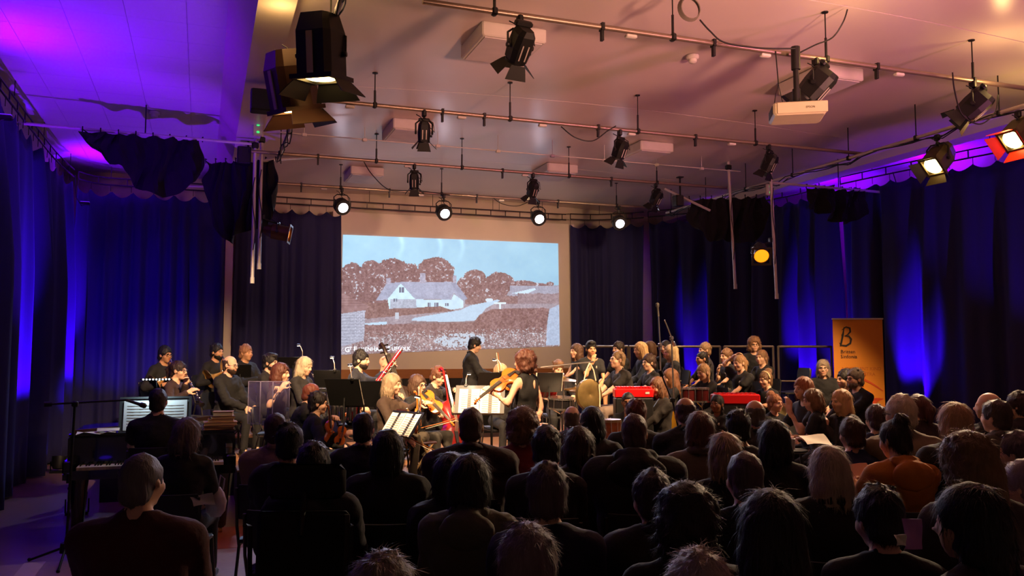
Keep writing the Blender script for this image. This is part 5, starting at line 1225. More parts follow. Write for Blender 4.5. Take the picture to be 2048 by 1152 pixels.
A_(1784, 842, 5.5, 'listener with a dark top knot and mustard hoodie reading a sheet', Wd=.98, yaw=-14, head=(22, 10), hair=('bun', (34, 20, 18)), top=('hoodie', (176, 104, 30), 'long', 'hood'), hl=(-.12, .36, -.18), hr=(.06, .36, -.20), key='mustard')
A_(1800, 793, 6.3, 'older listener with thick white hair, glasses and tweed jacket', S=1.04, hs=1.08, Wd=1.15, yaw=-24, head=(28, 2), hair=('short', (196, 176, 150)), glasses=True, top=('jacket', (120, 104, 84), 'long', 'collar'))
A_(1836, 790, 7.7, 'listener with red brown hair in a tail beside the white haired person', yaw=-20, head=(30, 0), hair=('pony', (96, 38, 28)), top=('jacket', (40, 22, 22), 'long', None))
A_(1908, 808, 5.6, 'older listener with a rounded blond hairdo and dark coat', Wd=1.0, yaw=-16, head=(14, 0), hair=('bob', (196, 140, 88)), top=('coat', (24, 20, 24), 'long', None))
A_(1976, 785, 7.5, 'bald listener in profile near the far curtain', yaw=10, head=(28, 0), hair=('bald', (130, 100, 76)), top=('coat', (22, 18, 20), 'long', 'collar'))
A_(1992, 803, 6.5, 'listener with short dark grey hair and speckled scarf', yaw=-4, head=(24, 0), hair=('short', (66, 48, 48)), top=('coat', mat('speckled_tweed', (70, 62, 54), .9, var=.8, vscale=60), 'long', 'scarf'))
A_(2038, 785, 7.4, 'listener with dark red hair at the edge of the picture', yaw=0, head=(28, 0), hair=('short', (60, 26, 24)), top=('coat', (22, 16, 18), 'long', None))
A_(1930, 874, 3.8, 'listener with long fair curls in a grey jumper', Wd=.98, yaw=-10, head=(12, 4), hair=('longcurly', (130, 88, 46)), top=('sweater', (60, 50, 48), 'long', None))
A_(1752, 976, 3.4, 'listener with dark hair holding a lilac programme', Wd=1.05, yaw=-24, head=(14, 8), hair=('short', (20, 16, 20)), top=('sweater', (12, 11, 13), 'long', None), hr=(.26, .30, -.28), key='lilac')
A_(1935, 972, 2.85, 'listener with black swept hair seated at the bottom corner', Wd=1.05, yaw=4, head=(30, 4), hair=('wavy', (14, 12, 16)), top=('sweater', (40, 16, 18), 'long', None))
A_(2036, 866, 5.2, 'listener with grey hair and coat behind the long fair curls', yaw=0, head=(20, 0), hair=('short', (84, 64, 66)), top=('coat', (40, 30, 34), 'long', None))
A_(2044, 925, 4.3, 'older listener with pale hair cut by the picture side', yaw=0, head=(26, 4), hair=('short', (150, 126, 130)), top=('coat', (24, 20, 26), 'long', None))
# ================================================================== PLATFORMS
m_deck = mat('platform_plywood', (150, 108, 74), .5, var=.2, vscale=6, stretch=(1, 8, 1))
m_skirt = mat('black_platform_skirt', (16, 14, 15), .7)
def platform(poly, z, label, loc=(0, 0, 0), rz=0, plank=None):
    t = thing('stage_platform', label, 'stage platform', loc, rz)
    MB().prism(poly, 0.0, z - .022).build('skirt', m_skirt, t, False)
    MB().prism(poly, z - .02, z).build('deck', m_deck, t, False)
    return t
rect = lambda x0, x1, y0, y1: [(x0, y0), (x1, y0), (x1, y1), (x0, y1)]
platform([(1.8, 9.6), (4.5, 9.6), (4.9, 10.25), (4.98, 11.4), (5.62, 13.15), (5.66, 14.3), (2.28, 14.3), (2.28, 10.6), (1.8, 10.6)], .30, 'low wooden platform under the string players and drums')
platform(rect(-1.1, 1.58, 11.32, 12.86), .42, 'black riser under the clarinet and oboe players')
platform(rect(.42, 1.58, 10.45, 11.3), .42, 'black riser under the flute player')
platform(rect(1.6, 2.26, 10.62, 11.95), .42, 'small black riser under the bassoonist')
platform(rect(-1.2, 1.35, 12.9, 14.7), .58, 'taller black riser under the horn players')
rz = -YAW
platform(rect(.88, 5.2, 12.46, 14.5), .75, 'top tier of black staging under the back row of children', (0, 0, 0), rz)
platform(rect(1.22, 5.3, 11.32, 12.44), .48, 'middle tier of black staging under the children', (0, 0, 0), rz)
platform(rect(1.42, 5.3, 9.95, 11.30), .22, 'lowest tier of black staging in front of the children', (0, 0, 0), rz)
platform(rect(2.75, 4.7, 8.4, 9.93), .15, 'low dais under the ginger haired person and companions', (0, 0, 0), rz)
# guard rails behind the top tier
m_rail = mat('dull_rail_steel', (96, 84, 74), .45, .6)
for k, (a, b) in enumerate(((1165, 1255), (1258, 1345), (1349, 1439), (1447, 1545), (1555, 1661))):
    xa = (a - 1024) / FPX * 14.4; xb = (b - 1024) / FPX * 14.4
    t = thing('guard_rail', ['steel guard rail behind the girl with brown hair', 'steel guard rail behind the microphone boom', 'steel guard rail behind the boy with light brown hair', 'steel guard rail behind the bushy haired boy', 'steel guard rail beside the banner with an empty chair before it'][k], 'guard rail', G(xa, 14.4, .75), rz)
    w = xb - xa; h = 1.13
    MB().tube([(0, 0, h), (w, 0, h)], .02, 8).build('top_rail', m_rail, t)
    MB().tube([(0, 0, .55), (w, 0, .55)], .014, 8).build('middle_rail', m_rail, t)
    for x in (0, w): MB().tube([(x, 0, 0), (x, 0, h + .01)], .02, 8).build('post', m_rail, t)
# ================================================================== CHAIRS
def make_chair(name, seat_m, frame_m, label):
    t = thing(name, label, 'chair')
    def pad(z, w, y0, y1, th, curve, back=False):
        rows = []
        for i in range(6):
            f = i / 5; row = []
            for j in range(7):
                u = j / 6 * 2 - 1; ww = w * (1 - .12 * (abs(f - .5) * 2) ** 4)
                if back: row.append((u * ww, -.205 - .03 * f - .03 * (1 - u * u), z + f * (y1 - y0)))
                else: row.append((u * ww, y0 + f * (y1 - y0), z - curve * (1 - u * u) * math.sin(PI * f) + .012 * math.cos(PI * f)))
            rows.append(row)
        return MB().slab(rows, th)
    pad(.435, .205, -.19, .21, .022, .015).build('seat', seat_m, t)
    pad(.60, .20, 0, .23, .018, 0, True).build('backrest', seat_m, t)
    for s in (-1, 1):
        MB().tube([(s * .19, .17, .42), (s * .205, .21, 0)], .011, 7).build('leg', frame_m, t)
        MB().tube([(s * .19, -.15, .42), (s * .205, -.24, 0)], .011, 7).build('leg', frame_m, t)
        MB().tube([(s * .19, .17, .42), (s * .192, -.15, .415), (s * .19, -.215, .55), (s * .188, -.25, .81)], .011, 7).build('side_frame', frame_m, t)
    return t
CH = {'black': make_chair('chair', mat('black_seat_plastic', (16, 15, 17), .55), mat('dark_chair_tube', (60, 56, 56), .4, .6), 'x'),
      'yellow': make_chair('chair', mat('yellow_seat_plastic', (196, 146, 26), .45), mat('dark_chair_tube', (60, 56, 56)), 'x'),
      'pale': make_chair('chair', mat('cream_seat_plastic', (206, 190, 140), .45), mat('dark_chair_tube', (60, 56, 56)), 'x'),
      'green': make_chair('chair', mat('grey_green_seat_plastic', (66, 82, 66), .5), mat('dark_chair_tube', (60, 56, 56)), 'x')}
CHW = {'black': 'black', 'yellow': 'yellow plastic', 'pale': 'cream', 'green': 'grey green'}
USED = set(); SEENL = set()
def place_chair(kind, loc, rzz, sc, hz, label, group=None):
    if kind not in USED: USED.add(kind); o = CH[kind]
    else: o = copy_tree(CH[kind])
    o.location = loc; o.rotation_euler = (0, 0, rzz); o.scale = (sc, sc, hz); o['label'] = label
    if group: o['group'] = group
    return o
for info, kind in CHAIRS:
    if kind == 'wheel' or kind is None: continue
    if kind == 'auto': kind = 'black'
    sh = info['ph'] - .105 * info['S']; w = ('%s chair under the %s' % (CHW[kind], info['label'].replace(',', ''))).split()[:16]
    while w[-1] in ('the', 'a', 'an', 'and', 'in', 'of', 'with', 'by', 'at', 'to', 'on', 'behind', 'beside', 'his', 'her', 'one', 'their', 'over', 'under'): w.pop()
    place_chair(kind, info['root'].location, R(info['yaw']), max(.8, min(1.0, info['S'])), sh / .44, ' '.join(w), 'chairs people sit on')
p = G((1580 - 1024) / FPX * 13.4, 13.4, .75); place_chair('black', p, R(80), .95, .95, 'empty black chair standing before the guard rail near the banner', 'empty chairs')
p = G((1453 - 1024) / FPX * 11.6, 11.62, .48); place_chair('black', p, R(160 - 20), .9, .9, 'empty black chair with its back to us beside the bongos', 'empty chairs').rotation_euler = (0, 0, R(10))
p = G((1318 - 1024) / FPX * 9.55, 9.55, 0); place_chair('yellow', p, R(-30), .9, .8, 'empty yellow plastic chair standing low in front of the helper', 'empty chairs')
# folding chair at the platform edge
fc = thing('folding_chair', 'maroon folding chair with pale frame at the platform edge', 'chair', G((826 - 1024) / FPX * 9.75, 9.98, .30), R(-70))
m_mar = mat('maroon_vinyl', (52, 20, 22), .5); m_frm = mat('pale_gold_chair_frame', (176, 148, 104), .4, .5)
MB().box((0, 0, .44), (.40, .38, .03), bev=.01).build('seat', m_mar, fc, False)
MB().box((0, -.21, .72), (.40, .022, .22), (R(-8), 0, 0), bev=.008).build('backrest', m_mar, fc, False)
for s in (-1, 1):
    MB().tube([(s * .20, -.235, .85), (s * .20, .22, 0)], .012, 7).build('leg', m_frm, fc)
    MB().tube([(s * .185, -.22, 0), (s * .185, .14, .44)], .012, 7).build('leg', m_frm, fc)
MB().tube([(-.20, .19, .06), (.20, .19, .06)], .009, 6).build('stretcher', m_frm, fc)
# wheelchair with headrest
wi = PEOPLE['wheel']; wc = thing('wheelchair', 'black wheelchair with a broad padded headrest', 'wheelchair', wi['root'].location, R(wi['yaw']))
m_pad = mat('black_padding', (17, 16, 20), .9); sh = wi['ph'] - .10
MB().box((0, .02, sh - .03), (.46, .44, .06), bev=.02).build('seat', m_pad, wc, False)
MB().box((0, -.20, sh + .30), (.46, .05, .52), (R(-6), 0, 0), bev=.02).build('backrest', m_pad, wc, False)
hz_ = wi['H'][2]; MB().box((0, -.185 + wi['H'][1], hz_ - .05), (.40, .07, .17), bev=.03).build('headrest', m_pad, wc, True, 60)
MB().tube([(0, -.25, sh + .45), (0, -.23 + wi['H'][1], hz_ - .1)], .014, 8).build('headrest_post', m_blk, wc)
for s in (-1, 1):
    MB().tube([(s * .29, -.12 + .29 * math.cos(a), .30 + .29 * math.sin(a)) for a in np.linspace(0, 2 * PI, 29)[:-1]], .016, 6, closed=True).build('wheel', m_blk2, wc)
    hub = MB().lathe([(.03, -.02), (.03, .02)], 10, (s * .29, -.12, .30), (1, 0, 0)).build('wheel_hub', m_alu, wc)
    for k in range(8): MB().tube([(s * .29, -.12, .30), (s * .29, -.12 + .285 * math.cos(k * PI / 4), .30 + .285 * math.sin(k * PI / 4))], .003, 4).build('spoke', m_alu, hub)
    MB().lathe([(.06, -.015), (.06, .015)], 14, (s * .22, .32, .06), (1, 0, 0)).build('caster', m_blk2, wc)
    MB().tube([(s * .25, -.22, sh), (s * .25, .2, sh), (s * .22, .32, .12)], .012, 6).tube([(s * .25, -.22, sh), (s * .25, -.25, sh + .5), (s * .25, -.34, sh + .52)], .012, 6).build('side_frame', m_blk, wc)
    MB().box((s * .26, .02, sh + .22), (.05, .28, .03), bev=.01).build('armrest', m_pad, wc, False)
# ================================================================== STRING INSTRUMENTS
m_ebony = mat('ebony', (20, 16, 15), .35); m_string = mat('string_steel', (190, 180, 165), .3, .9)
def wood(c): return mat('varnish_%d_%d_%d' % c, c, .25, var=.25, vscale=10, stretch=(1, 6, 1), coat=.4)
HALF = [(0, .012), (.004, .045), (.02, .078), (.05, .098), (.085, .104), (.12, .098), (.145, .082), (.155, .070), (.175, .058), (.195, .056), (.215, .060), (.232, .072), (.25, .080), (.285, .084), (.315, .076), (.335, .056), (.350, .028), (.355, .010)]
def fiddle(name, label, tail, scroll, up, col, cat, thick=1.0, rib=.017):
    tail = Vector(tail); scroll = Vector(scroll); L = (scroll - tail).length; s = L / .59
    t = thing(name, label, cat); put(t, frame(tail, scroll - tail, up)); m = wood(col)
    k = s; rb = rib * thick
    poly = [(w * k, y * k) for y, w in HALF] + [(-w * k, y * k) for y, w in reversed(HALF)]
    MB().prism([(x * .96, y) for x, y in poly], -rb * k, rb * k).build('ribs', m, t, False)
    def plate(z0, z1):
        mb = MB(); n = len(poly)
        ring = [(x, y, z0) for x, y in poly]; inn = [(x * .72, (y - .17 * k) * .8 + .17 * k, z0 + (z1 - z0) * .75) for x, y in poly]; c2 = [(x * .3, (y - .17 * k) * .4 + .17 * k, z1) for x, y in poly]
        fs = []
        for a in (0, 1):
            for i in range(n): fs.append((a * n + i, a * n + (i + 1) % n, (a + 1) * n + (i + 1) % n, (a + 1) * n + i))
        fs.append(tuple(range(2 * n, 3 * n)))
        if z1 < z0: fs = [f[::-1] for f in fs]
        return mb.add(ring + inn + c2, fs)
    plate(rb * k, (rb + .012) * k).build('front_plate', m, t); plate(-rb * k, -(rb + .012) * k).build('back_plate', m, t)
    for sx in (-1, 1): MB().slab([[(sx * (.034 + .006 * math.sin(v * 5)) * k + dx, (.15 + v * .07) * k, (rb + .0115) * k) for dx in (-.003 * k, .003 * k)] for v in (0, .25, .5, .75, 1)], .002).build('sound_hole', m_ebony, t, False)
    MB().tube([(0, .34 * k, .012 * k), (0, .42 * k, .014 * k), (0, .54 * k, .004 * k)], [.016 * k, .011 * k, .010 * k], 8).build('neck', m, t)
    sc_ = [(0, .54 * k, .004 * k), (0, .575 * k, -.002 * k), (0, .60 * k, -.016 * k), (0, .60 * k, -.034 * k), (0, .585 * k, -.036 * k), (0, .582 * k, -.024 * k)]
    MB().tube(sc_, [.010 * k, .011 * k, .011 * k, .009 * k, .009 * k, .007 * k], 8).build('scroll', m, t)
    MB().add([(-.021 * k, .24 * k, .036 * k), (.021 * k, .24 * k, .036 * k), (.012 * k, .53 * k, .018 * k), (-.012 * k, .53 * k, .018 * k), (-.021 * k, .24 * k, .042 * k), (.021 * k, .24 * k, .042 * k), (.012 * k, .53 * k, .024 * k), (-.012 * k, .53 * k, .024 * k)],
             [(0, 3, 2, 1), (4, 5, 6, 7), (0, 1, 5, 4), (1, 2, 6, 5), (2, 3, 7, 6), (3, 0, 4, 7)]).build('fingerboard', m_ebony, t, False)
    MB().bx(-.02 * k, .02 * k, .188 * k, .192 * k, (rb + .010) * k, .058 * k).build('bridge', wood((200, 150, 90)), t, False)
    MB().prism([(-.010 * k, .02 * k), (.010 * k, .02 * k), (.020 * k, .125 * k), (-.020 * k, .125 * k)], .034 * k, .042 * k).build('tailpiece', m_ebony, t, False)
    for i in range(4):
        x = (-.0135 + i * .009) * k; MB().tube([(x, .12 * k, .044 * k), (x, .19 * k, .059 * k), (x * .6, .54 * k, .022 * k)], .0012 * k + .0004, 4).build('string', m_string, t)
        sd = 1 if i % 2 else -1; MB().tube([(0, (.55 + .012 * i) * k, 0), (sd * .028 * k, (.55 + .012 * i) * k, 0)], .0045 * k, 6).build('peg', m_ebony, t)
    if cat in ('violin', 'viola'): MB().box((-.035 * k, .025 * k, .036 * k), (.06 * k, .04 * k, .016 * k), bev=.005 * k).build('chin_rest', m_ebony, t, False)
    else: MB().tube([(0, 0, 0), (0, -.05 * k, 0), (0, -.12 * k, 0)], .005 * k, 6).build('spike', m_string, t)
    return t
def bow(label, a, b, up=(0, 0, 1)):
    a = Vector(a); b = Vector(b); L = (b - a).length; t = thing('bow', label, 'bow'); put(t, frame(a, b - a, up))
    MB().tube([(0, 0, .0), (0, L * .5, -.006), (0, L * .97, .0), (0, L, -.012)], [.0055, .0055, .0045, .004], 6).build('stick', wood((150, 92, 50)), t)
    MB().bx(-.005, .005, .03, L * .985, -.024, -.021).build('hair_ribbon', mat('bow_hair', (232, 220, 195), .6), t, False)
    MB().bx(-.007, .007, .01, .055, -.026, -.004).build('frog', m_ebony, t, False)
    return t
OR = (222, 116, 36)
fiddle('violin', 'orange violin in the hand of the violinist in glasses', W(660, 884, 9.2), W(657, 812, 9.05), (.5, -.8, .2), OR, 'violin')
fiddle('violin', 'orange violin standing on a knee with its pale scroll upright', W(677, 890, 9.1), W(692, 827, 9.15), (.2, -.9, .2), OR, 'violin')
fiddle('violin', 'violin held upright and edge on by the grey blond player', W(832, 868, 9.5), W(833, 784, 9.6), (1, -.25, 0), (196, 98, 30), 'violin')
bow('bow held upright beside the edge on violin', W(842, 852, 9.55), W(841, 772, 9.6), (1, 0, 0))
bow('long bow pointing forward from the hand of the grey blond player', W(812, 872, 9.5), W(876, 903, 9.2))
fiddle('viola', 'orange viola played by the smiling person with brown bob', W(843, 787, 10.15), W(906, 848, 9.85), (-.3, -.75, .6), (204, 110, 36), 'viola')
bow('bow crossing below the viola of the smiling player', W(842, 856, 9.8), W(913, 836, 9.7))
fiddle('cello', 'glossy red cello held by the player looking down', W(909, 900, 10.45), W(886, 738, 10.75), (.5, -.8, .15), (132, 26, 22), 'cello', 1.5)
fiddle('double_bass', 'dark double bass leaning behind the bassoonist', W(834, 905, 12.0), W(766, 690, 12.2), (.2, -.9, .1), (40, 26, 22), 'double bass', 1.6)
fiddle('viola', 'orange brown viola held out by the soloist', W(1034, 744, 9.72), W(951, 803, 9.4), (.1, -.55, .8), (186, 92, 30), 'viola')
fiddle('viola', 'viola half hidden behind the pages of the soloist stand', W(1016, 778, 11.45), W(972, 752, 11.2), (0, -.3, .9), OR, 'viola')
bow('pale bow rising vertically above the fair haired player', W(1004, 770, 11.4), W(996, 704, 11.35), (1, 0, 0))
# ================================================================== WIND INSTRUMENTS
m_brass = mat('polished_brass', (226, 176, 98), .3, .65); m_silver = mat('silver_keys', (205, 200, 195), .22, .95); m_grenad = mat('black_grenadilla', (20, 17, 18), .3)
def pipe_wind(name, label, a, b, prof, m, cat, keys=10, bell=None, up=(0, 0, 1), extra=None):
    a = Vector(a); b = Vector(b); L = (b - a).length; t = thing(name, label, cat); put(t, frame(a, b - a, up))
    MB().tube([(0, f * L, 0) for f, r in prof], [r for f, r in prof], 12).build('tube', m, t)
    if bell: MB().lathe([(bell[0], 0), (bell[1], .03), (bell[2], .07), (bell[2] * .9, .068)], 16, (0, L - .03, 0), (0, 1, 0)).build('bell', m, t)
    for k in range(keys):
        y = L * (.2 + .65 * k / max(1, keys - 1)); r = prof[1][1]
        MB().lathe([(.009, 0), (.011, .004), (.006, .008)], 8, (0.006 * (-1) ** k, y, r + .004), (0, 0, 1)).build('key', m_silver, t)
    for f in (.33, .66): MB().lathe([(prof[1][1] + .003, -.006), (prof[1][1] + .003, .006)], 12, (0, L * f, 0), (0, 1, 0)).build('ring', m_silver, t)
    MB().tube([(prof[1][1], L * .2, .008), (prof[1][1], L * .85, .008)], .003, 5).build('key_rod', m_silver, t)
    if extra: extra(t, L)
    return t
i = PEOPLE['clar1']; pipe_wind('clarinet', 'black clarinet with silver keys played beside the piano', wp(i, i['A']((0, .115, -.06))), W(402, 806, 10.62), [(0, .006), (.1, .013), (.95, .015), (1, .018)], m_grenad, 'clarinet', 8, (.016, .022, .036))
i = PEOPLE['oboe2']; pipe_wind('oboe', 'short black oboe played by the person with blond fringe', wp(i, i['A']((0, .115, -.06))), W(640, 772, 11.35), [(0, .003), (.12, .010), (.95, .014), (1, .016)], m_grenad, 'oboe', 8, (.014, .018, .026))
i = PEOPLE['flute']; pipe_wind('flute', 'bright silver flute held by the auburn haired player', wp(i, i['A']((.02, .112, -.058))), wp(i, i['A']((.02, .112, -.058))) + (W(556, 790, 9.9) - W(580, 757, 10.3)) * 1.25, [(0, .0095), (.1, .0095), (1, .0095)], m_silver, 'flute', 10)
i = PEOPLE['oboe1']; pipe_wind('oboe', 'black oboe of the bearded player behind the flute', wp(i, i['A']((0, .115, -.06))), wp(i, i['A']((0, .42, -.42))), [(0, .003), (.12, .010), (.95, .014), (1, .016)], m_grenad, 'oboe', 8, (.014, .018, .026))
def bas_extra(t, L):
    MB().tube([(.04, 0.02, 0), (.04, L * .62, 0)], .022, 10).build('wing_joint', wood((120, 14, 22)), t)
    MB().lathe([(.026, 0), (.026, .03)], 12, (0, L * .97, 0), (0, 1, 0)).build('bell_ring', m_silver, t)
    MB().tube([(.04, L * .62, 0), (.045, L * .68, .03), (.02, L * .70, .12), (-.02, L * .66, .22), (-.05, L * .62, .28)], .005, 6).build('crook', m_silver, t)
    for k in range(14): MB().lathe([(.012, 0), (.014, .004), (.006, .009)], 8, (.012 * (-1) ** k + .01, L * (.1 + .055 * k), .026), (0, 0, 1)).build('key', m_silver, t)
pipe_wind('bassoon', 'long red bassoon slanting across the bassoonist', W(698, 842, 10.42), W(803, 698, 10.72), [(0, .034), (.04, .036), (.5, .027), (.9, .024), (1, .026)], wood((150, 18, 26)), 'bassoon', 8, None, (.4, -.9, 0), bas_extra)
def horn(key, label, bell_to):
    i = PEOPLE[key]; c = i['N'] + np.array((.02, .23, -.08)); t = thing('horn', label, 'horn'); put(t, i['M'] @ Matrix.Translation(c))
    for k, (r, dy) in enumerate(((.125, 0), (.105, .02), (.115, -.02), (.075, .01))):
        MB().tube([(r * math.cos(a) * .45 + .02 * k, r * math.cos(a) * .8 + dy, r * math.sin(a)) for a in np.linspace(0, 2 * PI, 29)[:-1]], .0085, 7, closed=True).build('tube_coil', m_brass, t)
    bd = Vector(bell_to).normalized()
    MB().lathe([(.014, -.05), (.02, .05), (.035, .13), (.065, .18), (.12, .215), (.152, .225), (.150, .222), (.115, .208), (.06, .172), (.03, .12)], 22, Vector((.06, -.02, -.08)), bd).build('bell', m_brass, t)
    m_ = Vector(i['A']((0, .118, -.06)) - c); MB().tube([m_, m_ * .7 + Vector((0, .03, -.02)), Vector((.02, .10, .06))], [.011, .006, .0085], 7).build('mouth_pipe', m_silver, t)
    for k in range(3): MB().lathe([(.018, 0), (.018, .05), (.012, .056)], 10, (-.03, -.04 + .045 * k, .02), (-1, 0, .2)).build('valve', m_silver, t)
horn('horn1', 'brass horn catching pink light at the edge of the back row', (.75, -.25, -.45)); horn('horn2', 'brass horn raised by the bearded player', (.75, -.25, -.35))
i = PEOPLE['trumpet']; pipe_wind('trumpet', 'silver trumpet held low by the fair haired player', wp(i, i['N'] + np.array((0, .30, -.24))), wp(i, i['N'] + np.array((.02, .74, -.30))), [(0, .008), (.1, .007), (.9, .009), (1, .014)], m_silver, 'trumpet', 3, (.014, .024, .055))
# ================================================================== MUSIC STANDS AND LAMPS
m_stand = mat('black_stand_metal', (20, 20, 21), .45, .3); m_paper = mat('sheet_music_paper', (232, 222, 200), .8, var=.03)
m_ink = mat('ink_grey', (120, 110, 100), .8)
def page(parent_label, M_, w, h, lines=9, name='sheet_music', m=None):
    t = thing(name, parent_label, 'sheet music'); put(t, M_)
    for sx in (-1, 1):
        rows = [[(sx * (.004 + u * w / 2), .006 + .012 * math.sin(u * PI), v * h) for u in (0, .25, .5, .75, 1)] for v in (0, .5, 1)]
        MB().slab(rows, .0015).build('leaf', m or m_paper, t)
        for k in range(lines):
            z = h * (.1 + .8 * k / lines); rows2 = [[(sx * (.004 + u * w / 2), -.0005 + .006 + .012 * math.sin(u * PI) - .0015, z + dz) for u in (.1, .35, .6, .9)] for dz in (0, .008)]
            MB().slab(rows2, .0006).build('stave', m_ink, t)
    return t
def music_stand(loc, yaw, deskz, label, w=.5, h=.33, tilt=24, pages=None, light=0, floor=0.0, pl=None, ll=None, lampside=-1):
    """yaw: direction the desk faces; pages on the facing side (local -Y)"""
    x, y = loc[0], loc[1]; t = thing('music_stand', label, 'music stand', (x, y, floor), yaw); H_ = deskz - floor
    Dm = Matrix.Translation((0, 0, H_)) @ Matrix.Rotation(-R(tilt), 4, 'X')
    mb = MB(); mb.X = Dm; mb.bx(-w / 2, w / 2, 0, .006, -h * .35, h * .65).bx(-w / 2, w / 2, -.05, .006, -h * .35 - .006, -h * .35); mb.build('desk', m_stand, t, False)
    MB().tube([(0, .02, H_ - .02), (0, .03, H_ - .25), (0, .03, .3)], .011, 8).tube([(0, .03, .55), (0, .03, .12)], .016, 8).build('pole', m_stand, t)
    for k in range(3):
        a = k * 2.094 + .5; MB().tube([(0, .03, .30), (.22 * math.cos(a), .03 + .22 * math.sin(a), .05), (.27 * math.cos(a), .03 + .27 * math.sin(a), .008)], .010, 6).build('leg', m_stand, t)
    Mw = Matrix.Translation(t.location) @ Matrix.Rotation(yaw, 4, 'Z') @ Dm
    if pages: page(pl, Mw @ Matrix.Translation((0, -.016, -h * .35 + .002)), w * pages[0], h * pages[1])
    if light:
        lt = thing('stand_lamp', ll, 'reading lamp'); put(lt, Mw @ Matrix.Translation((lampside * w * .3, 0, h * .65)))
        MB().box((0, .004, 0), (.04, .03, .04), bev=.006).build('clip', m_blk, lt, False)
        MB().tube([(0, .0, .02), (0, -.01, .09), (.03, -.08, .13), (.05, -.13, .11)], .005, 6).build('gooseneck', m_alu, lt)
        MB().box((.055, -.15, .10), (.05, .06, .02), (R(25), 0, 0), bev=.006).build('lamp_head', m_blk, lt, False)
        MB().box((.055, -.148, .086), (.036, .044, .006), (R(25), 0, 0)).build('lens', mat('reading_lamp_lens', (255, 240, 210), .3, emit=(255, 236, 200), estr=6), lt, False)
        l = bpy.data.lights.new('reading_light', 'SPOT'); l.energy = light; l.color = (1, .9, .74); l.spot_size = R(120); l.spot_blend = .8; l.shadow_soft_size = .02
        lo = bpy.data.objects.new('reading_light', l); COL.objects.link(lo); lo.parent = lt; lo.location = (.055, -.155, .075); lo.rotation_euler = (R(18), 0, 0)
    return t
def stand_px(px, py, d, face, label, floor, **k):
    p = W(px, py, d); return music_stand((p.x, p.y), R(face), p.z, label, floor=floor, **k)
CAMF = -20                                        # a desk turned straight to the camera
stand_px(959, 808, 10.25, CAMF - 6, 'music stand with brightly lit open pages before the soloist', .30, w=.60, h=.36, pages=(.82, .86), light=9, tilt=22, pl='brightly lit open score on the soloist stand', ll='curved reading lamp clipped to the soloist stand')
stand_px(798, 856, 9.35, -62, 'black music stand seen obliquely with yellow lit pages', 0, w=.52, h=.34, pages=(.9, .9), light=5, tilt=38, pl='yellow lit score seen obliquely before the grey blond player', ll='clip lamp with curved neck over the yellow lit score', lampside=1)
stand_px(728, 795, 10.15, 172, 'black music stand seen from behind in front of the red bassoon', 0, w=.46, h=.34, pages=(.96, .9), light=0, tilt=26, pl='score edge glowing behind the stand before the bassoon')
stand_px(690, 792, 10.0, 150, 'black music stand with a pale sheet edge beside the bassoonist', 0, w=.42, h=.36, pages=(.98, .95), light=2, tilt=30, pl='pale sheet edge on the stand beside the bassoonist', ll='small clip lamp above the stand beside the bassoonist')
stand_px(656, 765, 10.75, 160, 'black music stand with a pink label before the oboe player', .42, w=.34, h=.28, light=2, tilt=30, ll='arched clip lamp on the stand before the oboe player')
stand_px(1098, 770, 11.3, 168, 'black music stand seen from behind beside the drum kit', .30, w=.34, h=.28, pages=(1.05, .98), tilt=26, pl='white sheet sticking out of the stand by the drums')
stand_px(982, 762, 10.95, 180, 'black music stand behind the bright score', .30, w=.36, h=.2, tilt=30, light=2, ll='clip lamp on the stand behind the bright score')
stand_px(586, 728, 12.1, 175, 'tall black music stand against the navy curtain', .42, w=.42, h=.2, tilt=40, light=2, ll='thin arched lamp on the stand against the navy curtain')
stand_px(480, 745, 11.9, 176, 'black music stand in front of the bald bearded player', .42, w=.3, h=.22, tilt=40)
# ================================================================== GRAND PIANO
m_piano = mat('black_piano_lacquer', (9, 8, 10), .16, coat=.6); m_key = mat('ivory_key', (222, 200, 170), .35); m_bkey = mat('black_key', (14, 12, 12), .3); m_brown = mat('brown_lid_edge', (98, 54, 32), .4, var=.2)
PX0 = -0.42; PY0 = 9.05
pn = thing('grand_piano', 'black grand piano with closed curved lid behind the aisle', 'piano', (PX0, PY0, 0))
case = [(-.76, .12), (.76, .12), (.76, .75), (.74, .95), (.62, 1.10), (.42, 1.22), (.30, 1.38), (.18, 1.56), (-.10, 1.66), (-.45, 1.66), (-.68, 1.55), (-.76, 1.35)]
MB().prism(case, .62, .96).build('case', m_piano, pn, False)
MB().prism([(x * 1.015, y * 1.01 + .13 if y < .2 else y * 1.01) for x, y in case], .962, .985).build('lid', m_piano, pn, False)
MB().box((-.5, .34, 1.02), (.5, .035, .035), (0, R(-4), 0)).build('lid_prop', m_brown, pn, False)
MB().box((.36, .62, 1.07), (.62, .035, .04), (0, R(-6), 0)).build('lid_prop', m_brown, pn, False)
MB().bx(-.76, .76, -.16, .12, .60, .655).build('key_bed', m_piano, pn, False)
for s in (-1, 1): MB().box((s * .72, -.02, .715), (.09, .28, .12), bev=.012).build('cheek_block', m_piano, pn, False)
MB().bx(-.68, .68, .085, .12, .655, .96).build('fallboard', m_piano, pn, False)
MB().bx(-.74, .74, -.175, -.155, .60, .685).build('key_slip', m_piano, pn, False)
km = bm_ = None; pitch = 1.30 / 52
for k in range(52):
    if km is None: o = MB().bx(-pitch * .46, pitch * .46, -.145, .085, .66, .712).build('white_key', m_key, pn, False); km = o.data
    else: o = link('white_key', km, pn)
    o.location = (-.65 + pitch * (k + .5), 0, 0)
    if (k % 7) in (0, 2, 3, 5, 6) and k < 51:
        if bm_ is None: o = MB().bx(-.0055, .0055, -.06, .085, .712, .724).build('black_key', m_bkey, pn, False); bm_ = o.data
        else: o = link('black_key', bm_, pn)
        o.location = (-.65 + pitch * (k + 1), 0, 0)
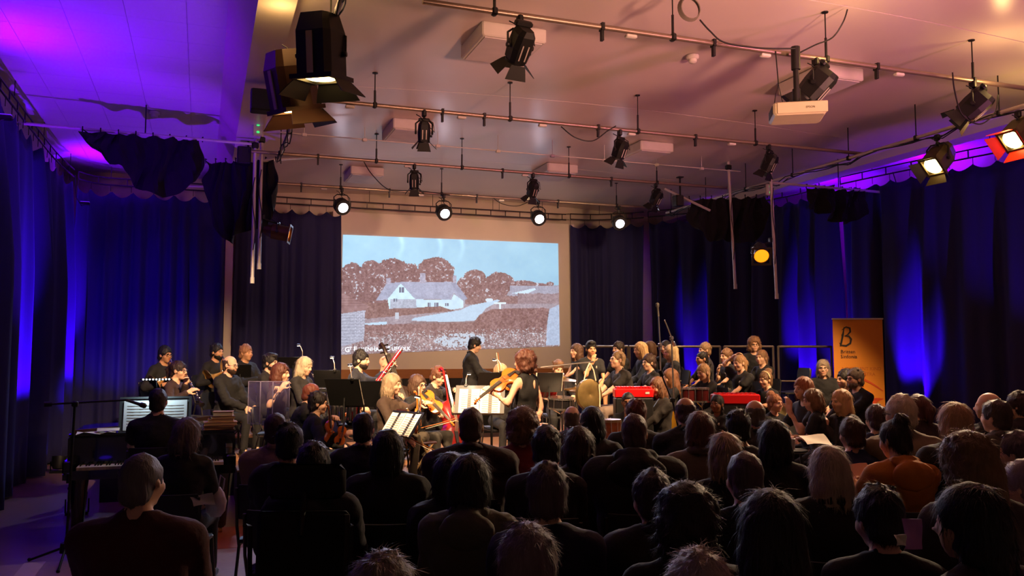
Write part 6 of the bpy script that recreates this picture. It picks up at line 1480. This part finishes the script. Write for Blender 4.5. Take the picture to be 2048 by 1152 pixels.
for (x, y) in ((-.64, .02), (.64, .02), (-.2, 1.42)):
    MB().lathe([(.03, .05), (.05, .07), (.06, .2), (.075, .5), (.09, .62)], 12, (x, y, 0)).build('leg', m_piano, pn)
    MB().lathe([(.03, -.015), (.03, .015)], 10, (x, y, .03), (1, 0, 0)).build('caster', m_brass, pn)
ly = MB().tube([(-.08, .25, .62), (-.05, .22, .15)], .014, 6).tube([(.08, .25, .62), (.05, .22, .15)], .014, 6).box((0, .22, .13), (.26, .1, .06), bev=.01).build('pedal_lyre', m_piano, pn)
for x in (-.07, 0, .07): MB().box((x, .14, .10), (.03, .12, .012), bev=.004).build('pedal', m_brass, ly, False)
# piano desk with lit pages and a light bar
dk = thing('piano_desk', 'large grey framed music desk on the piano with lit pages', 'music desk', (PX0 - .0, PY0 + .24, .985))
Dm = Matrix.Rotation(-R(16), 4, 'X'); mb = MB(); mb.X = Dm; mb.bx(-.335, .335, 0, .015, 0, .36); mb.build('back_board', mat('grey_desk_board', (92, 98, 100), .5), dk, False)
for (a, b, c, d_) in ((-.335, .335, 0, .02), (-.335, .335, .34, .36), (-.335, -.31, .02, .34), (.31, .335, .02, .34)):
    mb = MB(); mb.X = Dm; mb.bx(a, b, -.012, 0, c, d_); mb.build('frame_bar', mat('grey_desk_frame', (70, 76, 78), .45), dk, False)
page('open piano score lit white on the desk', Matrix.Translation(dk.location) @ Dm @ Matrix.Translation((0, -.022, .022)), .58, .30, 8, m=mat('cool_paper', (226, 236, 238), .8, var=.02))
bl = thing('desk_light_bar', 'slim light bar with a row of small white lights above the piano score', 'reading lamp', dk.location)
mb = MB(); mb.X = Dm; mb.box((0, -.16, .50), (.30, .03, .015), bev=.004); mb.build('bar', m_blk, bl, False)
mb = MB(); mb.X = Dm; mb.tube([(.0, .01, .35), (0, .0, .45), (0, -.14, .505)], .006, 6); mb.build('arm', m_blk, bl)
for k in range(9):
    mb = MB(); mb.X = Dm; mb.ball((-.12 + .03 * k, -.178, .497), .0075, 8); mb.build('light', mat('white_led', (255, 255, 255), .3, emit=(230, 245, 255), estr=9), bl)
l = bpy.data.lights.new('score_light', 'AREA'); l.shape = 'RECTANGLE'; l.size = .28; l.size_y = .02; l.energy = 1.7; l.color = (.72, .93, 1.0)
lo = bpy.data.objects.new('score_light', l); COL.objects.link(lo); lo.parent = bl; lo.matrix_local = Dm @ Matrix.Translation((0, -.155, .487)) @ Matrix.Rotation(R(22), 4, 'X')
# books stacked on the piano
bz = .987
for k, (w, d_, h, c, rz_, lb) in enumerate(((.30, .22, .022, (150, 84, 50), 4, 'thin brown book at the bottom of the pile on the piano'), (.31, .23, .020, (120, 70, 50), -3, 'dark reddish book second from the bottom of the pile'), (.33, .24, .034, (176, 120, 70), 2, 'wide tan book in the lower middle of the pile'), (.26, .21, .030, (196, 136, 84), -4, 'tan book in the upper middle of the pile'), (.24, .20, .028, (90, 54, 44), 6, 'brown book second from the top of the pile'), (.20, .17, .046, (206, 146, 92), -6, 'thick light brown book on top of the pile'))):
    t = thing('book', lb, 'book', (PX0 + .60 + .01 * k, PY0 + .40, bz), R(rz_), 'books piled on the piano')
    cm = mat('book_cover_%d' % k, c, .6)
    MB().bx(-w / 2, w / 2, -d_ / 2, d_ / 2, 0, .003).build('back_cover', cm, t, False); MB().bx(-w / 2, w / 2, -d_ / 2, d_ / 2, h - .003, h).build('front_cover', cm, t, False)
    MB().bx(-w / 2 + .006, w / 2 - .006, -d_ / 2 + .006, d_ / 2 - .006, .003, h - .003).build('page_block', mat('book_pages', (214, 184, 140), .8), t, False); bz += h + .0005
t = thing('paper_scraps', 'crumpled white papers lying on the piano lid', 'paper', (PX0 - .50, PY0 + .16, .987))
MB().slab([[(.07 * j - .2, .05 * i, .012 * ((i * 7 + j * 5) % 3)) for j in range(6)] for i in range(3)], .002).build('sheet', m_paper, t, False)
MB().slab([[(.05 * j - .02, .04 * i + .02, .03 + .012 * ((i * 5 + j * 3) % 3)) for j in range(5)] for i in range(3)], .002).build('sheet', m_paper, t, False)
t = thing('drinking_glass', 'amber drink in a glass at the end of the keyboard', 'glass', (PX0 + .70, PY0 - .02, .776))
MB().lathe([(.028, 0), (.033, .10), (.030, .10), (.026, .006), (0, .006)], 14).build('tumbler', mat('clear_glass', (235, 220, 210), .05, trans=.9), t)
MB().lathe([(0, .008), (.025, .008), (.029, .07), (0, .07)], 14).build('drink', mat('amber_drink', (160, 80, 30), .2), t)
# ================================================================== CLEAR SHIELD, MIC STANDS
m_clear = mat('clear_shield_plastic', (120, 108, 170), .08, alpha=.16); m_cedge = mat('shield_edge', (170, 160, 190), .3, alpha=.5)
sp = G((532 - 1024) / FPX * 9.85, 9.85, 0); sb = W(532, 848, 9.85).z; st = W(532, 763, 9.85).z
sh_ = thing('clear_sound_shield', 'clear plastic folding sound shield beside the flute player', 'sound shield', (sp.x, sp.y, 0), rz)
for k, (x0, x1, y0, y1) in enumerate(((-.20, -.04, .05, -.03), (-.035, .10, -.03, -.02), (.105, .27, -.02, .07))):
    p_ = MB().slab([[(x0, y0, sb), (x1, y1, sb)], [(x0, y0, st), (x1, y1, st)]], .006).build('panel', m_clear, sh_, False)
    for (a, b) in (((x0, y0, sb), (x0, y0, st)), ((x1, y1, sb), (x1, y1, st)), ((x0, y0, st), (x1, y1, st)), ((x0, y0, sb), (x1, y1, sb))): MB().tube([a, b], .004, 5).build('edge_strip', m_cedge, p_)
MB().tube([(.03, .02, 0), (.03, .02, sb + .1)], .012, 8).build('pole', m_stand, sh_)
for k in range(3): MB().tube([(.03, .02, .2), (.03 + .25 * math.cos(k * 2.09), .02 + .25 * math.sin(k * 2.09), .01)], .009, 6).build('leg', m_stand, sh_)
def mic_stand(loc, top, boom_a, boom_b, label, mic=True, m=None):
    m = m or m_blk; loc = Vector(loc); t = thing('microphone_stand', label, 'microphone stand', loc); T_ = Vector(top) - loc; A1 = Vector(boom_a) - loc; B1 = Vector(boom_b) - loc
    MB().tube([(0, 0, .08), (T_.x, T_.y, T_.z)], .011, 8).lathe([(.018, .0), (.018, .08)], 10, (0, 0, T_.z * .5)).build('pole', m, t)
    for k in range(3):
        a = k * 2.094 + 2.6; MB().tube([(0, 0, .14), (.34 * math.cos(a), .34 * math.sin(a), .015)], .010, 6).build('leg', m, t)
        MB().ball((.35 * math.cos(a), .35 * math.sin(a), .016), .016, 8).build('rubber_foot', m_blk2, t)
    MB().lathe([(.05, .09), (.045, .17)], 10).build('hub', m, t)
    MB().tube([A1, B1], .009, 8).build('boom', m, t); MB().box(T_, (.05, .05, .05), bev=.01).build('boom_clamp', m, t, False)
    dv = (B1 - A1).normalized(); MB().lathe([(.022, 0), (.022, .06)], 10, A1, dv).build('counterweight', m, t)
    if mic: MB().lathe([(.012, 0), (.014, .12), (.022, .13), (.024, .165), (.012, .18)], 12, B1, dv + Vector((0, 0, -.4))).build('microphone', m_grey, t)
    return t
b0 = GP(147, 7.35); mic_stand(b0, W(150, 808, 7.35), W(88, 809, 7.3), W(252, 800, 7.6), 'black microphone stand with level boom beside the piano aisle')
m_chrome = mat('chrome_stand', (170, 165, 165), .2, .95)
b1 = GP(1349, 11.0, .22); mic_stand(b1, W(1343, 676, 11.0), W(1350, 692, 11.0), W(1329, 640, 10.95), 'tall chrome microphone stand with bent boom among the children', False, m_chrome)
b2 = GP(1323, 10.7, .22); t = mic_stand(b2, W(1320, 690, 10.7), W(1321, 700, 10.7), W(1317, 633, 10.75), 'straight tall chrome microphone pole beside the bent boom', True, m_chrome)
b3 = GP(1388, 9.0); mic_stand(b3, W(1345, 800, 9.0), W(1320, 742, 9.05), W(1352, 820, 9.0), 'thin dark stand slanting in front of the helper', False)
# ================================================================== PERCUSSION
m_drum = mat('red_drum_lacquer', (150, 12, 20), .22, coat=.5); m_head = mat('drum_skin', (210, 200, 190), .5); m_gold = mat('cymbal_bronze', (176, 140, 80), .28, .9)
def drum(loc, r, h, axis, label, shell, lugs=8, name='drum', z0=None, stand=None):
    t = thing(name, label, 'drum', loc); ax = Vector(axis).normalized()
    MB().lathe([(r, -h / 2), (r, h / 2)], 26, (0, 0, 0), ax).build('shell', shell, t)
    for s in (-1, 1):
        MB().lathe([(r + .002, s * h / 2 - .012), (r + .012, s * h / 2 - .012), (r + .012, s * h / 2 + .012), (r + .002, s * h / 2 + .012)], 26, (0, 0, 0), ax).build('hoop', m_silver if shell is not m_drum else mat('cream_hoop', (196, 170, 150), .4), t)
        MB().lathe([(0, s * h / 2 + .002), (r, s * h / 2 + .002)], 26, (0, 0, 0), ax).build('skin', m_head, t)
    q_ = Vector((0, 0, 1)).rotation_difference(ax).to_matrix()
    for k in range(lugs):
        a = 2 * PI * k / lugs; p_ = q_ @ Vector((math.cos(a) * (r + .012), math.sin(a) * (r + .012), 0)); d_ = ax * (h / 2)
        MB().tube([p_ - d_, p_ + d_], .004, 5).build('lug', m_silver, t)
    if stand is not None:
        H_ = loc[2] - stand
        MB().tube([(0, 0, -h / 2), (0, 0, -H_ + .12)], .011, 7).build('stand_pole', m_silver, t)
        for k in range(3): MB().tube([(0, 0, -H_ + .3), (.2 * math.cos(k * 2.09), .2 * math.sin(k * 2.09), -H_ + .006)], .008, 6).build('stand_leg', m_silver, t)
        for k in range(3): MB().tube([(0, 0, -h / 2 - .08), (r * .9 * math.cos(k * 2.09 + .5), r * .9 * math.sin(k * 2.09 + .5), -h / 2)], .007, 5).build('stand_arm', m_silver, t)
    return t
p = W(1086, 838, 11.35); drum((p.x, p.y, .30 + .27), .255, .36, (-.35, -.94, 0), 'red bass drum with cream hoop facing the platform edge', m_drum, 10)
p = W(1096, 775, 11.55); drum(p, .14, .2, (.1, -.45, .9), 'red tom drum mounted above the bass drum', m_drum, 6)
p = W(1122, 806, 11.25); drum(p, .165, .13, (0, -.08, 1), 'black snare drum with chrome rim on a tripod', mat('black_drum_shell', (22, 20, 22), .25), 10, stand=.30)
def cymbal(px, py, d, r, label, floor=.30, two=False):
    p = W(px, py, d); t = thing('cymbal', label, 'cymbal', (p.x, p.y, floor)); H_ = p.z - floor
    MB().lathe([(.0, .03), (.03, .028), (.045, .012), (r, -.012), (r, -.014), (.045, .009), (0, .025)], 28, (0, 0, H_), (.05, -.12, 1)).build('plate', m_gold, t)
    if two: MB().lathe([(r, .012), (.045, -.012), (0, -.02)], 28, (0, 0, H_ - .035), (.05, -.1, 1)).build('plate', m_gold, t)
    MB().tube([(0, 0, .1), (0, 0, H_ + .05)], .010, 7).lathe([(.016, H_ * .45), (.016, H_ * .52)], 8).build('pole', m_silver, t)
    MB().lathe([(.008, H_ + .05), (.014, H_ + .06), (.008, H_ + .075)], 8).build('wing_nut', m_silver, t)
    for k in range(3): MB().tube([(0, 0, .28), (.24 * math.cos(k * 2.09 + .3), .24 * math.sin(k * 2.09 + .3), .008)], .009, 6).build('leg', m_silver, t)
cymbal(1127, 757, 11.6, .19, 'bronze cymbal on a chrome stand in front of the young drummer')
cymbal(1152, 778, 11.35, .16, 'pair of closed hi hat cymbals beside the gong', two=True)
# gong
gp = W(1180, 789, 10.75); t = thing('gong', 'dull bronze gong hung on white rope from a thin bar', 'gong', gp, R(-20))
gx_ = (.55, -.83, .06)
MB().lathe([(0, .0), (.06, .012), (.17, .006), (.195, .0), (.195, -.05), (.187, -.05), (.187, -.006), (.06, .004), (0, -.006)], 32, (0, 0, 0), gx_).build('plate', mat('dull_gong_bronze', (110, 92, 54), .45, .7, var=.35, vscale=14), t)
for s in (-1, 1): MB().tube([(s * .08, s * .05, .17), (s * .05, s * .03, .30), (0, 0, .40)], .008, 6).build('rope', mat('white_rope', (216, 196, 170), .8), t)
MB().tube([(.12, .06, .12), (.13, .07, -.02), (.13, .07, -.16)], .008, 6).build('rope_tail', mat('white_rope', (216, 196, 170)), t)
fz = .22 - gp.z; MB().tube([(-.62, 0, .34), (.05, 0, .41)], .011, 7).tube([(-.16, .02, .38), (-.16, .02, fz - .0)], .012, 7).build('hanging_bar', m_chrome, t)
for k in range(3): MB().tube([(-.16, .02, fz + .25), (-.16 + .22 * math.cos(k * 2.09), .02 + .22 * math.sin(k * 2.09), fz + .008)], .009, 6).build('leg', m_chrome, t)
# red percussion case on a black box
p = W(1266, 812, 10.55); t = thing('equipment_box', 'black equipment box under the red percussion case', 'box', (p.x, p.y, .22), rz); top_z = W(1266, 795, 10.55).z
MB().box((0, 0, (top_z - .22) / 2), (.46, .28, top_z - .222), bev=.012).build('carcass', m_blk, t, False)
for s in (-1, 1): MB().box((s * .12, -.145, (top_z - .22) * .6), (.1, .012, .03), bev=.004).build('handle', m_silver, t, False)
rd = mat('bright_red_plastic', (206, 18, 22), .35); t = thing('percussion_case', 'bright red ridged percussion case between the teenager and the helper', 'instrument case', (p.x, p.y, top_z + .001), rz)
MB().box((0, 0, .055), (.47, .24, .11), bev=.012).build('body', rd, t, False)
for k in range(12): MB().bx(-.21 + k * .036, -.186 + k * .036, -.10, .11, .11, .135).build('ridge', rd, t, False)
MB().box((.16, -.122, .06), (.05, .006, .025)).build('badge', m_head, t, False)
p = W(1470, 797, 11.2); t = thing('percussion_case', 'long red case lying behind the child with dark braids', 'instrument case', (p.x, p.y, p.z - .07), rz)
MB().box((0, 0, .065), (.60, .24, .13), bev=.015).build('body', rd, t, False)
for k in range(9): MB().bx(-.26 + k * .06, -.235 + k * .06, -.10, .10, .13, .145).build('ridge', rd, t, False)
hb_ = p.z - .07 - .22
if hb_ > .03: MB().box((0, 0, -hb_ / 2), (.56, .22, hb_ - .002), bev=.01).build('stand_box', m_blk, t, False)
# bongos and hand drums
m_bong = mat('dark_red_bongo', (70, 18, 18), .3)
for k, px in enumerate((1377, 1404)):
    p = W(px, 790, 11.2); drum((p.x, p.y, p.z), .085, .17, (0, 0, 1), ['bongo with cream skin nearest the yellow chair', 'bongo with cream skin nearest the black chair'][k], m_bong, 6, 'bongo', stand=.22)
p = W(1219, 858, 9.45); t = thing('hand_drum', 'colourful patterned hand drum standing on the floor near the crouching child', 'drum', (p.x, p.y, 0)); hz_ = W(1219, 840, 9.45).z
MB().lathe([(.10, 0), (.095, hz_ * .45), (.085, hz_ * .55), (.125, hz_)], 22).build('shell', mat('patterned_drum_shell', (170, 90, 40), .5, var=.8, vscale=18), t)
MB().lathe([(.126, hz_ - .02), (.132, hz_ - .02), (.132, hz_ + .008), (.126, hz_ + .008)], 22).build('hoop', m_frm, t); MB().lathe([(0, hz_ + .002), (.126, hz_ + .002)], 22).build('skin', m_head, t)
for k in range(10): MB().tube([(.13 * math.cos(k * .628), .13 * math.sin(k * .628), hz_), (.098 * math.cos(k * .628 + .3), .098 * math.sin(k * .628 + .3), hz_ * .5)], .004, 4).build('cord', m_head, t)
# vibraphone resonators behind the violinist
p = W(673, 800, 10.35); t = thing('vibraphone', 'vibraphone with a row of silver resonator tubes behind the violinist', 'vibraphone', (p.x, p.y, .0), rz); zt = W(673, 784, 10.35).z
MB().box((0, 0, zt + .02), (.56, .24, .03), bev=.006).build('frame', m_blk, t, False)
for k in range(10):
    MB().tube([(-.24 + k * .053, -.08, zt), (-.24 + k * .053, -.08, zt - .26 - .012 * k)], .020, 8).build('resonator', m_silver, t)
    MB().bx(-.262 + k * .053, -.218 + k * .053, -.13, .13, zt + .038, zt + .05).build('tone_bar', m_silver, t, False)
for s in (-1, 1): MB().tube([(s * .27, 0, zt), (s * .27, 0, .01)], .015, 8).build('leg', m_blk, t)
# ================================================================== BANNER
bp = W(1717, 705, 14.0); bz0 = W(1717, 638, 14.0).z; bw = .80
bn = thing('roller_banner', 'orange roller banner with black brushed letter and slogan', 'banner', (bp.x, bp.y, 0), R(-24))
m_ban = mat('orange_banner_print', (206, 128, 22), .55, var=.04); m_bred = mat('red_banner_print', (196, 70, 14), .6); m_bink = mat('black_banner_print', (24, 18, 16), .6); m_bor = mat('rust_banner_print', (172, 92, 18), .6)
MB().slab([[(-bw / 2, 0, .08), (bw / 2, 0, .08)], [(-bw / 2, .01, bz0), (bw / 2, .01, bz0)]], .004).build('sheet', m_ban, bn, False)
MB().bx(-bw / 2 - .01, bw / 2 + .01, -.01, .025, bz0 - .01, bz0 + .015).build('top_bar', m_alu, bn, False); MB().box((0, .02, .045), (bw + .06, .14, .085), bev=.02).build('base_cassette', m_alu, bn, False)
MB().tube([(0, .05, .08), (0, .03, bz0)], .01, 6).build('support_pole', m_alu, bn)
def brush(pts, widths, name, m, y=-.006):
    rows = []
    for k, (x, z) in enumerate(pts):
        a = Vector((pts[min(k + 1, len(pts) - 1)][0] - pts[max(k - 1, 0)][0], pts[min(k + 1, len(pts) - 1)][1] - pts[max(k - 1, 0)][1])).normalized(); n_ = Vector((-a.y, a.x)) * widths[k] / 2
        rows.append([(x + n_.x, y, z + n_.y), (x - n_.x, y, z - n_.y)])
    MB().slab(rows, .002).build(name, m, bn, False)
bx0, bz1 = -.19, bz0 - .30
brush([(bx0 - .03, bz1 + .17), (bx0 - .05, bz1 + .05), (bx0 - .085, bz1 - .10), (bx0 - .10, bz1 - .15)], [.012, .028, .030, .014], 'letter_stroke', m_bink)
brush([(bx0 - .07, bz1 + .12), (bx0 + .0, bz1 + .17), (bx0 + .06, bz1 + .15), (bx0 + .065, bz1 + .09), (bx0 + .02, bz1 + .04), (bx0 - .03, bz1 + .02)], [.008, .02, .03, .03, .02, .01], 'letter_stroke', m_bink, -.009)
brush([(bx0 - .03, bz1 + .02), (bx0 + .04, bz1 + .02), (bx0 + .075, bz1 - .03), (bx0 + .06, bz1 - .10), (bx0 - .01, bz1 - .14), (bx0 - .08, bz1 - .13), (bx0 - .12, bz1 - .09)], [.01, .024, .032, .032, .028, .018, .006], 'letter_stroke', m_bink, -.012)
brush([(bx0 - .075, bz1 + .05), (bx0 - .07, bz1 - .04), (bx0 - .09, bz1 - .12)], [.006, .012, .004], 'letter_stroke', m_bink, -.015)
BT = lambda s, x, z, size, m, sp_=1.0: text_mesh(s, size, 'banner_lettering', m, bn, Matrix.Translation((x, -.006, z)) @ Matrix.Rotation(PI / 2, 4, 'X'), .0008, space=sp_)
BT('Britten', -.29, bz0 - .565, .085, m_bink); BT('Sinfonia', -.29, bz0 - .645, .085, m_bink)
BT('A DIFFERENT KIND', -.29, bz0 - .84, .075, m_bor); BT('OF ORCHESTRA', -.29, bz0 - .93, .075, m_bor)
arc = [(-.25 + .62 * k / 14, bz0 - 1.16 + .20 * math.cos((k / 14 - .25) * 2.2)) for k in range(15)]; brush(arc, [.012 + .02 * math.sin(k / 14 * PI) for k in range(15)], 'swoosh', m_bred)
brush([(-.3 + .67 * k / 10, bz0 - 1.22 - .10 * math.sin(k / 10 * 2.2)) for k in range(11)], [.01 + .03 * math.sin(k / 10 * PI) for k in range(11)], 'swoosh', m_bred)
brush([(-.1 + .46 * k / 10, bz0 - 1.36 - .05 * math.sin(k / 10 * 5)) for k in range(11)], [.01 + .1 * math.sin(k / 10 * PI) for k in range(11)], 'swoosh', m_bred)
brush([(-.2 + .56 * k / 10, bz0 - 1.55 - .06 * math.sin(k / 10 * 4)) for k in range(11)], [.02 + .12 * math.sin(k / 10 * PI) for k in range(11)], 'swoosh', m_bred)
# ================================================================== LOOSE PAPERS AND SMALL ITEMS
def sheet(px, py, d, w, h, tilt, face, label, m=None, name='paper_sheet', cat='paper'):
    o = MB().slab([[(-w / 2 + w * j / 4, -h / 2 + h * i / 4, .01 * math.sin(j * 1.1 + i)) for j in range(5)] for i in range(5)], .0015).build(name, m or m_paper)
    o.matrix_world = Matrix.Translation(W(px, py, d)) @ Matrix.Rotation(R(face), 4, 'Z') @ Matrix.Rotation(R(tilt), 4, 'X'); return tag(o, label, cat)
sheet(1631, 879, 8.25, .26, .18, 24, -10, 'white sheet lying over the knees of the blond person with a raised fist')
m_lil = mat('lilac_programme', (170, 110, 170), .7, var=.05)
i = PEOPLE['mustard']; hm_ = (Vector(i['arms'][-1][2]) + Vector(i['arms'][1][2])) / 2 + Vector((0, .07, .05))
o = sheet(1738, 918, 5.1, .21, .28, 38, -5, 'pinkish sheet held open by the listener in the mustard hoodie', mat('pink_sheet', (206, 150, 120), .8)); o.matrix_world = i['M'] @ Matrix.Translation(hm_) @ Matrix.Rotation(R(35), 4, 'X')
sheet(1826, 1068, 2.95, .06, .10, 82, -24, 'lilac programme held up by the listener in the dark', m_lil, 'programme', 'programme')
sheet(1802, 1080, 2.9, .035, .035, 70, -20, 'small crumpled white tissue beside the lilac programme', m_paper, 'tissue', 'tissue')
sheet(406, 1000, 6.2, .16, .10, 40, 20, 'grey folded programme on the lap of the page turner', mat('grey_programme', (120, 112, 116), .7), 'programme', 'programme')
p = W(1583, 886, 8.2); t = thing('paper_cup', 'pale paper cup standing near the knees of the blond person', 'cup', (p.x, p.y, p.z - .06))
MB().lathe([(.028, 0), (.038, .10), (.036, .10), (.027, .003), (0, .003)], 16).build('cup_body', m_head, t); MB().tube([(.038 * math.cos(a), .038 * math.sin(a), .10) for a in np.linspace(0, 2 * PI, 17)[:-1]], .003, 5, closed=True).build('rim', m_head, t)
t2 = thing('side_stool', 'small black stool under the paper cup', 'stool', (p.x, p.y, .15)); hs_ = p.z - .062 - .15
MB().lathe([(.14, hs_ - .025), (.15, hs_ - .015), (.15, hs_), (0, hs_)], 20).build('stool_top', m_blk, t2)
for k in range(3): MB().tube([(.1 * math.cos(k * 2.09), .1 * math.sin(k * 2.09), hs_ - .02), (.15 * math.cos(k * 2.09), .15 * math.sin(k * 2.09), 0)], .012, 6).build('leg', m_blk, t2)
i = PEOPLE['watchman']; a_, e_, w_ = i['arms'][1]; dv = Vector(w_ - e_).normalized(); wt = thing('wristwatch', 'dark wristwatch on the bearded helper', 'watch'); put(wt, i['M'] @ Matrix.Translation(Vector(w_) - dv * .02))
MB().lathe([(.040, -.011), (.043, 0), (.040, .011)], 16, (0, 0, 0), dv).build('strap', m_blk, wt); MB().lathe([(.017, 0), (.017, .008), (0, .009)], 14, Vector((0, 0, .043)), (0, 0, 1)).build('dial', m_silver, wt)
i = PEOPLE['headband']; A = i['A']; o = MB().tube([A((.092 * math.cos(a), -.005 + .015 * math.sin(a), .035 + .092 * math.sin(a))) for a in np.linspace(-.1, PI + .1, 18)], .009, 6).build('headband', mat('cream_headband', (222, 196, 150), .7), i['root'])
i = PEOPLE['helper']; N_ = i['N']; MB().tube([N_ + np.array((-.05, .03, .03)), N_ + np.array((-.04, .14, -.10)), N_ + np.array((0, .16, -.30)), N_ + np.array((.04, .14, -.10)), N_ + np.array((.05, .03, .03))], .005, 5).build('lanyard', mat('blue_lanyard', (90, 110, 150), .6), i['root'])
# keyhole opening in the soloist's dress shows skin
i = PEOPLE['solo']; N_ = i['N']
MB().ball(tuple(N_ + np.array((0, -.115, -.10))), (.016, .012, .055), 12).build('keyhole_opening', m_skin('light'), i['root'])
# cable on the aisle floor, plastic bag by the page turner
p = W(432, 990, 6.6); t = thing('carrier_bag', 'pale translucent carrier bag beside the page turner', 'bag', (p.x, p.y, p.z - .16)); bh = .22
MB().lathe([(.04, 0), (.07, .04), (.08, bh * .5), (.06, bh * .8), (.03, bh)], 16).build('sack', mat('translucent_plastic', (190, 176, 186), .3, alpha=.6, var=.3, vscale=20), t)
for s in (-1, 1): MB().tube([(s * .05, 0, bh * .9), (s * .06, 0, bh + .06), (s * .03, 0, bh + .09), (s * .01, 0, bh * .9)], .006, 5).build('handle', mat('translucent_plastic', (190, 176, 186)), t)
SC.cycles.max_bounces = 6; SC.cycles.diffuse_bounces = 3; SC.cycles.glossy_bounces = 2; SC.cycles.transmission_bounces = 4; SC.cycles.transparent_max_bounces = 8
SC.cycles.use_adaptive_sampling = True; SC.cycles.adaptive_threshold = 0.04; SC.cycles.caustics_reflective = False; SC.cycles.caustics_refractive = False

# pieces that belong to one part of a thing hang from that part
BELONGS = {'tape_strip': 'housing', 'vent_slot': 'housing', 'focus_slot': 'housing', 'focus_knob': 'housing', 'rear_cap': 'housing', 'yoke_knob': 'yoke', 'lamp_cap': 'can', 'heat_fins': 'can', 'eye': 'body', 'eyebrow': 'body',
           'peg': 'scroll', 'key': 'tube', 'key_rod': 'tube', 'ring': 'tube', 'lug': 'shell', 'stand_leg': 'stand_pole', 'stand_arm': 'stand_pole', 'wing_nut': 'pole', 'boom_clamp': 'pole', 'counterweight': 'boom', 'microphone': 'boom', 'sound_hole': 'front_plate', 'bridge': 'front_plate', 'cord': 'shell', 'ridge': 'body', 'badge': 'body'}
for t in list(bpy.data.objects):
    if t.parent is None and t.children:
        kids = {}
        for c in t.children: kids.setdefault(c.name.split('.')[0], c)
        for c in list(t.children):
            pn_ = BELONGS.get(c.name.split('.')[0])
            if pn_ is None and c.name.split('.')[0] in ('collar', 'hood', 'scarf'): pn_ = next((k for k in ('jacket', 'coat', 'shirt', 'cardigan', 'hoodie', 'sweater') if k in kids), None)
            if pn_ in kids and kids[pn_] is not c: c.parent = kids[pn_]
